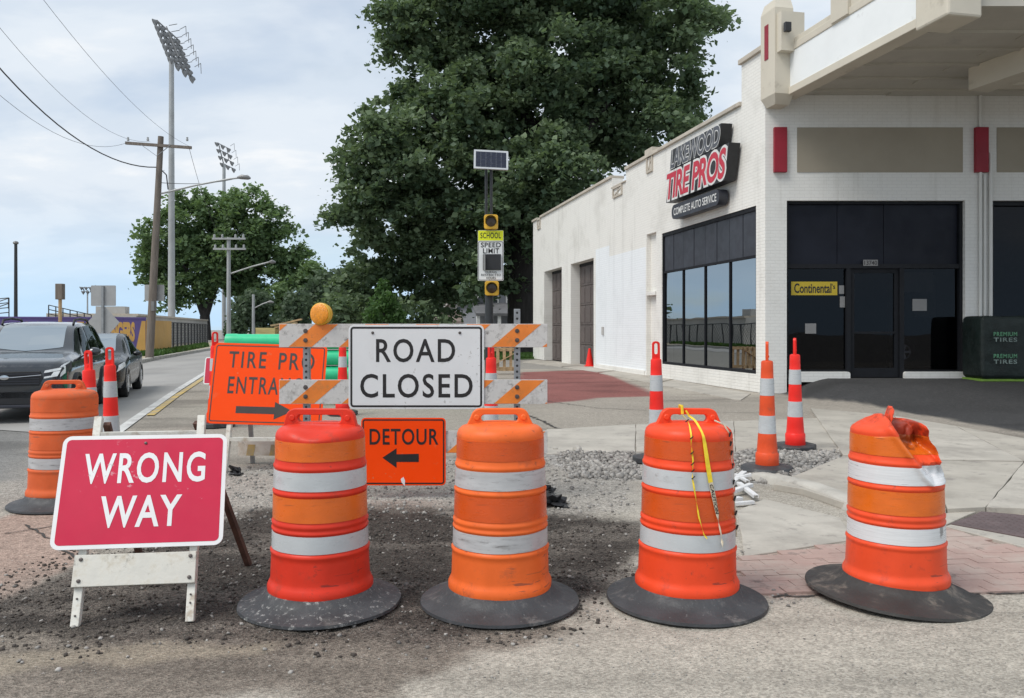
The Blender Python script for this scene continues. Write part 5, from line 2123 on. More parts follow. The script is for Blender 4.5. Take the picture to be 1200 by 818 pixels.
# ------------------------------------------------------------------ odds and ends on the ground
rs_ = random.Random(5)
M_scrd = pm('grey_scrap', (0.10, 0.10, 0.10), 0.6, var=0.2)
SCR = (((852, 575, .02), (872, 558, .03), .05, 'long white strip at the back of the scrap pile behind the taped drum'), ((853, 583, .03), (880, 577, .06), .045, 'white strip lying across the top of the scrap pile'),
       ((866, 574, .05), (886, 588, .035), .04, 'white strip pointing at the camera from the scrap pile'), ((850, 590, .02), (868, 588, .02), .055, 'short broad white strip at the left of the scrap pile'),
       ((856, 566, .02), (880, 566, .07), .035, 'narrow white strip standing up from the scrap pile'), ((860, 594, .015), (883, 592, .015), .035, 'lowest white strip at the front of the scrap pile'),
       ((862, 560, .02), (876, 572, .05), .03, 'thin white strip half hidden at the back of the scrap pile'))
for a, b, w_, lab in SCR:
    pa, pb = G(a[0], a[1]) + ZUP * (a[2] + .02), G(b[0], b[1]) + ZUP * (b[2] + .02)
    c_ = (pa + pb) / 2
    q = MB()
    q.bar(pa - c_, pb - c_, w_, .006)
    d_ = (pb - pa).normalized()
    s_ = d_.cross(ZUP).normalized()
    q.bar(pa - c_ + s_ * w_ / 2 - ZUP * w_ * .3, pb - c_ + s_ * w_ / 2 - ZUP * w_ * .3, .006, w_ * .6)
    q.bar(pa - c_ - s_ * w_ / 2 - ZUP * w_ * .3, pb - c_ - s_ * w_ / 2 - ZUP * w_ * .3, .006, w_ * .6)
    o = q.build('plastic_strip', M_scrap)
    o.location = c_
    tag(o, lab, 'plastic strip', 'white plastic strips in the scrap pile')


def crumple(px, py, s, label, seed):
    g = G(px, py)
    bm = bmesh.new()
    bmesh.ops.create_icosphere(bm, subdivisions=3, radius=1)
    for v in bm.verts:
        n = fbm(np.array([v.co.x * 2.2 + seed]), np.array([v.co.y * 2.2 + v.co.z * 3.1]), seed, 3)[0]
        v.co *= (.25 + 1.5 * n ** 2 * 2) * s
        v.co.z = max(v.co.z * .7, -s * .2)
    me = bpy.data.meshes.new('black_scrap')
    bm.to_mesh(me)
    bm.free()
    me.materials.append(M_black)
    o = bpy.data.objects.new('black_scrap', me)
    COL.objects.link(o)
    o.location = (g.x, g.y, s * .3)
    tag(o, label, 'litter')


crumple(648, 592, .09, 'crumpled black plastic on the ground right of the pale orange drum', 4)
crumple(641, 578, .06, 'smaller scrap of black plastic above the crumpled one beside the pale orange drum', 9)
crumple(278, 556, .06, 'dark clod at the foot of the white sign stand leg', 14)

# green pipes in a stack across the road
YP = 16.2
kP = YP / F
rp_ = .155
NROW = 4
names = ['bottom', 'second', 'third', 'top']
XL = [(262 - 600) * kP, (258 - 600) * kP]
for row in range(NROW):
    for col_ in range(2):
        xl = (263 - 600) * kP + (0.05 if row % 2 else 0) - .1 * col_
        if row == 3:
            xr = xl + 4.3
        else:
            xr = xl + 5.0
        z = .10 + rp_ + row * .318
        y = YP + col_ * .33
        t = thing('green_pipe', '%s green sewer pipe of the %s row stacked behind the orange entrance sign' % (names[row], ('near', 'far')[col_]), 'pipe', ((xl + xr) / 2, y, z), group='green pipes stacked in the closed road')
        hl = (xr - xl) / 2
        Mx = Matrix.Rotation(R(90), 4, 'Y')
        MB().lathe([(rp_ - .012, -hl), (rp_, -hl), (rp_, -hl + .18), (rp_ - .008, -hl + .22), (rp_ - .008, hl), (rp_ - .02, hl)], 24, M=Mx).build('pipe_wall', M_pipe, t, smooth=True)
        MB().lathe([(rp_ - .022, -hl), (rp_ - .022, hl)], 24, M=Mx).build('pipe_bore', M_black, t, smooth=True)
for k, xx in enumerate((-5.2, -3.4, -1.6)):
    o = MB().box(-.06, .06, -.35, .60, 0, .10).build('timber_bearer', M_wood)
    o.location = (xx, YP, 0)
    tag(o, ('left', 'middle', 'right')[k] + ' timber bearer under the stacked green pipes', 'timber', 'bearers under the green pipes')

# timber behind the pipes: a crate stack with loose planks on it
YT = 19.0
kT = YT / F
t = thing('timber_stack', 'stack of yellow timber showing above the green pipes left of the amber lamp', 'timber stack', ((327 - 600) * kT, YT, 0))
rs_ = random.Random(3)
for lay in range(8):
    for j in range(4):
        q = MB()
        z = .03 + lay * .185
        q.box(-.42, .02 if lay > 5 else .42, -.4 + j * .2, -.23 + j * .2, z, z + .16)
        q.build('beam', M_wood2, t)
for j in range(6):
    q = MB()
    a = Vector((-.05 + rs_.uniform(-.1, .2), -.35 + j * .12, 1.50 + rs_.uniform(-.04, .1)))
    b = a + Vector((.45, rs_.uniform(-.1, .1), rs_.uniform(-.05, .16)))
    q.bar(a, b, .12, .035)
    q.build('plank', M_wood, t)

# open wooden crate right of the barricade
Yc = 26.5
kc_ = Yc / F
t = thing('wooden_crate', 'open slatted wooden crate beyond the right end of the barricade', 'crate', ((591 - 600) * kc_, Yc, 0))
wd, zb, zt_ = .42, .12, .86
for j in range(5):
    x = -wd + 2 * wd * j / 4
    q = MB()
    q.box(x - .045, x + .045, -.30, -.275, zb, zt_)
    q.build('slat', M_wood, t)
    q = MB()
    q.box(x - .045, x + .045, .30, .325, zb, zt_)
    q.build('slat', M_wood, t)
for z in (zb + .05, zt_ - .06):
    for y in (-.26, .27):
        q = MB()
        q.box(-wd - .05, wd + .05, y, y + .025, z - .05, z + .05)
        q.build('rail', M_wood, t)
q = MB()
q.bar((-wd, -.315, zb + .15), (wd, -.315, zt_ - .12), .025, .10, up=(0, 1, 0))
q.build('brace', M_wood, t)
for s in (-1, 1):
    q = MB()
    q.box(s * wd - .03, s * wd + .03, -.3, .3, 0, zb)
    q.build('skid', M_rust, t)

# ------------------------------------------------------------------ cars
def cat(vals, t):
    n = len(vals)
    f = t * (n - 1)
    i = min(int(f), n - 2)
    u = f - i
    p0, p1, p2, p3 = vals[max(i - 1, 0)], vals[i], vals[i + 1], vals[min(i + 2, n - 1)]
    return tuple(.5 * ((2 * b) + (-a + c) * u + (2 * a - 5 * b + 4 * c - d) * u * u + (-a + 3 * b - 3 * c + d) * u ** 3) for a, b, c, d in zip(p0, p1, p2, p3))


class Car:
    """body lofted over stations (x forward, y to the car's left, z up); station = x, half width, z_sill, z_belt, z_top, half width at top"""

    def __init__(self, st, ns=64):
        self.st = st
        self.S = [cat(st, i / (ns - 1)) for i in range(ns)]
        self.rows = [self.section(s) for s in self.S]
        self.ns = ns

    def section(self, s):
        x, w_, zs, zb_, zt__, wt = s
        g = zt__ - zb_
        pts = [(0, zs), (w_ * .80, zs), (w_ * .93, zs + .04), (w_ * .985, zs + .16), (w_ * 1.0, zs + (zb_ - zs) * .45), (w_ * .992, zs + (zb_ - zs) * .70), (w_ * .985, zb_ - .05), (w_ * .955, zb_),
               (w_ * .955 + (wt - w_ * .955) * .33, zb_ + g * .34), (w_ * .955 + (wt - w_ * .955) * .66, zb_ + g * .67), (wt + .012, zb_ + g * .90), (wt - .03, zb_ + g * .965), (wt * .70, zb_ + g * .99), (wt * .35, zt__), (0, zt__ + .002)]
        return [Vector((x, y, z)) for y, z in pts]

    def at(self, x, j):
        """point of profile line j at length x (search along the stations)"""
        for a, b in zip(self.rows, self.rows[1:]):
            xa, xb = a[0].x, b[0].x
            if (xa - x) * (xb - x) <= 0 and xa != xb:
                u = (x - xa) / (xb - xa)
                i = int(j)
                f = j - i
                pa = a[i].lerp(a[min(i + 1, len(a) - 1)], f)
                pb = b[i].lerp(b[min(i + 1, len(b) - 1)], f)
                return pa.lerp(pb, u)
        r = min(self.rows, key=lambda q: abs(q[0].x - x))
        i = int(j)
        return r[i].lerp(r[min(i + 1, len(r) - 1)], j - i)

    def body(self):
        mb = MB()
        m = len(self.rows[0])
        for sgn in (1, -1):
            vs = [Vector((p.x, p.y * sgn, p.z)) for r in self.rows for p in r]
            fs = []
            for i in range(self.ns - 1):
                for j in range(m - 1):
                    f = (i * m + j, i * m + j + 1, (i + 1) * m + j + 1, (i + 1) * m + j)
                    fs.append(f if sgn < 0 else f[::-1])
            fs.append(tuple(range(m)) if sgn > 0 else tuple(range(m - 1, -1, -1)))
            e = (self.ns - 1) * m
            fs.append(tuple(range(e + m - 1, e - 1, -1)) if sgn > 0 else tuple(range(e, e + m)))
            mb.add(vs, fs)
        return mb

    def patch(self, corners, sgn=1, off=.006, n=8):
        """surface patch laid on the loft: corners = (x, j) x4"""
        mb = MB()
        vs = []
        for a in range(n + 1):
            for b in range(n + 1):
                u, v = a / n, b / n
                x = (corners[0][0] * (1 - u) + corners[1][0] * u) * (1 - v) + (corners[3][0] * (1 - u) + corners[2][0] * u) * v
                j = (corners[0][1] * (1 - u) + corners[1][1] * u) * (1 - v) + (corners[3][1] * (1 - u) + corners[2][1] * u) * v
                p = self.at(x, j)
                q1, q2 = self.at(x + .02, j), self.at(x, min(j + .25, 14))
                q0 = self.at(x, max(j - .25, 0))
                nn = (q1 - p).cross(q2 - q0)
                if nn.length > 1e-9:
                    nn.normalize()
                    if nn.dot(Vector((0.25 * (1 if x > 0 else -1), p.y + .001, .45))) < 0:
                        nn = -nn
                    p = p + nn * off
                vs.append(Vector((p.x, p.y * sgn, p.z)))
        mb.add(vs, [(a * (n + 1) + b, (a + 1) * (n + 1) + b, (a + 1) * (n + 1) + b + 1, a * (n + 1) + b + 1) if sgn > 0 else (a * (n + 1) + b, a * (n + 1) + b + 1, (a + 1) * (n + 1) + b + 1, (a + 1) * (n + 1) + b) for a in range(n) for b in range(n)])
        return mb


def wheel(t, x, y, r_, w_, sgn):
    M = Matrix.Translation((x, y, r_)) @ Matrix.Rotation(R(-90 * sgn), 4, 'X')
    wh = MB().lathe([(r_ * .66, -w_ / 2), (r_ * .93, -w_ / 2), (r_, -w_ * .36), (r_, w_ * .36), (r_ * .93, w_ / 2), (r_ * .68, w_ / 2 + .004), (r_ * .66, w_ / 2 - .03)], 32, M=M).build('wheel', M_tyre, t, smooth=True)
    q = MB(M)
    q.lathe([(r_ * .67, w_ / 2 - .02), (r_ * .64, w_ / 2 + .004), (r_ * .58, w_ / 2 - .02), (r_ * .58, w_ / 2 - .06)], 32)
    q.lathe([(0, w_ / 2 + .0), (r_ * .13, w_ / 2), (r_ * .15, w_ / 2 - .03)], 16)
    for k in range(5):
        a = 2 * math.pi * k / 5 + .3
        for d in (-.16, .16):
            q.bar((r_ * .10 * math.cos(a), r_ * .10 * math.sin(a), w_ / 2 - .015), (r_ * .62 * math.cos(a + d), r_ * .62 * math.sin(a + d), w_ / 2 - .004), .062, .03)
    q.build('rim', M_rim, wh)
    MB(M).lathe([(0, w_ / 2 - .07), (r_ * .6, w_ / 2 - .07)], 24).build('brake', M_black, wh)


def arch(t, x, y, r_, sgn, mat=M_black, w_=.045):
    q = MB(Matrix.Translation((x, y, r_)) @ Matrix.Rotation(R(-90 * sgn), 4, 'X'))
    n = 20
    R0, R1 = r_ * 1.06, r_ * 1.06 + .065
    vs, fs = [], []
    for k in range(n + 1):
        a = math.pi * (k / n) * 1.16 - math.pi * .08
        cs, sn = math.cos(a), -math.sin(a) * sgn
        vs += [(R0 * cs, R0 * sn, -.25), (R0 * cs, R0 * sn, w_), (R1 * cs, R1 * sn, w_), (R1 * cs, R1 * sn, -.05)]
    for k in range(n):
        for j in range(3):
            fs.append((k * 4 + j, (k + 1) * 4 + j, (k + 1) * 4 + j + 1, k * 4 + j + 1))
    q.add(vs, fs)
    q.lathe([(0, -.16), (R0, -.16)], 28)
    q.build('wheel_arch', mat, t)


def make_suv(loc, rz):
    st = [(2.30, .60, .42, .62, .66, .50), (2.28, .74, .30, .82, .86, .66), (2.20, .84, .25, .95, .985, .72), (2.02, .895, .23, 1.00, 1.045, .76), (1.70, .91, .22, 1.03, 1.09, .78), (1.30, .91, .22, 1.045, 1.13, .76), (1.00, .91, .22, 1.055, 1.17, .73),
          (.70, .91, .22, 1.06, 1.36, .70), (.42, .91, .22, 1.06, 1.545, .665), (.15, .91, .22, 1.06, 1.655, .655), (-.30, .91, .22, 1.06, 1.700, .665), (-.90, .91, .22, 1.065, 1.705, .665), (-1.50, .91, .22, 1.08, 1.675, .655), (-1.85, .90, .24, 1.10, 1.61, .64), (-2.10, .885, .28, 1.09, 1.36, .68), (-2.26, .86, .35, .98, 1.10, .74), (-2.30, .80, .42, .80, .84, .68)]
    c = Car(st)
    t = thing('parked_suv', 'dark charcoal suv with roof rails facing the camera at the left edge', 'car', loc, (0, 0, rz), scale=.93)
    c.body().build('body', M_suv, t, smooth=True, angle=35)
    c.patch([(1.02, 14), (.26, 14), (.20, 11.6), (.88, 11.6)], 1).build('windscreen', M_carglass, t, smooth=True)
    c.patch([(1.02, 14), (.26, 14), (.20, 11.6), (.88, 11.6)], -1).build('windscreen', M_carglass, t, smooth=True)
    for s in (1, -1):
        c.patch([(.55, 7.25), (-.20, 7.25), (-.20, 9.9), (.15, 9.9)], s).build('window', M_carglass, t, smooth=True)
        c.patch([(-.28, 7.25), (-1.10, 7.25), (-1.05, 9.9), (-.28, 9.9)], s).build('window', M_carglass, t, smooth=True)
        c.patch([(-1.18, 7.3), (-1.80, 7.5), (-1.62, 9.7), (-1.14, 9.9)], s).build('window', M_carglass, t, smooth=True)
        for x in (1.38, -1.30):
            wheel(t, x, s * .80, .355, .22, s)
            arch(t, x, s * .895, .355, s)
        c.patch([(1.0, .9), (-.9, .9), (-.9, 3.0), (1.0, 3.0)], s, .012).build('sill_cladding', M_black, t)
        # lamp cluster wrapping round the corner, with a bright C inside
        hl = c.patch([(2.27, 5.2), (1.86, 5.6), (1.84, 6.9), (2.225, 6.9)], s, .012).build('headlight', M_panel, t, smooth=True)
        c.patch([(2.265, 6.25), (1.90, 6.5), (1.88, 6.85), (2.23, 6.85)], s, .018).build('lamp_strip', M_headlamp, hl)
        c.patch([(2.245, 5.3), (2.15, 5.4), (2.14, 6.25), (2.22, 6.25)], s, .018).build('lamp_lens', M_headlamp, hl)
        mr = MB()
        m_, r0 = bmesh.new(), None
        bmesh.ops.create_icosphere(m_, subdivisions=2, radius=1)
        mr.add([(.50 + v.co.x * .09 * (1 - .2 * v.co.z), s * (1.03 + v.co.y * .12), 1.14 + v.co.z * .08) for v in m_.verts], [[v.index for v in f.verts] for f in m_.faces])
        m_.free()
        mi_ = mr.build('mirror', M_suv, t, smooth=True)
        MB().bar((.52, s * .88, 1.08), (.51, s * .96, 1.12), .06, .03).build('mirror_arm', M_black, mi_)
        q = MB()
        q.tube([(.10, s * .60, 1.655), (.02, s * .60, 1.735), (-.5, s * .60, 1.77), (-1.2, s * .60, 1.75), (-1.38, s * .60, 1.67)], .022, 8)
        q.build('roof_rail', M_black, t, smooth=True)
        MB().bar((-.20, s * .918, .93), (-.40, s * .918, .93), .03, .03).build('door_handle', M_suv, t)
    MF = frame((2.30, 0, 0), (0, 1, 0), (0, 0, 1), (1, 0, 0))
    for s in (1, -1):
        q = MB(MF)
        P2 = [(s * .56, .73), (s * .78, .77), (s * .86, .90), (s * .84, .93), (s * .58, .875)]
        q.prism(P2 if s > 0 else P2[::-1], -.16, .006)
        fl_ = q.build('headlight', M_panel, t, bevel=.01)
        for P2 in ([(.575, .830), (.82, .875), (.845, .922), (.59, .872)], [(.66, .755), (.775, .775), (.825, .868), (.72, .850)], [(.57, .738), (.655, .752), (.675, .785), (.58, .77)]):
            q = MB(MF)
            P3 = [(s * a_, b_) for a_, b_ in P2]
            q.prism(P3 if s > 0 else P3[::-1], .0, .012)
            q.build('lamp_strip', M_headlamp, fl_)
    q = MB(MF)
    q.prism([(-.50, .62), (.50, .62), (.56, .74), (.52, .86), (-.52, .86), (-.56, .74)], -.10, .012)
    gr = q.build('grille', M_black, t, bevel=.01)
    for z in (.66, .70, .74, .78, .82):
        q = MB(MF)
        q.box(-.50, .50, z - .008, z + .008, .012, .024)
        q.build('grille_bar', M_panel, gr)
    q = MB(MF)
    q.tube([(-.54, .80, .03), (-.12, .765, .04), (.12, .765, .04), (.54, .80, .03)], .008, 6)
    q.lathe([(0, .03), (.075, .03), (.07, .04), (0, .042)], 20, M=Matrix.Translation((0, .765, 0)) @ Matrix.Diagonal((1, .55, 1, 1)))
    q.build('grille_badge', M_chrome, gr)
    q = MB(MF)
    q.prism([(-.62, .30), (.62, .30), (.70, .44), (.66, .54), (-.66, .54), (-.70, .44)], -.10, .0)
    lo_ = q.build('lower_bumper', M_black, t, bevel=.02)
    q = MB(MF)
    q.box(-.45, .45, .26, .31, -.05, .02)
    q.build('skid_plate', M_panel, lo_, bevel=.01)
    q = MB()
    q.tube([(.84, -.30, 1.22), (.90, .1, 1.185), (.86, .5, 1.20)], .012, 6)
    q.build('wiper', M_black, t)
    q = MB()
    q.box(.25, .95, -.65, .65, .95, 1.02)
    q.box(-.35, -.20, .18, .60, .9, 1.42)
    q.box(-.35, -.20, -.60, -.18, .9, 1.42)
    q.build('seats', M_interior, t, bevel=.04)
    return t


def make_sedan(loc, rz):
    st = [(2.18, .55, .40, .56, .60, .46), (2.15, .70, .27, .68, .72, .60), (2.05, .80, .22, .76, .80, .68), (1.80, .86, .20, .81, .87, .72), (1.40, .875, .19, .85, .93, .73), (1.00, .88, .19, .88, .99, .70),
          (.65, .88, .19, .89, 1.16, .66), (.30, .88, .19, .90, 1.34, .615), (-.05, .88, .19, .905, 1.43, .60), (-.50, .88, .19, .91, 1.455, .60), (-1.00, .88, .19, .92, 1.41, .59), (-1.40, .875, .20, .935, 1.26, .59), (-1.75, .86, .22, .95, 1.10, .64), (-2.05, .83, .28, .90, .99, .68), (-2.18, .76, .36, .74, .78, .62)]
    c = Car(st)
    t = thing('parked_sedan', 'dark sedan with silver wheels standing behind the suv', 'car', loc, (0, 0, rz), scale=.94)
    c.body().build('body', M_sedan, t, smooth=True, angle=35)
    for s in (1, -1):
        c.patch([(.98, 14), (.02, 14), (-.02, 11.6), (.86, 11.6)], s).build('windscreen', M_carglass, t, smooth=True)
        c.patch([(.50, 7.25), (-.28, 7.25), (-.28, 9.8), (.02, 9.8)], s).build('window', M_carglass, t, smooth=True)
        c.patch([(-.36, 7.25), (-1.25, 7.4), (-1.02, 9.7), (-.36, 9.8)], s).build('window', M_carglass, t, smooth=True)
        for x in (1.32, -1.32):
            wheel(t, x, s * .775, .315, .20, s)
            arch(t, x, s * .865, .315, s, M_sedan, .02)
        c.patch([(2.13, 5.4), (1.72, 5.7), (1.70, 6.9), (2.06, 6.9)], s, .012).build('headlight', M_headlamp, t, smooth=True)
        mr = MB()
        m_ = bmesh.new()
        bmesh.ops.create_icosphere(m_, subdivisions=2, radius=1)
        mr.add([(.48 + v.co.x * .08, s * (.97 + v.co.y * .10), .97 + v.co.z * .06) for v in m_.verts], [[v.index for v in f.verts] for f in m_.faces])
        m_.free()
        mr.build('mirror', M_sedan, t, smooth=True)
        for x in (-.18, -1.12):
            MB().bar((x, s * .884, .80), (x - .18, s * .884, .80), .025, .025).build('door_handle', M_chrome, t)
    MF = frame((2.17, 0, 0), (0, 1, 0), (0, 0, 1), (1, 0, 0))
    q = MB(MF)
    q.prism([(-.50, .30), (.50, .30), (.58, .48), (.40, .56), (-.40, .56), (-.58, .48)], -.08, .015)
    q.build('grille', M_black, t, bevel=.01)
    q = MB(MF)
    q.box(-.26, .26, .44, .56, .015, .03)
    q.build('number_plate', M_paper, t)
    q = MB()
    q.box(-.40, -.25, .15, .55, .8, 1.25)
    q.box(-.40, -.25, -.55, -.15, .8, 1.25)
    q.build('seats', M_interior, t, bevel=.04)
    return t


HEAD = R(-90 + 17.5)                               # cars head towards the camera and a little to the right
fwd = Vector((math.cos(HEAD), math.sin(HEAD), 0))
left = Vector((-fwd.y, fwd.x, 0))
nose = Vector(((2 - 600) / F * 12.4, 12.4, 0))
c_ = nose - fwd * 2.3
make_suv((c_.x, c_.y, 0), HEAD)
fw = Vector((-8.26, 17.5, 0))
c_ = fw - fwd * 1.32 - left * .80
make_sedan((c_.x, c_.y, 0), HEAD + R(1))


# ------------------------------------------------------------------ poles, lamps and wires on the left
def W0(px, py, Y):
    return W(px, py, Y)


def base_of(px, Y):
    return Vector(((px - 600) / F * Y, Y, 0))


def pole_thing(name, label, cat_, px, Y, group=None):
    b_ = base_of(px, Y)
    return thing(name, label, cat_, tuple(b_), group=group), b_


# wooden utility pole with a cross arm and a street lamp
Yu = 38.0
t, b0 = pole_thing('utility_pole', 'leaning wooden utility pole with one cross arm and a long street lamp arm', 'utility pole', 175, Yu)
top = W(188.5, 160, Yu)
MB().tube([b0 - b0, top * .5 + b0 * .5 - b0, top - b0], [.19, .165, .13], 12).build('pole', M_pole, t, smooth=True)
a, b = W(149, 168.5, Yu), W(226, 174, Yu)
q = MB()
q.bar(a - b0 + Vector((0, -.16, 0)), b - b0 + Vector((0, -.16, 0)), .10, .13)
q.build('cross_arm', M_pole, t)
for px in (152, 175, 221):
    z = W(px, 166, Yu)
    MB().lathe([(0, 0), (.05, 0), (.06, .06), (.04, .10), (.05, .16), (0, .18)], 10, M=Matrix.Translation(z - b0 + Vector((0, -.16, 0)))).build('insulator', M_steelpole, t, smooth=True)
for px in (168, 202):
    q = MB()
    q.bar(W(px, 171, Yu) - b0 + Vector((0, -.20, 0)), W(186, 184, Yu) - b0 + Vector((0, -.20, 0)), .05, .02)
    q.build('brace', M_galv, t)
q = MB()
q.tube([W(184, 228, Yu) - b0, W(230, 217, Yu) - b0, W(270, 209.5, Yu) - b0, W(284, 208, Yu) - b0], .045, 8)
la = q.build('lamp_arm', M_steelpole, t, smooth=True)
q = MB()
q.tube([W(278, 208.2, Yu) - b0, W(283, 207.4, Yu) - b0, W(291, 208.2, Yu) - b0, W(293.5, 209, Yu) - b0], [.05, .11, .10, .04], 10)
q.build('lamp_head', M_lampgrey, la, smooth=True)
q = MB()
q.box(-.02, .02, 0, .02, 0, .02, M=Matrix.Translation(W(192, 200, Yu) - b0))
q.tube([W(186, 196, Yu) - b0, W(195, 205, Yu) - b0, W(197, 222, Yu) - b0], .03, 6)
q.build('cable_drop', M_wire, t)
o = W(179, 343, Yu)
t = thing('square_sign', 'grey back of a square sign fixed to the leaning utility pole', 'sign', tuple(o))
q = MB(FRONT)
q.prism(rrect(-.46, .46, -.38, .38, .05), -.19, -.20 + .02)
q.build('panel', M_signgrey, t)
q = MB()
q.box(.0, .14, -.2, .1, -.85, -.40)
q.build('bracket', M_lampgrey, t)

# two grey signs seen from behind on one post
Ys = 26.0
t, b0 = pole_thing('sign_post', 'steel post carrying grey backs of a square sign above a diamond sign', 'sign post', 121, Ys)
ks = Ys / F
q = MB()
q.box(-.035, .035, -.06, -.0, 0, H + (386 - 335) * ks)
q.build('post', M_galv, t)
q = MB(FRONT)
q.prism(rrect(-14.5 * ks, 14.5 * ks, H + (386 - 358.5) * ks, H + (386 - 334.5) * ks, .03), -.02, -.002)
q.build('square_panel', M_signgrey, t)
q = MB(FRONT)
cz = H + (386 - 378) * ks
q.prism([(-19 * ks, cz), (-1.5 * ks, cz - 19 * ks), (1.5 * ks, cz - 19 * ks), (19 * ks, cz), (1.5 * ks, cz + 19 * ks), (-1.5 * ks, cz + 19 * ks)], -.02, -.004)
q.build('diamond_panel', M_signgrey, t)

# small box on a wooden post
t, b0 = pole_thing('signal_post', 'thin tan post with a brown box on top left of the two grey sign backs', 'post', 70.5, 34)
kq = 34 / F
q = MB()
q.tube([(0, 0, 0), (0, 0, H + 38 * kq)], .07, 8)
q.build('post', M_wood, t)
q = MB()
q.box(-.15, .15, -.12, .12, H + (386 - 351) * kq, H + (386 - 332.5) * kq)
q.build('box', M_pole, t, bevel=.02)

# black lamp post
t, b0 = pole_thing('lamp_post', 'slim black lamp post with a small flat head at the far left', 'lamp post', 18.5, 52)
kq = 52 / F
q = MB()
q.tube([(0, 0, 0), (0, 0, H + (386 - 286) * kq)], [.12, .09], 10)
q.build('post', M_bpole, t)
MB().lathe([(0, 0), (.14, 0), (.17, .08), (.12, .16), (0, .2)], 14, M=Matrix.Translation((0, 0, H + (386 - 286) * kq))).build('lamp_head', M_lampgrey, t, smooth=True)

# stadium floodlights
def floodlight(label, px, Y, ytop, r0, r1, corner0, corner1, rows, cols, dep):
    t, b0 = pole_thing('stadium_light', label, 'stadium light', px, Y)
    kk = Y / F
    zt_ = H + (386 - ytop) * kk
    MB().tube([(0, 0, 0), (0, 0, zt_ * .5), (0, 0, zt_)], [r0, (r0 + r1) / 2, r1], 12).build('pole', M_steelpole, t, smooth=True)
    # the bank of lamps is seen edge-on, leaning out to the left
    (lx0, ly0), (lx1, ly1) = corner0, corner1
    for i in range(rows):
        f = i / (rows - 1)
        a = W(lx0 + (lx1 - lx0) * f, ly0 + (ly1 - ly0) * f, Y) - b0
        e = Vector((dep[0], dep[1], 0)) * kk
        q = MB()
        q.bar(a, a + e + Vector((0, 0, -dep[2] * kk)), .10, .10)
        ar = q.build('cross_arm', M_lampgrey, t)
        for j in range(cols):
            p = a + (e + Vector((0, 0, -dep[2] * kk))) * (j / max(1, cols - 1))
            d = Vector((-.75, -.45, -.5)).normalized()
            Ml = frame(p + d * .2, d.cross(Vector((0, 0, 1))), d.cross(d.cross(Vector((0, 0, 1)))), d)
            MB(Ml).lathe([(0, -.25), (.16, -.22), (.22, -.05), (.42, .22), (.40, .24), (0, .20)], 12).build('lamp', M_lampgrey, ar, smooth=True)
        q = MB()
        q.bar(a + e, a + e + Vector((0.5, .4, .5)), .06, .06)
        if rows > 5:
            q.bar(a + e * .5, a + e * .5 + Vector((0.7, .4, .3)), .06, .06)
        q.bar(a + e + Vector((0.5, .4, .5)), a + e + Vector((0.55, .4, -.6)), .05, .05)
        q.build('bracket', M_lampgrey, ar)
    q = MB()
    q.bar(W(lx0, ly0, Y) - b0, W(lx1, ly1, Y) - b0, .14, .14)
    q.bar(W(lx0 + 10, ly0 + 6, Y) - b0, W(lx1 + 6, ly1 - 4, Y) - b0, .10, .10)
    q.build('frame', M_lampgrey, t)


floodlight('tall stadium floodlight on a grey steel mast behind the leaning utility pole', 201, 85, 68, .37, .24, (185, 25), (203, 70), 7, 4, (15, 26, 14))
floodlight('smaller distant stadium floodlight rising above the round street tree', 262.5, 130, 192, .34, .25, (256, 168), (262, 192), 4, 3, (9, 14, 4))
floodlight('tiny far floodlight on a thin mast left of the grey sign backs', 102.5, 150, 340, .16, .12, (97, 337), (99, 342), 2, 3, (9, 3, 0))

# far poles along the street
def far_pole(label, px, Y, ytop, arms, lamp, group):
    t, b0 = pole_thing('utility_pole', label, 'utility pole', px, Y, group)
    kk = Y / F
    MB().tube([(0, 0, 0), (0, 0, H + (386 - ytop) * kk)], [.19, .14], 10).build('pole', M_steelpole, t, smooth=True)
    for (xa, xb, y) in arms:
        q = MB()
        q.bar(W(xa, y, Y) - b0 + Vector((0, -.2, 0)), W(xb, y, Y) - b0 + Vector((0, -.2, 0)), .14, .14)
        q.build('cross_arm', M_steelpole, t)
        for f in (.06, .3, .7, .94):
            p = W(xa + (xb - xa) * f, y - 1, Y) - b0
            MB().lathe([(0, 0), (.09, 0), (.08, .25), (0, .28)], 8, M=Matrix.Translation(p + Vector((0, -.2, 0)))).build('insulator', M_steelpole, t)
    if lamp:
        (xa, ya), (xb, yb), (xc, yc) = lamp
        q = MB()
        q.tube([W(xa, ya, Y) - b0, W(xb, yb, Y) - b0, W(xc, yc, Y) - b0], .06, 8)
        la = q.build('lamp_arm', M_steelpole, t, smooth=True)
        q = MB()
        q.tube([W(xc - 1, yc, Y) - b0, W(xc + 3, yc - .3, Y) - b0, W(xc + 7, yc + .4, Y) - b0], [.06, .17, .06], 8)
        q.build('lamp_head', M_lampgrey, la, smooth=True)


far_pole('distant utility pole with two cross arms in front of the round street tree', 268, 64, 278, ((250, 288.5, 280), (251, 289, 292)), ((269, 321), (295, 312.5), (316, 307)), 'distant utility poles')
far_pole('farthest utility pole with a short lamp arm among the dark trees', 297, 88, 345, (), ((298, 361), (308, 356), (314, 354)), 'distant utility poles')


def cable(label, pts, r_, sag=0, n=16):
    a, b = pts
    P = [a.lerp(b, k / n) - ZUP * sag * 4 * (k / n) * (1 - k / n) for k in range(n + 1)]
    o = MB().tube([p - a for p in P], r_, 5, cap=False).build('power_line', M_wire, smooth=True)
    o.location = a
    tag(o, label, 'power line', 'overhead lines at the utility pole')


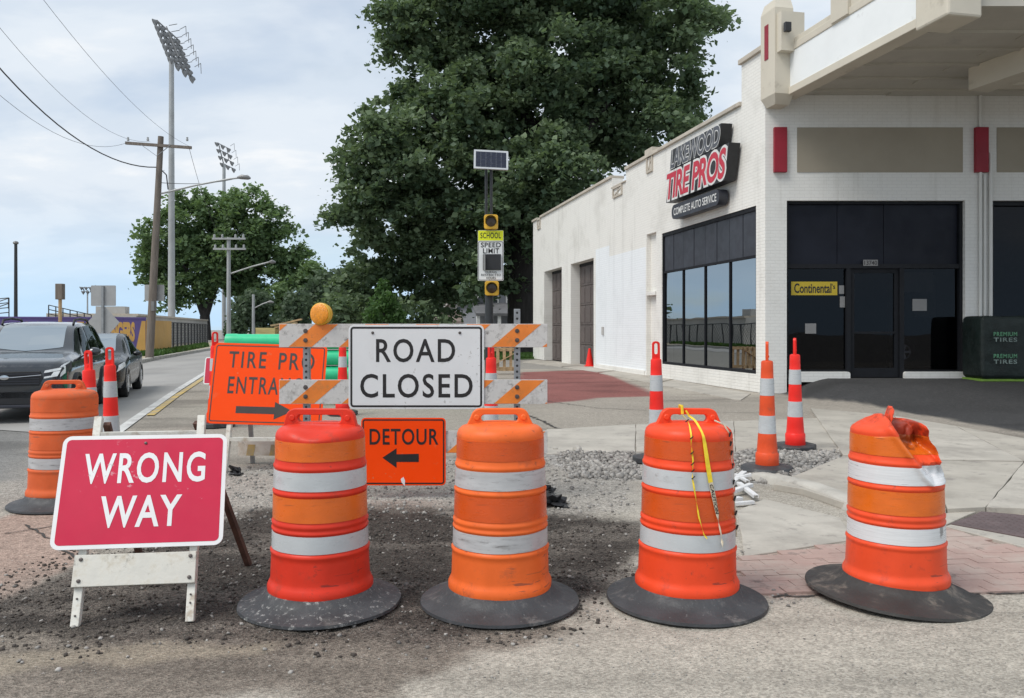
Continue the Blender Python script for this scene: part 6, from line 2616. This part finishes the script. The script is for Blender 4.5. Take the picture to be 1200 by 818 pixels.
cable('heavy cable sagging from the upper left down to the leaning utility pole', (W(-30, 45, 27), W(183, 196, Yu)), .026, 1.1)
cable('thinner cable running to the left end of the cross arm just above the heavy cable', (W(-30, 85, 22), W(152, 166, Yu)), .007, .9)
cable('thin cable crossing the upper left sky to the middle of the cross arm', (W(-20, 8, 20), W(176, 166, Yu)), .006, .9)
cable('highest thin cable descending from the top edge to the right end of the cross arm', (W(45, -8, 20), W(221, 171, Yu)), .006, .5)
cable('thin cable from the cross arm to the distant utility pole', (W(221, 171, Yu), W(262, 279, 64)), .010, .8)
cable('thin cable from the leaning pole to the distant pole lower down', (W(186, 214, Yu), W(290, 205, 70)), .016, .3)

# ------------------------------------------------------------------ school stadium walls, rails and fence
def prism_wall(name, label, cat_, a, b, h, th, mat, z0=0.0):
    d = (b - a).normalized()
    nrm = Vector((d.y, -d.x, 0))
    c_ = (a + b) / 2
    c_.z = 0
    t = thing(name, label, cat_, tuple(c_))
    q = MB()
    q.add([a - c_, b - c_, b - c_ - nrm * th, a - c_ - nrm * th, a - c_ + ZUP * h, b - c_ + ZUP * h, b - c_ - nrm * th + ZUP * h, a - c_ - nrm * th + ZUP * h], [(0, 3, 2, 1), (4, 5, 6, 7), (0, 1, 5, 4), (1, 2, 6, 5), (2, 3, 7, 6), (3, 0, 4, 7)])
    q.build('wall', mat, t)
    return t, c_, d, nrm


A = base_of(-70, 40.5)
B = base_of(171, 44)
t, c_, d, nrm = prism_wall('mural_wall', 'purple mural wall with big gold letters behind the parked cars', 'wall', A, B, 2.02, .3, M_purple)
Mw = frame(base_of(0, 0) - c_, d, ZUP, nrm)


def wall_x(px, A, d):
    """distance along the wall at which picture column px falls"""
    k = (px - 600) / F
    return (k * A.y - A.x) / (d.x - k * d.y)


Mw = frame(A - c_, d, ZUP, nrm)
q = MB()
kx = wall_x
add_text(q, 'RANGERS', kx(119, A, d), kx(158, A, d), 0.80, 1.85, Mw, weight=.06, z=.012)
add_text(q, 'THE', kx(90, A, d), kx(108, A, d), 0.80, 1.85, Mw, weight=.06, z=.012)
add_text(q, 'HOME OF', kx(30, A, d), kx(84, A, d), 0.80, 1.85, Mw, weight=.06, z=.012)
q.build('lettering', M_gold, t)
q = MB(Mw)
q.prism([(kx(158, A, d), .1), (kx(171, A, d) - .02, .1), (kx(171, A, d) - .02, 1.9), (kx(166, A, d), 1.9)], 0.002, .01)
q.build('gold_wedge', M_gold, t)
q = MB(Mw)
q.box(0, (B - A).length, 2.02, 2.10, -.34, .03)
q.build('coping', M_purple, t)
A2, B2 = B + Vector((.05, .05, 0)), base_of(201, 50)
t, c2, d2, n2_ = prism_wall('gold_wall', 'plain gold painted wall right of the leaning utility pole', 'wall', A2, B2, 1.95, .3, M_gold)
# grandstand block behind
A3, B3 = base_of(160, 60) + Vector((0, 0, 0)), base_of(243, 96)
t, c3, d3, n3_ = prism_wall('grandstand', 'long pale grey grandstand wall running away behind the gold wall', 'grandstand', A3, B3, 2.45, 6.0, M_concwall)
Mg = frame(A3 - c3, d3, ZUP, n3_)
q = MB(Mg)
q.box(0, (B3 - A3).length, 2.45, 2.6, -6, .1)
q.build('coping', M_coping, t)
q = MB(Mg)
q.box(1.0, 2.4, 2.6, 3.15, -3, -1)
q.build('cabin', M_concwall, t)


def railing(label, pa, pb, Y, rows, nposts, group=None, z_=None):
    """open pipe railing between two picture points at depth Y"""
    a, b = W(pa[0], pa[1], Y), W(pb[0], pb[1], Y + .5)
    o = (a + b) / 2
    t = thing('pipe_railing', label, 'railing', tuple(o), group=group)
    hgt = rows[1]
    for k in range(rows[0]):
        q = MB()
        dz = ZUP * (-hgt * k / rows[0])
        q.tube([a - o + dz, b - o + dz], .028, 6)
        q.build('rail', M_bpole, t)
    for k in range(nposts):
        p = a.lerp(b, k / (nposts - 1)) - o
        q = MB()
        q.tube([p, p - ZUP * hgt], .03, 6)
        q.build('post', M_bpole, t)


railing('dark pipe railing sloping down above the purple wall', (57, 357.5), (107, 369), 47, (3, .75), 7)
railing('low dark railing on the wall top right of the diamond sign back', (123, 371), (170, 373.5), 47, (2, .45), 10)
railing('bleacher railing at the far left edge above the purple wall', (-20, 352), (10.5, 349), 46, (4, 1.1), 3)
railing('upper bleacher handrail cut by the left edge', (-30, 363), (10, 349.5), 46.4, (2, .6), 4)

# chain link fence between the gold wall and the tree
Af, Bf = base_of(198, 50), base_of(243, 70)
c_ = (Af + Bf) / 2
t = thing('chain_link_fence', 'dark chain link fence running from the gold wall to the street tree', 'fence', (c_.x, c_.y, 0))
n = 12
for k in range(n + 1):
    p = Af.lerp(Bf, k / n) - c_
    MB().tube([p, p + ZUP * 1.9], .06, 6).build('post', M_bpole, t)
q = MB()
for z in (.05, 1.88):
    q.tube([Af - c_ + ZUP * z, Bf - c_ + ZUP * z], .04, 6)
q.build('rail', M_bpole, t)
q = MB()
df = (Bf - Af)
L_ = df.length
df.normalize()
st_ = .34
k = -1.8
while k < L_:
    for s in (1, -1):
        x0_, x1_ = k, k + 1.8
        za, zb2 = (.05, 1.85) if s > 0 else (1.85, .05)
        if x0_ < 0:
            za = za + (zb2 - za) * (-x0_ / 1.8)
            x0_ = 0
        if x1_ > L_:
            zb2 = za + (zb2 - za) * ((L_ - x0_) / (x1_ - x0_))
            x1_ = L_
        q.bar(Af - c_ + df * x0_ + ZUP * za, Af - c_ + df * x1_ + ZUP * zb2, .012, .012)
    k += st_
q.build('mesh', M_bpole, t)['kind'] = 'stuff'

# ------------------------------------------------------------------ school speed sign with solar panel
YS = 19.5
kS = YS / F
t, b0 = pole_thing('school_speed_sign', 'black pole with a school speed limit sign, two amber beacons and a solar panel', 'school sign', 573, YS)
zz = lambda py: H + (386 - py) * kS
xx_ = lambda px: (px - 573) * kS
q = MB()
q.tube([(0, .1, 0), (0, .1, zz(330))], .10, 14)
q.tube([(-.07, .1, zz(330)), (-.07, .1, zz(192))], .035, 8)
q.tube([(.05, .1, zz(330)), (.05, .1, zz(192))], .035, 8)
q.build('pole', M_bpole, t, smooth=True)
Mpn = Matrix.Translation((xx_(575.5), 0, zz(187))) @ Matrix.Rotation(R(-18), 4, 'X') @ Matrix.Rotation(R(6), 4, 'Z') @ FRONT
q = MB(Mpn)
q.prism(rrect(-.41, .41, -.25, .25, .015), -.04, .0)
sp_ = q.build('solar_panel', M_alu, t)
for i in range(6):
    for j in range(4):
        q = MB(Mpn)
        q.box(-.365 + i * .1218, -.365 + (i + 1) * .1218 - .004, -.205 + j * .1025, -.205 + (j + 1) * .1025 - .004, .0, .004)
        q.build('cell', M_solar, sp_)
q = MB(FRONT)
x0, x1, z0, z1 = xx_(560), xx_(590), zz(329), zz(270)
q.prism(rrect(x0, x1, z0, z1, .03), -.01, .005)
pn = q.build('sign_panel', M_signwhite, t)
q = MB(FRONT)
q.box(x0 + .006, x1 - .006, zz(282), z1 - .006, .005, .008)
q.build('school_plate', M_yg, pn)
q = MB(FRONT)
ring_prism(q, rrect(x0 + .012, x1 - .012, z0 + .012, zz(283), .025), rrect(x0 + .024, x1 - .024, z0 + .024, zz(283.6), .018), .005, .007)
q.build('border', M_inkg, pn)
q = MB()
for s, a, b, ya, yb, wg in (('SCHOOL', 563, 587, 279.5, 272.5, .02), ('SPEED', 563.5, 587, 290, 284.2, .02), ('LIMIT', 566, 585, 297, 291, .02), ('DURING', 569, 582, 320.2, 317.6, .01), ('RESTRICTED', 564, 587, 323.6, 320.9, .01), ('HOURS', 570, 581, 327.2, 324.4, .01)):
    add_text(q, s, xx_(a), xx_(b), zz(ya), zz(yb), FRONT, weight=wg, spacing=1.1, z=.009)
q.build('lettering', M_ink, pn)
q = MB(FRONT)
q.box(xx_(566), xx_(587), zz(316.5), zz(298), .005, .05)
q.build('speed_display', M_black, pn, bevel=.006)
q = MB(FRONT)
q.add([(xx_(566), zz(316), .03), (xx_(569), zz(317.5), .16), (xx_(569), zz(299), .16), (xx_(566), zz(298), .03)], [(0, 1, 2, 3)])
q.build('display_flap', M_paper, pn)
for y, lx_ in ((260.5, 575.5), (338, 576.5)):
    Mb = Matrix.Translation((xx_(lx_), -.06, zz(y))) @ FRONT
    q = MB(Mb)
    q.prism(rrect(-.165, .165, -.17, .17, .05), -.12, .05)
    be = q.build('beacon', M_yellowp, t, bevel=.01)
    MB(Mb).lathe([(0, .055), (.12, .055), (.11, .07), (0, .08)], 20).build('lens', pm('dark_amber_lens', (.06, .03, .008), .2), be, smooth=True)
    q = MB(Mb)
    vs, fs = [], []
    for k in range(13):
        a = R(-20 + 220 * k / 12)
        vs += [(.135 * math.cos(a), .135 * math.sin(a), .05), (.135 * math.cos(a), .135 * math.sin(a), .22 if math.sin(a) > 0 else .12)]
    q.add(vs, [(2 * k, 2 * k + 1, 2 * k + 3, 2 * k + 2) for k in range(12)])
    q.build('visor', M_black, be)

# ------------------------------------------------------------------ houses beyond the tree
def house(label, X, Y, w_, dp, eave, ridge, wall, roof, rz, wins, porch=None, chimney=None, group='houses beyond the large tree'):
    t = thing('house', label, 'house', (X, Y, 0), (0, 0, R(rz)), group=group)
    q = MB()
    # gable end faces the viewer
    q.add([(-w_ / 2, 0, 0), (w_ / 2, 0, 0), (w_ / 2, 0, eave), (0, 0, ridge), (-w_ / 2, 0, eave), (-w_ / 2, dp, 0), (w_ / 2, dp, 0), (w_ / 2, dp, eave), (0, dp, ridge), (-w_ / 2, dp, eave)],
          [(0, 1, 2, 3, 4), (9, 8, 7, 6, 5), (1, 6, 7, 2), (5, 0, 4, 9)])
    q.build('wall', wall, t)
    q = MB()
    ov = .4
    for s in (1, -1):
        sl = (ridge - eave) / (w_ / 2)
        a0, a1 = Vector((0, -ov, ridge + .02)), Vector((s * (w_ / 2 + ov), -ov, eave - ov * sl + .02))
        b0_, b1 = a0 + Vector((0, dp + 2 * ov, 0)), a1 + Vector((0, dp + 2 * ov, 0))
        u_ = ZUP * .18
        q.add([a0, a1, b1, b0_, a0 + u_, a1 + u_, b1 + u_, b0_ + u_], [(0, 3, 2, 1), (4, 5, 6, 7), (0, 1, 5, 4), (1, 2, 6, 5), (2, 3, 7, 6)])
    rf = q.build('roof', roof, t)
    q = MB()
    for s in (1, -1):
        sl = (ridge - eave) / (w_ / 2)
        q.bar((0, -ov - .03, ridge - .02), (s * (w_ / 2 + ov), -ov - .03, eave - ov * sl - .02), .06, .22, up=(0, 1, 0))
    q.build('barge_board', M_trim, rf)
    if chimney:
        q = MB()
        q.box(chimney[0] - .4, chimney[0] + .4, chimney[1], chimney[1] + .8, eave, ridge + 1.0)
        q.build('chimney', M_brickc, rf)
    for (x, z, ww, wh, side) in wins:
        Mx = FRONT if side == 0 else frame((side * w_ / 2, 0, 0), (0, side, 0), ZUP, (side, 0, 0))
        q = MB(Mx)
        ring_prism(q, [(x - ww / 2 - .1, z - .1), (x + ww / 2 + .1, z - .1), (x + ww / 2 + .1, z + wh + .1), (x - ww / 2 - .1, z + wh + .1)], [(x - ww / 2, z), (x + ww / 2, z), (x + ww / 2, z + wh), (x - ww / 2, z + wh)], .0, .06)
        q.box(x - ww / 2, x + ww / 2, z + wh / 2 - .04, z + wh / 2 + .04, .0, .045)
        wn = q.build('window', M_trim, t)
        q = MB(Mx)
        q.box(x - ww / 2, x + ww / 2, z, z + wh, .005, .02)
        q.build('pane', M_hglass, wn)
    if porch:
        x0, x1, zp, d_ = porch
        q = MB()
        q.add([(x0, -d_, zp), (x1, -d_, zp), (x1, 0, zp + .9), (x0, 0, zp + .9), (x0, -d_, zp + .2), (x1, -d_, zp + .2), (x1, 0, zp + 1.1), (x0, 0, zp + 1.1)], [(0, 3, 2, 1), (4, 5, 6, 7), (0, 1, 5, 4), (1, 2, 6, 5), (3, 0, 4, 7)])
        q.build('porch_roof', roof, t)
        for k in range(4):
            x = x0 + .2 + (x1 - x0 - .4) * k / 3
            q = MB()
            q.box(x - .12, x + .12, -d_ + .1, -d_ + .34, 0, zp)
            q.build('porch_post', M_trim, t)
    return t


hY = 74
house('pale gabled house with a brown roof, left of the school sign', base_of(557, hY).x, hY, 5.2, 10, 3.7, 5.6, M_housew, M_roofb, -18, [(-1.3, 2.3, .9, 1.2, 0), (0, 2.3, .9, 1.2, 0), (1.3, 2.3, .9, 1.2, 0)], porch=(-3.4, 2.6, 2.0, 2.0), chimney=(.6, 4))
house('grey house with a steep dormer and white trim right of the school sign', base_of(590, 66).x, 66, 4.4, 10, 4.0, 6.4, M_houseg, M_roofg, 12, [(-.8, 3.4, .6, .9, 0), (.6, 3.4, .6, .9, 0)], porch=(-2.6, 2.8, 2.5, 2.2))
house('white house almost hidden between the tree trunk and the shop', base_of(624, 80).x, 80, 7, 10, 5.2, 7.6, M_trim, M_roofg, 0, [(-1.5, 3.2, .9, 1.3, 0), (-1.5, .8, .9, 1.3, 0)])

# ------------------------------------------------------------------ trees
def leaves(centres, radii, n_each, size, seed, zsq=.8, shell=.55):
    rg = np.random.default_rng(seed)
    P, T = [], []
    for (c0, r0, n) in zip(centres, radii, n_each):
        d = rg.normal(size=(n, 3))
        d /= np.linalg.norm(d, axis=1)[:, None] + 1e-9
        rr = shell + (1 - shell) * rg.random(n) ** .7
        rr = np.where(rg.random(n) < .18, rg.random(n) ** .5, rr)
        # lumpy surface: clusters of twigs stand out, gaps between them
        az = np.arctan2(d[:, 1], d[:, 0])
        lump = fbm(az * 2.2 + seed + c0[0], d[:, 2] * 3.0 + c0[2], seed, 3)
        lump2 = fbm(az * 6.0 + c0[1], d[:, 2] * 8.0 + seed, seed + 5, 2)
        rr = rr * (.62 + .75 * lump + .22 * (lump2 - .5))
        keep = lump2 > .30
        p = d * rr[:, None] * r0
        p[:, 2] *= zsq
        p = p[keep]
        P.append(p + np.array(c0))
        T.append(np.clip(.25 + .55 * (lump[keep] - .3) + .40 * d[keep, 2] * .5 + rg.normal(0, .13, keep.sum()), 0, 1))  # shading painted into leaf tone: tops and bulges lighter, hollows darker
    P, T = np.concatenate(P), np.concatenate(T)
    n = len(P)
    u = rg.normal(size=(n, 3))
    u[:, 2] = u[:, 2] * .55 - .25
    u /= np.linalg.norm(u, axis=1)[:, None]
    w = rg.normal(size=(n, 3))
    w[:, 2] *= .6
    v = np.cross(u, w)
    v /= np.linalg.norm(v, axis=1)[:, None] + 1e-9
    nn = np.cross(u, v)
    s = size * rg.uniform(.6, 1.35, n)[:, None]
    a = P - u * s * .6
    b = P + u * s * .7
    c = P + v * s * .48 + nn * s * .14
    d_ = P - v * s * .48 + nn * s * .14
    V = np.stack([a, c, b, d_], 1).reshape(-1, 3)
    i = np.arange(n) * 4
    Fc = np.concatenate([np.stack([i, i + 1, i + 2], 1), np.stack([i, i + 2, i + 3], 1)])
    return V, Fc, np.repeat(T, 4)


def clump_leaves(centres, radii, size, seed, dens=26, per=95, cr=.75, zsq=.85):
    """each lobe carries flattened sprays of leaves; the gaps between sprays let light and sky through"""
    rg = np.random.default_rng(seed)
    CP, CS, CT = [], [], []
    for c0, r0 in zip(centres, radii):
        n = max(6, int(dens * (r0 / 2.6) ** 2))
        d = rg.normal(size=(n, 3))
        d /= np.linalg.norm(d, axis=1)[:, None]
        rr = r0 * rg.uniform(.45, 1.08, n)
        p = d * rr[:, None]
        p[:, 2] *= zsq
        CP.append(p + np.array(c0))
        CS.append(cr * rg.uniform(.6, 1.35, n))
        CT.append(.26 + .22 * d[:, 2] + rg.normal(0, .10, n))  # sprays high on a lobe start lighter, as if lit from above
    CP, CS, CT = np.concatenate(CP), np.concatenate(CS), np.concatenate(CT)
    m = len(CP)
    cnt = (per * CS ** 2 / cr ** 2).astype(int) + 12
    idx = np.repeat(np.arange(m), cnt)
    n = len(idx)
    g = rg.normal(size=(n, 3)) * np.array([.50, .50, .26])
    # sprays droop outwards
    g[:, 2] -= .30 * (g[:, 0] ** 2 + g[:, 1] ** 2)
    P = CP[idx] + g * CS[idx][:, None]
    T = np.clip(CT[idx] + .28 + .55 * g[:, 2] + rg.normal(0, .12, n), 0, 1)  # top light painted in: upper leaves of each spray lighter, plus random tone
    u = rg.normal(size=(n, 3))
    u[:, 2] = u[:, 2] * .5 - .3
    u /= np.linalg.norm(u, axis=1)[:, None]
    w = rg.normal(size=(n, 3)) * np.array([.6, .6, 1])
    v = np.cross(u, w)
    v /= np.linalg.norm(v, axis=1)[:, None] + 1e-9
    nn = np.cross(u, v)
    s = size * (.45 + 1.35 * rg.random(n) ** 1.6)[:, None]
    V = np.stack([P - u * s * .6, P + v * s * .5 + nn * s * .12, P + u * s * .7, P - v * s * .5 + nn * s * .12], 1).reshape(-1, 3)
    i = np.arange(n) * 4
    Fc = np.concatenate([np.stack([i, i + 1, i + 2], 1), np.stack([i, i + 2, i + 3], 1)])
    return V, Fc, np.repeat(T, 4)


def crown(t, loc, V, Fc, T, mat):
    me = fast_mesh('crown', V - np.array(loc), Fc)
    at = me.attributes.new('tint', 'FLOAT', 'POINT')
    at.data.foreach_set('value', T.astype(np.float32))
    me.materials.append(mat)
    o = bpy.data.objects.new('crown', me)
    COL.objects.link(o)
    o.parent = t
    return o


def px_lobes(lst, Y, seed, spread):
    rnd = random.Random(seed)
    C_, R_ = [], []
    for px, py, rp in lst:
        y = Y + rnd.uniform(-spread, spread)
        p = W(px, py, y)
        C_.append(tuple(p))
        R_.append(rp / F * y)
    return C_, R_


def limb(mb, a, b, r0, r1, rnd, kinks=4, wob=.35):
    P = [a.lerp(b, k / kinks) + Vector((rnd.uniform(-wob, wob), rnd.uniform(-wob, wob), rnd.uniform(-wob, wob) * .4)) * (0 if k in (0, kinks) else 1) for k in range(kinks + 1)]
    mb.tube(P, [r0 + (r1 - r0) * k / kinks for k in range(kinks + 1)], 9)


# the large maple
YT_ = 49.0
big = [(470, 20, 38), (510, 30, 55), (560, 5, 60), (620, -10, 66), (690, -5, 66), (745, 10, 56), (795, 20, 44), (825, 22, 24), (455, 52, 22), (520, 90, 62), (590, 70, 70), (660, 70, 72), (730, 75, 62), (785, 85, 46), (800, 130, 36),
       (500, 140, 58), (450, 160, 42), (425, 185, 30), (560, 140, 70), (630, 140, 74), (700, 140, 62), (760, 135, 52), (810, 160, 26), (470, 200, 56), (530, 200, 64), (600, 210, 70), (670, 190, 54), (725, 175, 38),
       (424, 235, 34), (402, 248, 16), (470, 260, 54), (530, 265, 58), (600, 265, 58), (650, 240, 44), (440, 300, 42), (500, 310, 50), (560, 310, 34), (625, 285, 36), (420, 335, 28), (465, 340, 38), (520, 350, 28), (400, 362, 26), (440, 372, 30), (500, 370, 26),
       (560, -50, 70), (640, -60, 76), (720, -45, 66), (600, 330, 26)]
C_, R_ = px_lobes(big, YT_, 5, 3.2)
V, Fc, T = clump_leaves(C_, R_, .22, 21, 32, 140, .82, .85)
tb = base_of(613, YT_)
t = thing('maple_tree', 'huge dark green tree towering behind the shop and the school sign', 'tree', tuple(tb))
rnd = random.Random(4)
q = MB()
q.tube([Vector((0, 0, -.1)), Vector((.05, 0, .8)), Vector((.0, 0, 3)), Vector((-.1, 0, 6)), Vector((.2, 0, 9)), Vector((.6, .2, 14))], [1.35, 1.02, .92, .85, .70, .40], 16)
q.build('trunk', M_bark, t, smooth=True)
for (z, px, py, r0) in ((6.5, 530, 220, .42), (6, 690, 150, .45), (7, 560, 100, .45), (8, 740, 80, .38), (9, 620, 20, .40), (9, 500, 130, .32), (7, 650, 230, .26)):
    q = MB()
    limb(q, Vector((0, 0, z)), W(px, py, YT_ + rnd.uniform(-2, 2)) - tb, r0, .07, rnd)
    q.build('limb', M_bark, t, smooth=True)
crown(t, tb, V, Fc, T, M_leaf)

# round street tree on the left
YL = 112.0
lob = [(185, 275, 26), (172, 305, 22), (215, 258, 34), (250, 250, 34), (285, 245, 30), (310, 265, 26), (205, 300, 34), (245, 290, 38), (280, 285, 36), (190, 335, 18), (225, 330, 24), (270, 320, 30), (305, 300, 24), (330, 315, 24), (352, 322, 22), (366, 318, 12), (340, 345, 24), (355, 350, 16), (310, 345, 24), (285, 345, 22), (325, 365, 18), (215, 235, 18), (265, 232, 14), (178, 322, 24), (198, 345, 16), (262, 312, 34), (232, 342, 16), (342, 300, 18), (362, 335, 16)]
lob = [(a + 7, b, r) for a, b, r in lob]
C_, R_ = px_lobes(lob, YL, 8, 2.0)
V, Fc, T = clump_leaves(C_, R_, .38, 5, 17, 78, 1.2, .85)
tl = base_of(241, YL)
t = thing('street_tree', 'round green street tree with a forked trunk beside the stadium wall', 'tree', tuple(tl))
q = MB()
q.tube([Vector((0, 0, -.1)), Vector((0, 0, .5)), W(240, 370, YL) - tl], [1.0, .75, .65], 12)
q.build('trunk', M_bark, t, smooth=True)
for pts, r0 in (([(240, 371), (232, 350), (226, 330), (210, 300)], .54), ([(240, 371), (247, 350), (256, 330), (262, 290)], .58), ([(256, 332), (285, 310), (320, 320)], .28), ([(228, 335), (200, 320)], .25)):
    q = MB()
    P = [W(a, b, YL) - tl for a, b in pts]
    q.tube(P, [r0 * (1 - .6 * k / (len(P) - 1)) for k in range(len(P))], 9)
    q.build('limb', M_bark, t, smooth=True)
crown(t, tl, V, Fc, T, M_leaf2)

# young light green tree
tY = 44.0
ty_ = base_of(450, tY)
lob = [(450, 335, 8), (447, 348, 12), (456, 352, 11), (443, 362, 14), (458, 364, 14), (450, 374, 18), (436, 374, 11), (466, 375, 11)]
C_, R_ = px_lobes(lob, tY, 2, .5)
V, Fc, T = leaves(C_, R_, [220] * len(lob), .17, 9, 1.1, .3)
t = thing('young_tree', 'small pale green young tree in front of the large tree, above the road closed sign', 'tree', tuple(ty_))
MB().tube([Vector((0, 0, 0)), Vector((0, 0, 3.2))], [.10, .03], 8).build('trunk', M_bark, t)
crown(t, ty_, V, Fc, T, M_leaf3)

# far trees closing the street
FT = [(305, 375, 26, 96, 'dark far tree behind the farthest utility pole'), (345, 372, 24, 92, 'dark far tree above the green pipes, left of the amber lamp'), (405, 352, 36, 80, 'dark bushy tree at the left foot of the large tree'), (280, 385, 16, 104, 'small hazy tree at the end of the street'),
      (520, 372, 26, 84, 'dark tree between the large tree and the pale house'), (660, 385, 34, 95, 'dark tree hidden behind the shop')]
for i, (px, py, rp, Y, lab) in enumerate(FT):
    b_ = base_of(px, Y)
    rnd = random.Random(40 + i)
    r_ = rp / F * Y
    cz = W(px, py, Y).z
    C_ = [(b_.x + rnd.uniform(-.6, .6) * r_, Y + rnd.uniform(-.6, .6) * r_, max(1.0, cz + rnd.uniform(-.5, .8) * r_)) for _ in range(8)]
    R_ = [r_ * rnd.uniform(.5, .75) for _ in range(8)]
    V, Fc, T = leaves(C_, R_, [int(320 * (r / 1.5) ** 2 + 60) for r in R_], .42, 60 + i, .95)
    t = thing('far_tree', lab, 'tree', tuple(b_), group='trees along the far street')
    MB().tube([Vector((0, 0, 0)), Vector((0, 0, max(1.5, cz)))], [.3, .15], 8).build('trunk', M_bark, t)
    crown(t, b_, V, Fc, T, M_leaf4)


# grass verges
def grass(name, poly, n, seed, label, zf=0.0, hgt=.10):
    rg = np.random.default_rng(seed)
    xs, ys = [p[0] for p in poly], [p[1] for p in poly]
    X, Y = rg.uniform(min(xs), max(xs), n * 3), rg.uniform(min(ys), max(ys), n * 3)
    ok = np.where(poly_sd(poly, X, Y) > 0)[0][:n]
    X, Y = X[ok], Y[ok]
    n = len(X)
    a = rg.uniform(0, 6.28, n)
    h_ = hgt * rg.uniform(.5, 1.4, n)
    w_ = h_ * .55
    Z = np.full(n, zf)
    V = np.stack([np.stack([X - np.cos(a) * w_, Y - np.sin(a) * w_, Z], 1), np.stack([X + np.cos(a) * w_, Y + np.sin(a) * w_, Z], 1), np.stack([X + rg.normal(0, .3, n) * h_, Y + rg.normal(0, .3, n) * h_, Z + h_], 1)], 1).reshape(-1, 3)
    me = fast_mesh(name, V, np.arange(n * 3).reshape(n, 3))
    at = me.attributes.new('tint', 'FLOAT', 'POINT')
    at.data.foreach_set('value', np.repeat(rg.random(n), 3).astype(np.float32))
    me.materials.append(M_grass)
    o = bpy.data.objects.new(name, me)
    COL.objects.link(o)
    o['kind'] = 'stuff'
    o['label'] = label


grass('grass', gp((560, 412), (632, 412), (632, 420), (600, 421), (560, 421)), 14000, 2, 'strip of mown green grass beside the far end of the shop', 0, .12)
lg = MB()
lg.add([p + ZUP * .004 for p in gp((560, 409), (640, 409), (634, 420.5), (605, 421.5), (560, 421.5))], [(0, 1, 2, 3, 4)])
structure(lg, 'lawn', pm('lawn_soil', (.06, .10, .03), .9))
grass('grass', [p + Vector((0, 0, 0)) for p in [base_of(160, 41), base_of(172, 43), base_of(201, 49), base_of(240, 68), base_of(244, 62), base_of(206, 46), base_of(180, 39)]], 9000, 3, 'rough green grass at the foot of the gold wall and the fence', .14, .22)
